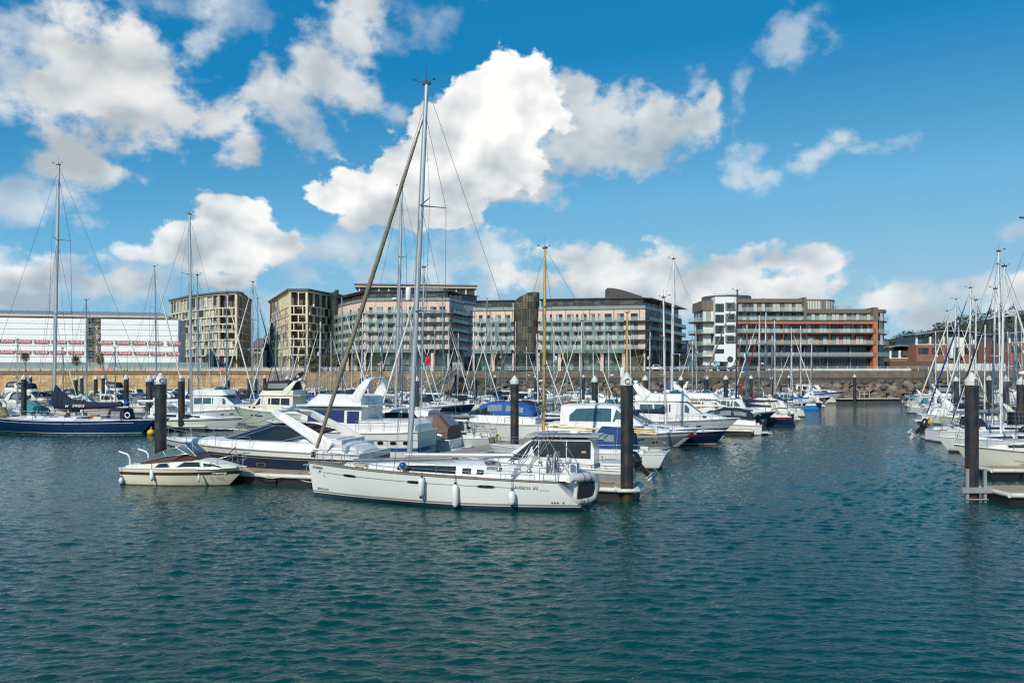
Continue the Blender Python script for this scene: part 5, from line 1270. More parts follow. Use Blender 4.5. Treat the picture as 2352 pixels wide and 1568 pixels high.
# ---- whole boats
def yacht(label, pos, rz, L=11.0, mast=14.5, hull=None, stripe=None, anti=None, cover='navy', spray='navy', furl='white', mastmat=None, boom=1.0, group=None, kind='sailing yacht', tr=.7, classic=False, deck=None, cabm=None, seed=0, xm=.08, wr=.013, mr=None, aft=None, radarz=None, detail=True, reflector=False, bimini=None, lee=None, name='sailing_yacht', cabwin=True, cabh=1.0, bootm=None, vane=.75, stern_gear=True):
    rr = random.Random(seed); hull = hull or WHT
    t = thing(name, label, kind, pos, rz, group); k = L/11
    H_ = Hull(L, L*.31+.2, 1.25*k**.6, 1.05*k**.6, rake=(.9 if not classic else 1.8)*k, tr=(tr if not classic else -.9)*k, tw=.72 if not classic else .45, e=.55, pw=1.35, flare=.05, dip=.08 if not classic else .22)
    rows = [('z', 0), ('z', .10), ('z', .17), ('h', .4), ('h', .62), ('h', .82), ('h', .9), ('h', 1)]
    mats = [anti or ANTI, bootm or BOOT, hull, hull, hull, stripe or hull, hull]
    H_.build(t, rows, mats, deck or NONSKID); cm = cabm or SUP
    zd = H_.zdeck(0)
    c = Cab([(.34*L, zd+.10, zd+.13, L*.04, L*.035), (.22*L, zd-.02, zd+.36*k*cabh, L*.085, L*.07), (.0, zd-.05, zd+.48*k*cabh, L*.105, L*.088), (-.16*L, zd-.08, zd+.50*k*cabh, L*.108, L*.09)], .1, .06); c.build(t, cm, 'coachroof')
    if cabwin:
        c.strip(t, .19*L, .03*L, .38, .75, GLS); c.strip(t, .0, -.12*L, .38, .78, GLS)
    # cockpit coamings and a well
    mb = MB()
    for sd in (1, -1): mb.box((-.29*L, sd*L*.105, H_.zdeck(-.3*L)+.12), (.27*L, .25*k, .32*min(1, cabh*1.3)), 0)
    mb.box((-.29*L, 0, H_.zdeck(-.3*L)+.03), (.25*L, L*.15, .05), 1); mb.build('cockpit', [cm, TEAK], t)
    if spray: sprayhood(t, -.16*L, L*.10, zd+.42*k, .62*k+.1, CNV[spray], 1.3*k)
    if bimini: Cab([(-.24*L, zd+1.75, zd+1.8, L*.10, L*.09), (-.40*L, zd+1.75, zd+1.8, L*.10, L*.09)], .1, .1).build(t, CNV[bimini], 'bimini')
    rail(t, H_, .12, .95, .6, 7, .06, .014, True, True)
    if detail:
        pushpit(t, H_)
        wheel(t, (-.34*L, 0, H_.zdeck(-.34*L)+.75), .4*k)
    mm = mastmat or ALU; r = mr or .10*k**.8
    rig(t, H_, xm*L, zd+.4*k, mast, r, mm, aft if aft is not None else mast*.018, ((.40, L*.085), (.70, L*.07)) if mast > 13 else ((.52, L*.085),), .35, CNV[furl] if furl else None, .085*k, wr, .96, boom, CNV[cover] if cover else None, True, radarz, vane, 1.15*k, reflector=reflector)
    if stern_gear and rr.random() < .4:
        mb = MB(); mb.tube([V(H_.x(0, 1)+.2, .9*k, zd+.5+.28*math.sin(a)+.3) + V(0, .28*math.cos(a), 0) for a in [6.28*i/10 for i in range(11)]], .07, 6); mb.build('lifebuoy', rr.choice([PLW, ORG, YEL]), t)
    return t, H_
def cruiser(label, pos, rz, L=10.0, style='sport', hull=None, stripe=None, top=None, canopy=None, glass=None, group=None, seed=0, arch=True, anti=None, name='motor_cruiser', cat='motor cruiser', fb=None, fs=None, rails=True, radar_=True, B=None, bands=None, detail=True, boardz=True, ws=None, mh=1.0, bootm=None, drive=None, decor=None):
    rr = random.Random(seed); hull = hull or WHT; top = top or SUP; glass = glass or GLS; k = L/10
    t = thing(name, label, cat, pos, rz, group); B = B or L*.27+.75
    fb = fb or (1.15+.055*L); fs = fs or (.75+.03*L)
    H_ = Hull(L, B, fb, fs, rake=1.5*k+.3, tr=-.1, tw=.9, tm=.38, p=2.4, tww=.9, pw=1.5, flare=.35, e=1.05, sk=1.5)
    rows = [('z', 0), ('z', .08), ('h', .28), ('h', .52), ('h', .64), ('h', .8), ('h', .93), ('h', 1)]
    mats = bands or [anti or ANTI, hull, hull, hull if not stripe else stripe, hull, hull, top]
    H_.build(t, rows, mats, NONSKID); zd = H_.zdeck
    sw = MB(); sw.box((-L/2-.35*k, 0, .32), (.9*k, B*.82, .12)); sw.build('swim_platform', top, t)
    w = lambda x, f: H_.wdeck(x)*f
    if style in ('sport', 'hardtop', 'canopy'):
        st = [(.40*L, zd(.40*L)-.05, zd(.40*L)+.03, w(.40*L, .55), w(.40*L, .5)), (.30*L, zd(.3*L)-.05, zd(.3*L)+.22*k*mh, w(.3*L, .72), w(.3*L, .62)), (.14*L, zd(.14*L)-.05, zd(.14*L)+.48*k*mh, w(.14*L, .84), w(.14*L, .74)), (.02*L, zd(0)-.05, zd(0)+.58*k*mh, w(0, .90), w(0, .82)), (-.25*L, zd(-.25*L)-.05, zd(-.25*L)+.62*k*mh, w(-.25*L, .95), w(-.25*L, .86)), (-.44*L, zd(-.44*L)-.05, zd(-.44*L)+.50*k*mh, w(-.44*L, .95), w(-.44*L, .86))]
        c = Cab(st, .16, .10); c.build(t, top, 'deck_moulding')
        mb = MB(); mb.box((-.24*L, 0, zd(-.2*L)+.60*k*mh), (.34*L, B*.62, .22*k), 0); mb.build('cockpit_seat', decor or CNV['white'], t)
        for x in (.30, .20):
            mb = MB(); mb.box(c.top(x*L, 0, .03), (.42*k, .42*k, .05), 0); mb.build('deck_hatch', glass, t)
        zb = zd(0)+.60*k*mh; ww = w(0, .80)
        if detail: c.strip(t, .27*L, .10*L, .35, .72, glass, 'cabin_window')
        if style == 'sport' or style == 'canopy':
            x1_, x2_, hs_, rk_ = ws or (.16, -.10, .62, .55); tp = wrap_screen(t, x1_*L, x2_*L, ww, zb-.03, zb+hs_*k, rk_*k, glass if style == 'sport' else CLB, 8 if not ws else 12)
        if style == 'hardtop':
            hz = zb+1.12*k+.15
            s2 = [(.20*L, zb-.12, zb-.05, ww*.80, ww*.72), (.03*L, zb-.12, hz-.08, ww*.96, ww*.74), (-.08*L, zb-.1, hz, ww*1.0, ww*.80), (-.30*L, zb-.1, hz-.06, ww*1.0, ww*.82), (-.33*L, zb-.1, hz-.12, ww, ww*.8)]
            c2 = Cab(s2, .14, .10); c2.build(t, top, 'hardtop')
            c2.screen(t, .19*L, .045*L, .98, 3, glass if glass is not GLS else GLB)
            f0 = lambda q: lerp(.18, .22, q)
            c2.win(t, [(.15*L, .25), (.03*L, .84), (.01*L, .22)], glass, 'side_window'); c2.strip(t, 0, -.27*L, .20, lambda q: lerp(.86, .82, q) if q < .9 else .5, glass, 'side_window')
            if radar_: radar(t, (-.14*L, 0, hz+.1), .28)
        if canopy:
            cz = zb+.75*k+.25; s3 = [(.02*L, zb, zb+.66*k, ww*.9, ww*.72), (-.08*L, zb, cz, ww*.98, ww*.78), (-.26*L, zb, cz-.02, ww*1.0, ww*.80), (-.38*L, zb-.1, cz-.38*k, ww*1.02, ww*.84), (-.42*L, zb-.1, zb+.2, ww*1.02, ww*.9)]
            c3 = Cab(s3, .15, .12); c3.build(t, CNV[canopy], 'canopy'); c3.strip(t, -.05*L, -.17*L, .3, .82, CLR, 'canopy_window', n=2); c3.strip(t, -.20*L, -.34*L, .3, .78, CLR, 'canopy_window', n=2)
        if arch:
            ax = -.24*L; az_ = zb+1.05*k+.2; lean = rr.choice([-.7, -.5, .5])*k
            mb = MB(); aw = w(ax, .92)
            flatarch(mb, [(ax-lean*.9, aw, zb-.25), (ax-lean*.2, aw*.93, lerp(zb, az_, .55)), (ax+lean*.35, aw*.80, az_-.12), (ax+lean*.45, aw*.5, az_), (ax+lean*.45, -aw*.5, az_), (ax+lean*.35, -aw*.80, az_-.12), (ax-lean*.2, -aw*.93, lerp(zb, az_, .55)), (ax-lean*.9, -aw, zb-.25)], [.85*k, .6*k, .45*k, .42*k, .42*k, .45*k, .6*k, .85*k], .14)
            mb.build('radar_arch', top, t)
            if radar_: radar(t, (ax+lean*.45, .3, az_+.07), .26)
            mb = MB(); mb.tube([(ax+lean*.45, -.6, az_), (ax+lean*.45-.3, -.6, az_+1.5*k)], .015, 4); mb.build('aerial', PLW, t)
    if style in ('fly', 'trawler', 'wheelhouse'):
        a, bq = (.20, -.30) if style == 'fly' else ((.16, -.20) if style == 'wheelhouse' else (.18, -.22))
        zc = zd(.05*L); hz = zc+1.45*k**.5+.25
        f_ = Cab([(.40*L, zd(.40*L)-.05, zd(.40*L)+.05, w(.40*L, .6), w(.40*L, .5)), (.27*L, zd(.27*L)-.05, zd(.27*L)+.40*k, w(.27*L, .75), w(.27*L, .64)), (.14*L, zd(.14*L)-.05, zd(.14*L)+.55*k, w(.14*L, .84), w(.14*L, .74)), (.05*L, zd(0), zd(0)+.5*k, w(0, .8), w(0, .7))], .14, .08); f_.build(t, top, 'foredeck_cabin')
        f_.strip(t, .25*L, .15*L, .35, .75, glass, 'cabin_window')
        zz = zc+.40*k; s2 = [((a+.02)*L, zc-.1, zz+.1, w(a*L, .80), w(a*L, .70)), ((a-.10)*L if style != 'wheelhouse' else (a-.03)*L, zc-.15, hz-.06, w(.1*L, .84), w(.1*L, .72)), ((a-.16)*L, zc-.15, hz, w(0, .84), w(0, .75)), (bq*L, zd(bq*L)-.15, hz, w(bq*L, .84), w(bq*L, .76))]
        c2 = Cab(s2, .1, .06); c2.build(t, top, 'saloon'); c2.screen(t, (a+.015)*L, (a-.095)*L if style != 'wheelhouse' else (a-.028)*L, .95, 3, glass)
        c2.win(t, [((a-.045)*L, .56), ((a-.10)*L, .88), ((a-.115)*L, .88), ((a-.115)*L, .50)], glass, 'side_window')
        n = 3; x0, x1 = (a-.13)*L, (bq+.03)*L
        for i in range(n): c2.win(t, [(lerp(x0, x1, (i+.05)/n), .50), (lerp(x0, x1, (i+.05)/n), .88), (lerp(x0, x1, (i+.93)/n), .88), (lerp(x0, x1, (i+.93)/n), .50)], glass, 'side_window')
        mb = MB(); mb.box((lerp(x0, bq*L, .5)-.03*L, 0, hz+.09), ((a-.10-bq)*L+.9*k, w(0, 1.55), .08)); mb.build('roof', top, t)
        if style != 'wheelhouse':
            fz = hz+.12; s3 = [((a-.08)*L, fz, fz+.12, w(0, .55), w(0, .5)), ((a-.13)*L, fz, fz+.62*k**.5, w(0, .70), w(0, .62)), ((bq+.06)*L, fz, fz+.62*k**.5, w(0, .78), w(0, .72)), (bq*L, fz, fz+.5*k**.5, w(0, .78), w(0, .72))]
            c3 = Cab(s3, .08, .02); c3.build(t, top, 'flybridge')
            wrap_screen(t, (a-.13)*L, (a-.22)*L, w(0, .62), fz+.6*k**.5, fz+.95*k**.5, .2, GLB if rr.random() < .5 else CLB, 6, 'fly_windscreen')
            if canopy:
                cz = fz+1.75; c4 = Cab([((a-.14)*L, fz+.6, fz+.95, w(0, .68), w(0, .6)), ((a-.18)*L, fz+.6, cz-.1, w(0, .72), w(0, .6)), ((bq+.05)*L, fz+.6, cz, w(0, .74), w(0, .62))], .12, .1); c4.build(t, CNV[canopy], 'canopy'); c4.strip(t, (a-.2)*L, (bq+.07)*L, .2, .75, CLR, 'canopy_window', n=2)
            if arch:
                ax = (bq+.03)*L; aw = w(0, .76); az_ = fz+1.75; mb = MB(); ln = .6*k
                flatarch(mb, [(ax+ln, aw, fz+.3), (ax, aw*.94, lerp(fz, az_, .6)), (ax-ln*.6, aw*.8, az_-.1), (ax-ln*.7, aw*.5, az_), (ax-ln*.7, -aw*.5, az_), (ax-ln*.6, -aw*.8, az_-.1), (ax, -aw*.94, lerp(fz, az_, .6)), (ax+ln, -aw, fz+.3)], [.7*k, .5*k, .4*k, .38*k, .38*k, .4*k, .5*k, .7*k], .14); mb.build('radar_arch', top, t)
                if radar_: radar(t, (ax-ln*.7, 0, az_+.07), .28)
        else:
            mb = MB(); mb.tube([(0, 0, hz+.1), (-.1, 0, hz+1.7)], .035, 5); mb.tube([(-.08, -.5, hz+1.2), (-.08, .5, hz+1.2)], .02, 5); mb.build('mast', PLW, t)
            if radar_: radar(t, (.35, 0, hz+.13), .26)
            if canopy:
                c4 = Cab([(bq*L+.05, zd(bq*L), hz-.05, w(bq*L, .84), w(bq*L, .76)), (-.42*L, zd(-.4*L), hz-.25, w(-.42*L, .86), w(-.42*L, .78))], .1, .05); c4.build(t, CNV[canopy], 'canopy'); c4.strip(t, (bq-.02)*L, -.40*L, .45, .85, CLR, 'canopy_window', n=2)
        mb = MB(); mb.box((-.38*L, 0, zd(-.38*L)+.25), (.18*L, w(-.38*L, 1.7), .5)); mb.build('cockpit_coaming', top, t)
    if style == 'open':
        mb = MB(); mb.box((-.05*L, 0, zd(0)+.35), (.9, .8, .8)); mb.build('console', top, t); wrap_screen(t, .06*L, -.05*L, .5, zd(0)+.7, zd(0)+1.15, .25, CLB, 6)
        c = Cab([(.40*L, zd(.4*L)-.05, zd(.40*L)+.03, w(.4*L, .6), w(.4*L, .5)), (.24*L, zd(.24*L)-.05, zd(.24*L)+.28, w(.24*L, .75), w(.24*L, .62)), (.10*L, zd(.1*L)-.05, zd(.1*L)+.34, w(.1*L, .8), w(.1*L, .7))], .1, .06); c.build(t, top, 'cuddy')
        if canopy: Cab([(.08*L, zd(0)+.3, zd(0)+.9, w(0, .8), w(0, .7)), (-.06*L, zd(0)+.2, zd(0)+1.3, w(0, .85), w(0, .7)), (-.4*L, zd(-.4*L)+.1, zd(0)+.7, w(-.4*L, .9), w(-.4*L, .8))], .15, .1).build(t, CNV[canopy], 'boat_cover')
        outboard(t, (-L/2-.05, 0, fs+.1), .9+.4*(k-.6), rr.choice([0, .9]), 0, rr.choice([BLK, BLK, PLW, DGR]))
    elif drive: outboard(t, (-L/2-.1, drive[1], fs*.8), drive[0], drive[2])
    if rails: rail(t, H_, .52, .97, .55*k**.5, 5, .10, .016, False, True, 'bow_rail')
    if detail:
        for sd in (1, -1):
            for tt in (.60, .70): H_.port(t, tt, .68, .42*k, .16*k, glass, sd)
        H_.stripe(t, .915, .945, .0, .985, STG, 'rub_rail', True, 12, .02)
        an = MB(); an.tube([(L/2-.2, 0, fb+.02), (L/2+.22, 0, fb-.12)], .03, 5); an.box((L/2+.2, 0, fb-.2), (.22, .3, .06)); an.build('anchor', STEEL, t)
    return t, H_
# ---------------------------------------------------------------- the near boats
HP, HPY = 5.9, 40.9                                    # pile C at the right end of the front pontoon
pdir = V(.958, -.287, 0); ddir = V(.4305, .9026, 0)    # along the boats / away along the rows
RZ_R = math.atan2(pdir.y, pdir.x); RZ_L = RZ_R + math.pi   # bow to the right / bow to the left
inkd = M('ink grey', (.06, .065, .07), .5); inkn = M('ink navy', (.02, .04, .12), .5); inkw = M('ink white', (.8, .8, .78), .5)

# ---- the big white sloop in front
LH = 15.2; ang = math.atan2(3.9, -15.3)
hero = thing('sailing_yacht', 'large white sloop with olive furled genoa moored along the front of the pontoon', 'sailing yacht', (-3.6, 41.0, 0), ang)
HH = Hull(LH, 4.5, 1.78, 1.38, rake=.35, tr=1.25, tw=.80, tm=.42, p=2.0, tww=.55, pw=1.25, flare=.02, e=.42, sk=1.1, N=18)
HH.build(hero, [('z', 0), ('z', .13), ('z', .20), ('z', .24), ('z', .32), ('h', .4), ('h', .6), ('h', .8), ('h', .93), ('h', 1)], [ANTI, BOOT, WHT, STG, WHT, WHT, WHT, WHT, WHT], TEAK, bul=.041)
zd = HH.zdeck
HH.stripe(hero, 1.0, 1.022, .07, .115, STG, 'sheer_stripe')
for a, b_ in ((.19, .275), (.33, .51), (.58, .775), (.83, .93)): HH.stripe(hero, .755, .775, a, b_, STG, 'sheer_stripe', True)
for tt in (.30, .545, .805):
    for sd in (1, -1): HH.port(hero, tt, .765, .78, .13, GLS, sd, 'hull_window', 10, fr=STEEL)
HH.text(hero, 'Ocēanis 50', .165, .80, .26, inkd, 1, 1.05); HH.text(hero, 'BENETEAU', .945, .25, .17, inkd, 1, 1.1)
HH.text(hero, 'Elizabeth', .955, .90, .24, inkn, 1, 1, .35); HH.text(hero, 'Jo', .945, .80, .24, inkn, 1, 1, .35); HH.text(hero, 'S', .925, .68, .24, inkd, 1, 1, -.3)
mb = MB()
for i, tt in enumerate((.085, .075, .065, .045)): p = HH.ptz(tt, .42, 1, .012); mb.lathe([(0, 0), (.045, 0)], p, 8, axis='Y', smooth=False); mb.lathe([(.045, 0), (0, .005)], p, 8, axis='Y', smooth=False)
mb.build('outlet', RUB, hero)
cc = Cab([(5.3, zd(5.3)+.0, zd(5.3)+.05, .5, .42), (4.2, zd(4.2)-.02, zd(4.2)+.20, .95, .80), (2.4, zd(2.4)-.04, zd(2.4)+.36, 1.30, 1.10), (0, zd(0)-.05, zd(0)+.50, 1.50, 1.28), (-2.4, zd(-2.4)-.05, zd(-2.4)+.56, 1.55, 1.34), (-2.75, zd(-2.6)-.05, zd(-2.6)+.50, 1.52, 1.30)], .13, .08); cc.build(hero, SUP, 'coachroof')
cc.strip(hero, 1.95, -1.2, lambda q: lerp(.30, .20, q), lambda q: lerp(.78, .84, q), GLS, 'coachroof_window', n=8)
cc.strip(hero, -1.55, -2.0, .30, .72, GLS, 'coachroof_window', n=2); cc.strip(hero, -2.3, -2.68, .30, .66, GLS, 'coachroof_window', n=2)
for x in (5.9, 3.6, 1.0, -.6):
    mb = MB(); p = cc.top(x, 0, .03) if x < 5 else V(x, 0, zd(x)+.06); mb.box(p, (.55, .55, .06), 0); mb.box(p+V(0, 0, .025), (.46, .46, .03), 1); mb.build('deck_hatch', [STEEL, GLS], hero)
# cockpit: coamings, benches, table, two helm wheels, winches
mb = MB()
for sd in (1, -1):
    mb.grid([[(x, sd*(HH.wdeck(x)-w_), zd(x)+z) for x in (-2.7, -3.6, -5, -6.4, -7.2)] for w_, z in ((.55, 0), (.62, .30), (.95, .36), (1.0, .0))], 0, False)
mb.box((-7.0, 0, zd(-7)+.10), (.5, 3.0, .24), 0); mb.build('cockpit_coaming', SUP, hero)
mb = MB(); mb.box((-4.9, 0, zd(-5)-.02), (4.4, 1.9, .06)); mb.build('cockpit_sole', TEAK, hero)
mb = MB(); mb.box((-4.0, 0, zd(-4)+.42), (1.5, .5, .10)); mb.box((-4.0, 0, zd(-4)+.2), (.3, .25, .4)); mb.build('cockpit_table', SUP, hero)
for sd in (1, -1):
    wheel(hero, (-5.9, sd*.95, zd(-5.9)+.72), .48)
    mb = MB(); mb.lathe([(0, 0), (.50, 0), (.5, .04), (0, .05)], (0, 0, 0), 16, axis='X'); o = mb.build('wheel_cover', M('pale grey cover', (.50, .49, .47), .85), hero, (-5.78, sd*.95, zd(-5.9)+.72)); 
    for x in (-3.4, -4.9):
        mb = MB(); mb.lathe([(.13, 0), (.15, .04), (.09, .08), (.085, .16), (.12, .2), (.12, .24), (0, .25)], (x, sd*(HH.wdeck(x)-.8), zd(x)+.36), 10); mb.build('winch', STEEL, hero)
rail(hero, HH, .14, .80, .62, 6, .07, .016, True, False); rail(hero, HH, .84, .97, .66, 3, .10, .018, True, True, 'pulpit'); pushpit(hero, HH, .10, .66)
# folded bimini frame
mb = MB()
for dx, hh, dl in ((0, 2.15, 0), (.45, 2.02, .25), (.9, 1.85, .5)):
    P = [V(-4.2+dx*.1, 1.75, zd(-4.5)+.15), V(-5.3+dl*1.0, 1.62, zd(-5)+hh*.72), V(-5.75+dl*1.4, 1.3, zd(-5)+hh), V(-5.8+dl*1.4, 0, zd(-5)+hh+.08), V(-5.75+dl*1.4, -1.3, zd(-5)+hh), V(-5.3+dl*1.0, -1.62, zd(-5)+hh*.72), V(-4.2+dx*.1, -1.75, zd(-4.5)+.15)]
    mb.tube(P, .022, 6)
for sd in (1, -1): mb.tube([V(-7.1, sd*1.6, zd(-7)+.1), V(-5.75, sd*1.3, zd(-5)+2.1)], .018, 5)
mb.build('bimini_frame', STEEL, hero)
mm = rig(hero, HH, 1.8, zd(1.8)+.38, 21.5, .155, ALU, .95, ((.40, 1.45), (.68, 1.25)), .75, None, .1, .012, .925, None, None, True, None, .85, fx=7.3, wmat=WIRE)
bow, hd = V(7.3, 0, zd(7.2)+.25), V(.97, 0, 19.9); mb = MB(); P, Rr = [], []
for i in range(61):
    k = .03+.925*i/60; P.append(bow.lerp(hd, k)); kk = i/60; Rr.append((.055+.068*math.sin(math.pi*min(1, .12+kk*.9))**.8)*(1+.04*math.sin(i*1.25)+.02*math.sin(i*3.1)))
mb.tube(P, Rr, 10); fg = mb.build('furled_genoa', M('olive sail cover', (.21, .185, .13), .9, var=.22, scale=3, bump=.3), hero)
mb = MB(); ax_ = (hd-bow).normalized(); e1 = ax_.orthogonal().normalized(); e2 = ax_.cross(e1); Q = []
for i in range(400):
    k = i/399*60; j = min(59, int(k)); p = P[j].lerp(P[j+1], k-j); r_ = lerp(Rr[j], Rr[j+1], k-j); q = i*.30; Q.append(p + (e1*math.cos(q)+e2*math.sin(q))*(r_-.001))
mb.tube(Q, .009, 4); mb.build('wrap_seam', M('pale sail seam', (.30, .27, .20), .9), fg)
mb = MB(); mb.lathe([(0, 0), (.13, 0), (.14, .1), (.05, .14), (.05, .22), (.13, .24), (.12, .3), (0, .3)], bow+V(0, 0, .05), 10); mb.tube([bow.lerp(hd, .95), hd], .03, 5); mb.build('furler', RUB, hero)
mb = MB(); mb.lathe([(0, 0), (.13, .03), (.15, .12), (.15, .62), (.13, .72), (0, .75)], (1.8-.37+.42, 0, 10.3), 10); mb.build('radar_reflector', PLW, mm)
mb = MB(); mb.tube([(1.9, .25, zd(2)+.72), (-3.9, .35, zd(-3)+.98)], .13, 8, ry=.75); mb.build('boom', ALU, hero)
mb = MB(); mb.tube([(4.6, .75, zd(4.4)+.36), (-.9, .95, zd(0)+.74)], .085, 8); mb.build('spinnaker_pole', M('grey pole', (.20, .21, .22), .4, .4), hero)
mb = MB(); mb.tube([V(7.3, 0, 1.6)+V(.12+.28*math.sin(a), .05, .25*math.cos(a)-.15) for a in [.4+4.6*i/10 for i in range(11)]], .03, 5); mb.tube([(7.05, 0, 1.75), (7.9, 0, 1.62)], .05, 5); mb.build('anchor', STEEL, hero)
# the sloping open transom
mb = MB(); mb.box((-6.9, 0, .42), (1.3, 2.4, .06)); mb.build('bathing_step', TEAK, hero)
for (x, y, z, r_) in ((4.3, .9, zd(4)+.12, .2), (3.9, 1.1, zd(4)+.1, .17), (-2.9, 1.2, zd(-3)+.62, .22)):
    mb = MB()
    for j in range(4): mb.tube([V(x, y, z)+V(math.cos(a)*r_*(1+.1*j), math.sin(a)*r_, .04*j+.03*math.sin(a*3)) for a in [6.28*i/12 for i in range(13)]], .016, 4)
    mb.build('rope_coil', CNV['brown'] if x < 0 else WIREL, hero)
hm = Matrix.Translation(hero.location) @ Matrix.Rotation(ang, 4, 'Z')
def hw(p): return hm @ Vector(p)
bl = gel('fender blue', (.01, .05, .30))
fender('long white fender with a navy top, first from the bow of the front sloop', hw(HH.edge(.52, 1, -.10, -1.05)), 1.0, .15, cap=gel('fender navy', (.01, .015, .06)), tilt=.12, rope=.35)
fender('long dark capped white fender hanging amidships on the front sloop', hw(HH.edge(.40, 1, -.12, -1.42)), 1.15, .15, cap=BLK, rope=.5)
fender('short white fender with blue ends near the stern of the front sloop', hw(HH.edge(.205, 1, -.14, -1.15)), .72, .17, cap=bl, rope=.75)
t = thing('fender', 'round blue fender resting against the dark coachroof window of the front sloop', 'fender', hw((1.5, 1.62, zd(1.5)+.35)), 0, 'fenders hung along the boats'); mb = MB(); mb.lathe([(0, -.13), (.13, -.12), (.2, 0), (.13, .12), (0, .13)], n=12, axis='Y'); mb.build('body', bl, t); mb = MB(); mb.tube([V(.2*math.cos(a), -.0, .2*math.sin(a)) for a in [6.28*i/14 for i in range(15)]], .025, 5); mb.build('rope', PLW, t)
# inflatable dinghy hung upright across the stern
dg = thing('inflatable_dinghy', 'pale grey inflatable dinghy with a dark floor hung upright across the sloop stern', 'dinghy', hw((-7.45, .75, .98)), ang); dg.rotation_euler = (R(180), R(-8), ang - R(32))
mb = MB(); lw, lh = .62, .86
loop = [V(0, -lw-.35, -lh+.28), V(0, -lw+.1, -lh+.28), V(0, .35, -lh+.28), V(0, .72, -lh*.55), V(0, .86, 0), V(0, .72, lh*.55), V(0, .35, lh-.28+.0), V(0, -lw+.1, lh-.28), V(0, -lw-.35, lh-.28)]
mb.tube(loop, [.12, .24, .25, .25, .25, .25, .25, .24, .12], 12); mb.build('tube', HYP, dg)
mb = MB(); mb.plate([(-.17, -lw+.1, -lh+.34), (-.17, .5, -lh+.34), (-.17, .72, -.3), (-.17, .72, .3), (-.17, .5, lh-.34), (-.17, -lw+.1, lh-.34)], (-1, 0, 0), .08); mb.build('floor', M('charcoal floor', (.035, .038, .045), .6), dg)
mb = MB(); mb.box((.0, -lw+.15, 0), (.3, .06, 1.0)); mb.build('transom_board', SUPG, dg)
mb = MB(); 
for y in (-.25, .2): mb.tube([V(0, y, lh-.28)+V(.255*math.cos(a), 0, .255*math.sin(a)) for a in [6.28*i/12 for i in range(13)]], .018, 4); mb.tube([V(0, y, -lh+.28)+V(.255*math.cos(a), 0, .255*math.sin(a)) for a in [6.28*i/12 for i in range(13)]], .018, 4)
mb.build('strap', RUB, dg)
ob = thing('outboard_motor', 'small grey outboard motor clamped on the stern rail of the front sloop', 'outboard motor', hw((-6.75, .9, zd(-7)+.72)), ang); mb = MB(); mb.lathe([(0, 0), (.14, .02), (.17, .12), (.14, .26), (0, .3)], (0, 0, .1), 10); mb.build('cowl', SUPG, ob); mb = MB(); mb.box((.05, 0, -.2), (.1, .09, .62)); mb.box((.02, 0, -.52), (.24, .07, .14)); mb.build('leg', SUPG, ob)
t = thing('life_raft', 'white life raft canister on the stern rail of the front sloop', 'life raft', hw((-6.9, -.1, zd(-7)+.52)), ang); mb = MB(); mb.box((0, 0, 0), (.32, .75, .42)); mb.build('canister', PLW, t); mb = MB(); mb.box((0, 0, 0), (.34, .04, .44)); mb.box((0, .22, 0), (.34, .04, .44)); mb.build('strap', RUB, t)

# ---- little cream boat with brown stripe
LF = 7.5; angF = -.20
fw = thing('motorboat', 'small cream cabin cruiser with a brown stripe, left of the front sloop', 'motorboat', (-19.2, 47.35, 0), angF)
HF = Hull(LF, 2.5, 1.12, .98, rake=1.15, tr=-.12, tw=.9, tm=.35, p=2.3, tww=.86, pw=1.5, flare=.38, e=.9, sk=1.8, N=15)
HF.build(fw, [('z', 0), ('z', .05), ('h', .3), ('h', .58), ('h', .62), ('h', .80), ('h', .83), ('h', 1)], [M('weedy boottop', (.07, .06, .015), .9, var=.4), CRM, CRM, SUPC, STBR, SUPC, CRM], SUPC, bul=.03)
zf = HF.zdeck
cf = Cab([(3.3, zf(3.3)-.02, zf(3.3)+.03, .42, .36), (2.5, zf(2.5)-.03, zf(2.5)+.22, .78, .62), (1.3, zf(1.3)-.04, zf(1.3)+.46, 1.04, .84), (.55, zf(.5)-.04, zf(.5)+.52, 1.10, .90), (-.6, zf(-.6)-.04, zf(-.6)+.42, 1.14, .98), (-2.5, zf(-2.5)-.04, zf(-2.5)+.26, 1.14, 1.04), (-3.5, zf(-3.5)-.04, zf(-3.5)+.16, 1.1, 1.02)], .10, .06); cf.build(fw, SUPC, 'cabin')
FRM = gel('window frame grey', (.45, .45, .43))
for pts in ([(2.65, .30), (2.0, .80), (1.45, .80), (1.55, .30)], [(1.35, .30), (1.25, .82), (.35, .78), (-.1, .30)], [(-.55, .30), (-.75, .80), (-1.25, .80), (-1.5, .30)]):
    cf.win(fw, [(x+(.06 if i in (0, 1) else -.06), f+(-.06 if i in (0, 3) else .06)) for i, (x, f) in enumerate(pts)], FRM, 'window_frame', off=.006); cf.win(fw, pts, GLS, 'cabin_window', off=.016)
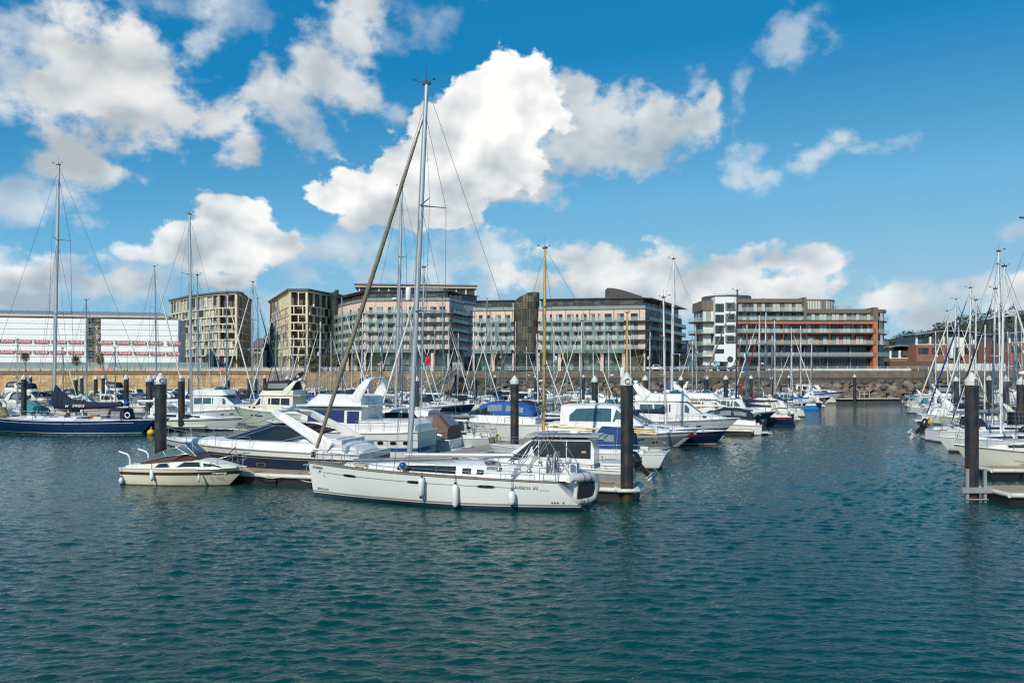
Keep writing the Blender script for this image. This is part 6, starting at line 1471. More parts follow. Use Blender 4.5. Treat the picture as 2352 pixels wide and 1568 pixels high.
# brown coaming and raked screen
mb = MB(); z0 = zf(0)
for sd in (-1, 1):
    P = [(1.15, sd*.62, z0+.56), (.75, sd*.92, z0+.48), (-.6, sd*1.0, z0+.40), (-2.5, sd*1.02, z0+.24), (-2.6, sd*1.0, z0+.30), (-.9, sd*.95, z0+.70), (.35, sd*.86, z0+.86), (.75, sd*.60, z0+.88)]
    mb.plate(P if sd < 0 else P[::-1], (0, sd, .2), .05)
mb.plate([(1.15, -.62, z0+.56), (1.15, .62, z0+.56), (.75, .60, z0+.88), (.75, -.60, z0+.88)], (1, 0, .6), .05); mb.build('screen_coaming', STBR, fw)
def panes(root, pts_, mat, name, n_):
    mb = MB(); mb.plate(pts_, n_, .02); return mb.build(name, mat, root)
tb_ = [V(.95, .72, z0+.62), V(.18, .66, z0+1.36)]
panes(fw, [(.98, -.60, z0+.66), (.98, -.02, z0+.70), (.12, -.02, z0+1.40), (.12, -.58, z0+1.36)], CLB, 'windscreen', (.7, 0, .7)); panes(fw, [(.98, .02, z0+.70), (.98, .60, z0+.66), (.12, .58, z0+1.36), (.12, .02, z0+1.40)], CLB, 'windscreen', (.7, 0, .7))
fm_ = MB()
for sd in (-1, 1):
    S = [(.92, sd*.66, z0+.70), (.42, sd*.88, z0+.86), (-.85, sd*.97, z0+.70), (-2.45, sd*1.0, z0+.34)]; T_ = [(.12, sd*.62, z0+1.37), (-.30, sd*.86, z0+1.22), (-1.1, sd*.93, z0+1.0), (-2.45, sd*.99, z0+.38)]
    for a in range(3):
        q = [S[a], S[a+1], T_[a+1], T_[a]]; mb = MB(); mb.plate(q if sd > 0 else q[::-1], (0, sd, .3), .015); mb.build('side_screen', CLB, fw)
    fm_.tube(S, .022, 5); fm_.tube(T_, .022, 5)
    for a in range(3): fm_.tube([S[a], T_[a]], .02, 5)
fm_.tube([(.12, -.62, z0+1.37), (.12, 0, z0+1.42), (.12, .62, z0+1.37)], .024, 5); fm_.tube([(.98, 0, z0+.66), (.12, 0, z0+1.42)], .02, 5); fm_.build('screen_frame', STEEL, fw)
mb = MB(); 
for y in (-.5, .5): mb.box((-2.2, y, z0+.22), (.6, .6, .35))
mb.build('seat', CNV['tan'], fw)
for sd in (-1, 1):
    mb = MB(); mb.tube([(-3.3, sd*.85, zf(-3.3)+.05), (-3.35, sd*.85, zf(-3)+.62), (-3.5, sd*.85, zf(-3)+.80), (-4.05, sd*.85, zf(-3)+.95)], .055, 7); mb.build('grab_pole', PLW, fw)
mb = MB(); P = [V(1.5, -.95, zf(1.5)+.05), V(2.4, -.80, zf(2.4)+.55), V(3.4, -.35, zf(3.4)+.78), V(3.95, 0, zf(3.6)+.82), V(3.4, .35, zf(3.4)+.78), V(2.4, .80, zf(2.4)+.55), V(1.5, .95, zf(1.5)+.05)]; mb.tube(P, .022, 5)
for p in (P[1], P[2], P[4], P[5]): mb.tube([p, V(p.x-.1, p.y*.95, zf(p.x))], .018, 5)
mb.tube([P[2]-V(0, 0, .35), P[3]-V(.15, 0, .35), P[4]-V(0, 0, .35)], .018, 5); mb.build('bow_rail', STEEL, fw)
mb = MB(); mb.lathe([(0, -.01), (.16, 0), (.16, .03), (0, .05)], (3.62, -.12, zf(3.5)+.62), 12); mb.tube([(3.5, -.1, zf(3.5)), (3.62, -.12, zf(3.5)+.6)], .02, 5); mb.lathe([(0, -.01), (.14, 0), (0, .05)], (3.6, -.12, zf(3.5)+.42), 12); mb.build('bow_light', STEEL, fw)
mb = MB(); mb.tube([(1.0, .3, z0+.85), (1.0, .3, z0+1.7)], .012, 4); mb.tube([(.7, -.6, z0+.7), (.45, -.6, z0+2.6)], .01, 4); mb.build('aerial', PLW, fw)
HF.text(fw, 'Freeway', .825, .72, .19, inkw, -1, 1.25, .4); HF.text(fw, 'JY 1232', .815, .48, .24, inkd, -1, 1.0)
fmx = Matrix.Translation(fw.location) @ Matrix.Rotation(angF, 4, 'Z')
fender('limp weathered white fender lying against the side of the small cream boat', fmx @ HF.edge(.30, -1, -.10, -.62), .62, .11, tilt=-.25, rope=.35)
fender('white fender standing at the stern corner of the small cream boat', fmx @ HF.edge(.025, -1, -.05, -.92), .42, .12, cap=bl, rope=.45)
fender('small white fender with a blue cap near the bow of the small cream boat', fmx @ HF.edge(.68, -1, -.10, -.70), .38, .07, cap=bl, rope=.5)

# ---- navy and white sports cruiser behind the pontoon
sc_, HS = cruiser('large navy and white open sports cruiser behind the front pontoon', (-16.2, 51.8, 0), math.atan2(4.4, -15.6), 15.8, 'sport', NVY, None, SUP, None, arch=False, bands=[ANTI, NVY, NVY, NVY, NVY, SUP, SUP], fb=2.25, fs=1.72, mh=.55, ws=(.185, -.17, .56, 1.15), rails=False, detail=False, radar_=False, decor=CNV['white'])
k = 1.58
HS.stripe(sc_, .725, .74, .02, .97, STGOLD, 'cove_stripe', True); HS.stripe(sc_, .36, .375, .3, .9, inkw if False else STG, 'cove_stripe', True)
for tt in (.42, .55, .68, .77): HS.port(sc_, tt, .50, .62, .20, GLS, 1, 'porthole', 12, fr=STEEL)
rail(sc_, HS, .46, .97, .72, 6, .12, .02, False, True, 'bow_rail')
zs = HS.zdeck(0)+.60*k*.55; ww = HS.wdeck(0)*.80
mb = MB(); aw = HS.wdeck(-1.5)*.86     # long forward raked arch
path = [(-6.0, aw, zs-.35), (-4.5, aw*.96, zs+.50), (-2.5, aw*.86, zs+1.50), (-1.7, aw*.60, zs+1.75), (-1.7, -aw*.60, zs+1.75), (-2.5, -aw*.86, zs+1.50), (-4.5, -aw*.96, zs+.50), (-6.0, -aw, zs-.35)]
flatarch(mb, path, [.85, .62, .50, .48, .48, .50, .62, .85], .16); mb.build('radar_arch', SUP, sc_); radar(sc_, (-1.7, -.2, zs+1.84), .34); 
rp = text('lettering', 'Raymarine', .14, inkd, sc_, (-1.7, .16, zs+1.95), (R(90), 0, math.pi), ext=.002)
mb = MB(); mb.tube([(1.2, ww*.7, zs+.85), (-1.0, aw*.8, zs+1.75)], .03, 5); mb.tube([(1.2, -ww*.7, zs+.85), (-1.0, -aw*.8, zs+1.75)], .03, 5); mb.tube([(.9, aw*.4, zs+.9), (.9, -aw*.4, zs+.9)], .02, 5); mb.build('roof_frame', STEEL, sc_)
c_ = Cab([(-7.7, HS.fs-.2, HS.fs+.06, 1.75, 1.3), (-7.3, HS.fs-.2, HS.fs+.30, 1.85, 1.5), (-6.7, HS.fs-.2, HS.fs+.50, 1.95, 1.65), (-5.9, HS.fs-.2, HS.fs+.62, 2.0, 1.72), (-4.6, HS.fs-.2, HS.fs+.68, 2.05, 1.78), (-3.2, HS.fs-.2, HS.fs+.66, 2.05, 1.78)], .28, .1); c_.build(sc_, SUP, 'aft_sunpad')
HS.stripe(sc_, .955, .975, .0, .985, STG, 'rub_rail', True, 14, .02)
mb = MB(); mb.box((-5.1, 0, HS.fs+.78), (1.7, 2.4, .12)); mb.build('sunpad_cushion', CNV['white'], sc_)
rail(sc_, HS, .01, .13, .5, 2, .2, .02, False, False, 'stern_rail')

# ---- white flybridge trawler with blue window covers
tr_ = thing('motor_yacht', 'white flybridge trawler with blue window covers and a raised aft cabin, behind the sports cruiser', 'motor yacht', (-13.6, 64.2, 0), math.atan2(4.6, -14.0))
HT = Hull(14.6, 4.6, 2.7, 2.15, rake=1.7, tr=-.15, tw=.84, tm=.4, p=2.5, pw=1.5, flare=.35, e=1.0, dip=.35, sk=1.3)
HT.build(tr_, [('z', 0), ('z', .12), ('h', .30), ('h', .44), ('h', .47), ('h', .7), ('h', 1)], [BOOT, WHT, STB, WHT, WHT, WHT], NONSKID, bul=.05)
for tt, h in ((.06, .62), (.13, .62), (.20, .63), (.30, .50), (.42, .5)):
    for sd in (1, -1): HT.port(tr_, tt, h, .52, .30, GLS, sd, 'porthole', 8, fr=SUP)
c0 = Cab([(-7.1, 1.9, 2.65, 1.75, 1.6), (-6.6, 1.9, 2.95, 1.9, 1.75), (-2.6, 1.9, 2.95, 2.05, 1.9), (-2.5, 1.9, 2.9, 2.05, 1.9)], .1, .06); c0.build(tr_, SUP, 'aft_cabin')
c1 = Cab([(3.6, 1.8, 2.1, 1.3, 1.2), (2.8, 1.8, 3.6, 1.7, 1.5), (2.4, 1.8, 3.95, 1.85, 1.65), (-2.6, 1.8, 3.95, 1.9, 1.7)], .1, .06); c1.build(tr_, SUP, 'saloon'); c1.screen(tr_, 3.5, 2.85, .95, 3, CNV['blue'])
c1.strip(tr_, 2.2, -1.1, .45, .88, cloth('window cover blue', (.012, .03, .13)), 'window_cover', n=3); c1.strip(tr_, -1.35, -2.4, .42, .86, cloth('window cover blue', (.012, .03, .13)), 'window_cover', n=2)
mb = MB(); mb.box((-.2, 0, 4.08), (6.4, 4.3, .12)); mb.build('roof', SUP, tr_)
c3 = Cab([(2.6, 4.14, 4.25, 1.2, 1.1), (1.4, 4.14, 4.95, 1.65, 1.5), (-2.2, 4.14, 4.95, 1.85, 1.75), (-2.6, 4.14, 4.8, 1.85, 1.75)], .08, .02); c3.build(tr_, SUP, 'flybridge'); wrap_screen(tr_, 1.4, .2, 1.5, 4.93, 5.2, .15, CLB, 6, 'fly_windscreen')
mb = MB(); flatarch(mb, [(-2.0, 1.8, 4.4), (-2.7, 1.75, 5.5), (-3.0, 1.5, 6.05), (-3.05, .9, 6.2), (-3.05, -.9, 6.2), (-3.0, -1.5, 6.05), (-2.7, -1.75, 5.5), (-2.0, -1.8, 4.4)], [.9, .7, .55, .5, .5, .55, .7, .9], .18); mb.build('radar_arch', SUP, tr_)
mb = MB()
for y in (.6, .95): mb.tube([(-2.6, y, 4.8), (-3.9, y, 2.95)], .025, 5)
for i in range(5): mb.tube([(lerp(-2.7, -3.8, i/4), .6, lerp(4.65, 3.1, i/4)), (lerp(-2.7, -3.8, i/4), .95, lerp(4.65, 3.1, i/4))], .02, 5)
mb.build('ladder', STEEL, tr_); rail(tr_, HT, .03, .34, .75, 4, .1, .02, True, False, 'aft_rail', dz=.2); rail(tr_, HT, .5, .97, .7, 5, .1, .02, True, True, 'bow_rail')
mb = MB(); mb.box((1.0, 0, 4.9), (.8, .8, .5)); mb.box((-1.2, .2, 5.0), (.9, 1.4, .5)); mb.build('fly_seat', CNV['navy'], tr_)
HT.stripe(tr_, .70, .725, .0, .98, STG, 'rub_rail', True, 14, .02); HT.stripe(tr_, .965, .99, .0, .98, STG, 'cap_rail', True, 14, .03)
HT.text(tr_, 'island', .03, .40, .3, inkd, 1, 1)

# ---- grey aluminium cabin boat on the inside of the pontoon
gb = thing('cabin_boat', 'white and grey cabin boat with blacked out windows and a large tilted black outboard', 'cabin boat', (1.9, 47.9, 0), math.atan2(2.4, -10.4))
HG = Hull(10.8, 3.1, 1.45, .98, rake=1.6, tr=0, tw=.92, tm=.35, p=2.3, tww=.9, pw=1.5, flare=.35, e=1.0, sk=1.2)
HG.build(gb, [('z', 0), ('z', .12), ('h', .42), ('h', .72), ('h', .80), ('h', 1)], [BOOT, SUPG, M('aluminium plate', (.36, .37, .37), .4, .3), DGR, SUP], NONSKID, bul=.04)
c1 = Cab([(3.6, 1.1, 1.25, .8, .7), (2.2, 1.1, 1.62, 1.18, 1.05), (2.1, 1.1, 1.68, 1.22, 1.05), (.5, 1.1, 2.72, 1.32, 1.06), (-3.0, 1.0, 2.76, 1.35, 1.12), (-3.2, 1.0, 2.2, 1.35, 1.2)], .08, .05); c1.build(gb, SUP, 'cabin')
c1.screen(gb, 2.0, .6, .96, 3, GLS); c1.win(gb, [(1.95, .40), (.52, .93), (.10, .93), (.10, .40)], GLS, 'side_window'); c1.strip(gb, .06, -1.55, .36, .93, GLS, 'side_window', n=2); c1.strip(gb, -1.6, -3.0, .36, .93, GLS, 'side_window', n=2)
mb = MB(); mb.box((-1.35, 0, 2.92), (4.3, 2.75, .09)); mb.box((-3.3, 0, 2.84), (.9, 2.6, .10)); mb.build('roof', M('grey roof', (.34, .37, .38), .5), gb)
mb = MB()
for sd in (1, -1): mb.tube([(.1, sd*1.1, 3.02), (-3.0, sd*1.1, 3.06)], .025, 5)
mb.build('roof_rail', RUB, gb); radar(gb, (-1.9, 0, 2.98), .32)
t = thing('orange_notice', 'small orange notice in the black cabin window of the grey cabin boat', 'notice', Matrix.Translation(gb.location) @ Matrix.Rotation(gb.rotation_euler.z, 4, 'Z') @ c1.side(-2.6, .58, 1, .05), gb.rotation_euler.z); mb = MB(); mb.box((0, 0, 0), (.26, .015, .11)); mb.build('card', ORG, t); mb = MB(); mb.box((0, 0, 0), (.2, .022, .015)); mb.build('print_line', inkw, t)
rail(gb, HG, .06, .45, .25, 5, .05, .02, False, False, 'side_rail', RUB); rail(gb, HG, .5, .97, .55, 4, .1, .02, False, True, 'bow_rail')
mb = MB(); mb.box((-4.3, 0, 1.15), (1.5, 2.4, .5)); mb.build('cockpit_coaming', SUP, gb)
outboard(gb, (-5.5, .25, 1.0), 1.35, .72, 0, BLK)

# ---- yellow masted ketch with blue covers and rust streaks
kt, HK = yacht('white ketch with gold masts, blue cockpit tent and rust streaks, stern beside pile C', (4.3, 57.0, 0), RZ_L, 12.4, 15.6, WHT, None, ANTI, None, None, None, MGOLD, 0, None, 'ketch', -.5, xm=.17, mr=.12, aft=.12, name='ketch', vane=.7)
mb = MB(); mb.tube([(1.9, 0, 2.75), (-5.9, 0, 2.55)], .07, 6); mb.build('boom', MGOLD, kt)
mz = sailpole(kt, -3.9, 1.3, 10.9, .085, MGOLD, .05); mb = MB(); mb.lathe([(.09, -.15), (.22, .0), (0, .02)], (-3.95, 0, 10.95), 8); mb.build('mast_crown', MGOLD, mz); mb = MB(); mb.lathe([(0, 0), (.16, .03), (.17, .2), (.17, .65), (.14, .8), (0, .82)], (-3.62, 0, 6.2), 10); mb.build('radar_reflector', PLW, mz)
mb = MB(); mb.tube([(-3.9, 0, 2.5), (-6.0, 0, 2.35)], .05, 6); mb.tube([(-3.95, 0, 10.8), (-6.1, .4, 1.2)], .012, 4); mb.tube([(-3.95, 0, 10.8), (-3.4, 1.5, 1.2)], .012, 4); mb.tube([(-3.95, 0, 10.8), (-3.4, -1.5, 1.2)], .012, 4); mb.build('mizzen_boom', MGOLD, kt)
c = Cab([(-1.5, 1.2, 1.9, 1.2, 1.0), (-2.2, 1.2, 2.75, 1.3, 1.0), (-4.4, 1.1, 2.65, 1.3, 1.05), (-4.6, 1.1, 1.5, 1.35, 1.2)], .12, .1); c.build(kt, cloth('tent blue', (.012, .05, .17)), 'cockpit_tent'); c.strip(kt, -2.5, -3.2, .45, .75, CLR, 'tent_window', n=2)
rust = M('rust streak', (.35, .14, .03), .9, var=.4, scale=6); mb = MB()
for tt, l_ in ((.10, .34), (.16, .24), (.30, .30), (.44, .2)):
    p = HK.pt(tt, .86, 1, .012); q = HK.ptz(tt-.004, .86*HK.sh(tt)-l_, 1, .012); mb.grid([[p-V(.05, 0, 0), p+V(.07, 0, 0)], [q-V(.015, 0, 0), q+V(.01, 0, 0)]])
mb.build('rust_streak', rust, kt)
mb = MB()
for y in (-.22, .22): mb.tube([(-6.3, y, 1.25), (-6.62, y, .0)], .025, 5)
for i in range(4): mb.tube([(lerp(-6.35, -6.6, i/3), -.22, lerp(1.05, .15, i/3)), (lerp(-6.35, -6.6, i/3), .22, lerp(1.05, .15, i/3))], .02, 5)
mb.build('boarding_ladder', STEEL, kt); mb = MB(); mb.box((-6.3, -.7, 1.75), (.5, .9, .04), 0, 0, -.35); mb.build('solar_panel', GLB, kt)

# ---- brown tented cruiser, pale sloop, blue tented cruiser
bc, HB = cruiser('white hardtop cruiser with a brown cockpit tent, stern on, behind the sloop mast', (-10.4, 68.6, 0), RZ_L, 12.0, 'hardtop', WHT, None, SUP, None, arch=False, seed=3)
zq = HB.zdeck(-3); c = Cab([(-2.6, zq+.5, zq+1.9, 1.55, 1.35), (-3.4, zq+.4, zq+2.0, 1.6, 1.35), (-4.9, zq+.2, zq+1.9, 1.62, 1.35), (-5.8, zq+.0, zq+.9, 1.66, 1.55)], .15, .08); c.build(bc, CNV['brown'], 'cockpit_tent'); c.strip(bc, -2.9, -4.4, .42, .88, CLR, 'tent_window', n=3)
mb = MB(); mb.grid([[(-5.0, -1.0, zq+1.9), (-5.0, 1.0, zq+1.9)], [(-5.78, -1.1, zq+1.05), (-5.78, 1.1, zq+1.05)]]); mb.v = [(x-.03, y, z+.03) for x, y, z in mb.v]; mb.build('tent_window', CLR, bc)
tx = text('lettering', 'MICKE', .34, M('ink pink', (.35, .05, .09), .6), bc, (-6.06, .1, .72), (R(90), 0, -R(90)), ext=.004)
ps, HPs = yacht('pale grey green sloop with a grey sprayhood, stern on, left of the tallest pile', (-7.0, 70.5, 0), RZ_L, 11.6, 16.0, GRYH, None, None, 'grey', 'grey', 'white', ALU, .9, tr=.2, seed=11, xm=.1, name='sailing_yacht')
t = thing('rope_coil', 'bright yellow rope coil hanging on the stern of the pale grey green sloop', 'rope', Matrix.Translation(ps.location) @ Matrix.Rotation(RZ_L, 4, 'Z') @ V(-5.85, -.5, 1.1), 0)
mb = MB()
for j in range(6): mb.tube([V(.30*math.cos(a)*(1-.06*j), -.08-.03*j, .42*math.sin(a)-.3+.03*j) for a in [6.28*i/14 for i in range(15)]], .03, 5)
mb.build('coil', YEL, t)
dr_, HD = cruiser('white cruiser with a royal blue cockpit tent beside the tallest dark pile', (-2.6, 79.5, 0), RZ_L, 12.6, 'sport', WHT, None, SUP, 'blue', arch=False, seed=5, fb=2.1, fs=1.7)
HD.text(dr_, 'Dream 42', .52, .84, .34, inkd, 1, 1.1, .2); rail(dr_, HD, .02, .3, .7, 4, .1, .02, True, False, 'aft_rail')
# Tenacity: navy topped cruiser, bow right
tn, HTn = cruiser('white cruiser with a navy sheer band and navy framed windscreen behind the gold mast', (2.8, 87.5, 0), RZ_R, 11.5, 'canopy', WHT, None, SUP, 'navy', seed=8, arch=False, bands=[ANTI, WHT, WHT, NVY, NVY, NVY, SUP], fb=2.0, fs=1.6)
HTn.text(tn, 'Tenacity', .42, .74, .36, inkw, -1, 1.1)

tl, HTl = yacht('white sloop with a tall grey mast and bare boom, behind the brown tented cruiser', (-11.0, 84.8, 0), RZ_L, 14.2, gz(430, 85), WHT, None, None, None, None, None, ALU, 0, None, 'sailing yacht', xm=.11, mr=.2, aft=.75, seed=77, wr=.016, radarz=14.5)
mb = MB(); mb.tube([(1.4, 0, 2.7), (-6.2, 0, 3.45)], .17, 8); mb.build('boom', ALU, tl)
# ---------------------------------------------------------------- piles, pontoons
def pilemat():
    m, nt, b = newmat('pile steel'); tc = nd(nt, 'ShaderNodeTexCoord'); oi = nd(nt, 'ShaderNodeObjectInfo')
    ad = nd(nt, 'ShaderNodeVectorMath'); ad.operation = 'ADD'; nt.links.new(tc.outputs['Object'], ad.inputs[0]); ml = math_(nt, 'MULTIPLY', oi.outputs['Random'], 40.0); nt.links.new(ml, ad.inputs[1])
    mp = nd(nt, 'ShaderNodeMapping'); mp.inputs['Scale'].default_value = (2.2, 2.2, .55); nt.links.new(ad.outputs[0], mp.inputs[0])
    n = nd(nt, 'ShaderNodeTexNoise'); n.inputs['Scale'].default_value = 1.1; n.inputs['Detail'].default_value = 7; n.inputs['Roughness'].default_value = .65; nt.links.new(mp.outputs[0], n.inputs[0])
    n2 = nd(nt, 'ShaderNodeTexNoise'); n2.inputs['Scale'].default_value = 1.6; n2.inputs['Detail'].default_value = 8; nt.links.new(ad.outputs[0], n2.inputs[0])
    c = ramp(nt, n2.outputs[0], [(.3, (.008, .010, .012)), (.55, (.022, .025, .027)), (.75, (.06, .06, .058))])
    k = ramp(nt, n.outputs[0], [(.54, (0, 0, 0)), (.64, (1, 1, 1))])
    c = mix(nt, math_(nt, 'MULTIPLY', k, .85), c, (.11, .042, .015))
    sz = nd(nt, 'ShaderNodeSeparateXYZ'); nt.links.new(tc.outputs['Object'], sz.inputs[0])
    tz = math_(nt, 'ADD', sz.outputs[2], math_(nt, 'MULTIPLY', n2.outputs[0], 1.2))
    c = mix(nt, ramp(nt, math_(nt, 'MULTIPLY', tz, .25), [(.30, (1, 1, 1)), (.42, (0, 0, 0))]), c, (.040, .034, .016))
    nt.links.new(c, b.inputs['Base Color']); b.inputs['Roughness'].default_value = .42
    bp = nd(nt, 'ShaderNodeBump'); bp.inputs['Strength'].default_value = .4; bp.inputs['Distance'].default_value = .03; nt.links.new(n2.outputs[0], bp.inputs['Height']); nt.links.new(bp.outputs[0], b.inputs['Normal']); return m
PM = pilemat(); CAPM = M('white pile cap', (.60, .60, .57), .5, var=.08, scale=3, streak=.3)
_pl = {}
def pile(x, y, r, top, label, letter=None):
    key = (round(r, 2), round(top, 1))
    if key not in _pl:
        n = 18 if r > .3 and y < 100 else 10
        a, b_ = MB(), MB(); ch = r*1.32
        a.lathe([(r, -3), (r, top-ch*1.45)], n=n); b_.lathe([(0, top), (.04, top), (r*1.03, top-ch*.95), (r*1.07, top-ch), (r*1.07, top-ch*1.55), (r, top-ch*1.56)], n=n, smooth=False)
        _pl[key] = (a.mesh('tube', PM), b_.mesh('cap', CAPM), ch)
    a, b_, ch = _pl[key]; t = thing('mooring_pile', label, 'mooring pile', (x, y, 0), rnd.uniform(0, 6) if not letter else 0, 'mooring piles of the marina')
    link('tube', a, t); cp = link('cap', b_, t)
    if letter:
        for da in letter[1]:
            h = top-ch*1.12; text('lettering', letter[0], r*1.25, RUB, cp, (math.sin(da)*r*1.10, -math.cos(da)*r*1.10, h), (R(90), 0, da), ext=.012)
    return t
TOPZ = 6.5
pile(HP, HPY, .325, 6.62, 'black pile with white cone cap lettered C at the right end of the front pontoon', ('C', (-.12, 1.0)))
pile(gx(369, 49.5), 49.5, .345, 6.62, 'rusty black pile with white cap lettered C at the left end of the pontoon', ('C', (-.75, .55)))
pile(gx(2232, 41), 41, .33, 6.6, 'black pile with white cap lettered B beside the right pontoon', ('B', (.05,)))
pile(gx(417, 92), 92, .37, 6.5, 'dark pile lettered D standing right of the rusty left pile', ('D', (-.3, .6)))
pile(gx(1182, 62), 62, .33, 6.45, 'tall dark pile in front of the blue tented cruiser')
PL = [(1366, 92, .36, 'dark pile left of the C pile, before the rock armour'), (1482, 100, .33, 'dark pile just right of the C pile'), (1564, 130, .36, 'dark pile right of the large white mast'), (1622, 115, .34, 'dark pile between crossing stays below the stair tower'), (1667, 124, .34, 'dark pile behind the black mast'), (1725, 150, .33, 'dark pile left of the red furled sail'), (1772, 160, .34, 'dark pile behind the red sail cover'), (1812, 175, .3, 'small dark pile right of the red sail cover'), (1963, 192, .34, 'lone dark pile standing in the open channel before the rocks'),
 (55, 110, .34, 'dark pile before the sandstone wall, left of the tall navy yacht mast'), (174, 140, .35, 'first dark pile right of the navy sail cover'), (188, 160, .33, 'second dark pile right of the navy yacht mast'), (220, 150, .36, 'third dark pile against the sandstone wall'), (237, 165, .34, 'fourth dark pile against the sandstone wall'), (290, 120, .36, 'solitary dark pile midway along the sandstone wall'), (343, 100, .42, 'thick dark pile left of the rusty C pile'), (353, 150, .34, 'thin dark pile peeping behind the rusty C pile'), (436, 150, .32, 'dark pile just right of the D pile'), (522, 130, .42, 'thick dark pile below the first cream block'), (572, 165, .34, 'dark pile at the foot of the white gangway'), (589, 170, .38, 'dark pile under the middle of the gangway'), (608, 175, .34, 'dark pile under the gangway truss'), (660, 150, .36, 'dark pile before the brown revetment'), (684, 160, .3, 'slim dark pile before the brown revetment'), (830, 170, .32, 'dark pile against the dimpled revetment'), (958, 110, .36, 'dark pile right of the tallest mast'), (1092, 150, .34, 'dark pile at the joint of revetment and rocks'), (1137, 180, .32, 'small dark pile before the leftmost rocks'), (1230, 170, .32, 'small dark pile before the rocks, left of the gold mast'), (1340, 175, .34, 'small dark pile before the rocks, right of the gold mast'), (70, 190, .34, 'distant pile before the wall at the left'),
 (2196, 110, .34, 'dark pile among the right hand masts'), (2272, 120, .38, 'dark pile right of the B pile'), (2310, 105, .42, 'thick dark pile near the right edge'), (2345, 92, .45, 'dark pile cut by the right edge')]
for u, Y, r, k in PL: pile(gx(u, Y), Y, r, TOPZ + rnd.uniform(-.25, .05), 'black ' + k if not k.startswith('lone') else k)

DECK = M('pontoon deck', (.36, .27, .18), .85, var=.15, scale=2); FLT = M('black float', (.012, .012, .013), .5); EDGE = M('white fender edge', (.60, .585, .53), .5, var=.12, scale=3); CONCF = M('concrete float', (.20, .195, .18), .9, var=.2)
def pontoon(p0, p1, wd, label, floats=True, z=.62, fsz=2.2):
    a, b_ = V(*p0, 0), V(*p1, 0); d = b_-a; L_ = d.length; t = thing('pontoon', label, 'pontoon', a, math.atan2(d.y, d.x), 'pontoons of the marina')
    mb = MB(); mb.box((L_/2, 0, z), (L_, wd, .12)); mb.build('deck', DECK, t)
    mb = MB()
    for sd in (1, -1): mb.tube([(0, sd*wd/2, z-.08), (L_, sd*wd/2, z-.08)], .13, 8)
    mb.tube([(0, -wd/2, z-.08), (0, wd/2, z-.08)], .13, 8); mb.tube([(L_, -wd/2, z-.08), (L_, wd/2, z-.08)], .13, 8); mb.build('edge_fender', EDGE, t)
    mb = MB(); n = max(1, int(L_/fsz)); s = L_/n
    for i in range(n): mb.box(((i+.5)*s, 0, .18), (s*.96, wd*.92, .66))
    o = mb.build('float', FLT, t); mb = MB()
    for i in range(max(1, int(L_/5))):
        for sd in (1, -1):
            x = (i+.5)*L_/max(1, int(L_/5)); mb.tube([(x-.16, sd*(wd/2-.2), z+.16), (x+.16, sd*(wd/2-.2), z+.16)], .035, 5); mb.box((x, sd*(wd/2-.2), z+.1), (.08, .06, .1))
    mb.build('cleat', STEEL, t); return t
pontoon((-20.3, 50.2), (HP+.75, 42.1), 2.6, 'long pontoon with cream fender edge behind the front sloop')
mb = MB(); mb.tube([V(HP-.55, HPY+.5, .62), V(HP-.5, HPY-.45, .60), V(HP+.55, HPY-.5, .60), V(HP+.6, HPY+.4, .62)], .10, 8); t = tag(mb.build('pile_guide', EDGE), 'white pile guide loop of the front pontoon around pile C', 'pile guide')
pontoon((HP-13.5, HPY+11), (HP-13.5+ddir.x*140, HPY+11+ddir.y*140), 2.4, 'walkway pontoon running away between the boats behind the front pontoon', fsz=4)
pontoon((24.6, 40.6), (48, 40.2), 2.6, 'pontoon with cream fender edge beside pile B at the right', fsz=2.3)
mb = MB()
bx_ = gx(2232, 41)
for sx in (-.45, .45): mb.box((bx_+sx, 40.62, .7), (.14, .12, 2.0))
mb.box((bx_, 40.55, .62), (1.5, .14, .28)); mb.box((bx_+.65, 40.7, .55), (.6, .2, .2)); mb.tube([(bx_-.55, 40.5, .15), (bx_+.55, 40.5, .15)], .04, 5)
tag(mb.build('pile_guide', M('galvanised steel', (.42, .43, .42), .5, .5)), 'galvanised pile guide frame around pile B', 'pile guide')
pontoon((gx(2262, 50.2), 50.2), (46, 49.7), 1.6, 'narrow finger pontoon under the cream motor sailer at the right', fsz=1.8)
pontoon((gx(1925, 196), 196), (gx(2060, 199), 199), 2.2, 'low pontoon lying in front of the rocks at the end of the channel', fsz=4)
mb = MB(); t = thing('pontoon_rail', 'white steel posts standing on the far pontoon before the rocks', 'rail', (gx(1985, 196.5), 196.5, .7)); 
for x in (-1.2, 0, 1.3): mb.tube([(x, 0, 0), (x, 0, 1.8)], .05, 5)
mb.tube([(-1.2, 0, 1.0), (1.3, 0, 1.0)], .04, 5); mb.build('post', white, t)
pontoon((-72, 92.5), (gx(480, 93), 93), 2.2, 'pontoon between the navy classic yacht and the white ketch', fsz=3)
pontoon((gx(1665, 86), 86), (gx(1728, 85), 85), 1.6, 'short finger pontoon beside the navy bowed sloop', fsz=2)
pontoon((gx(2133, 84), 84.2), (58, 82.5), 1.5, 'finger pontoon next to the black outboard at the right', fsz=2)
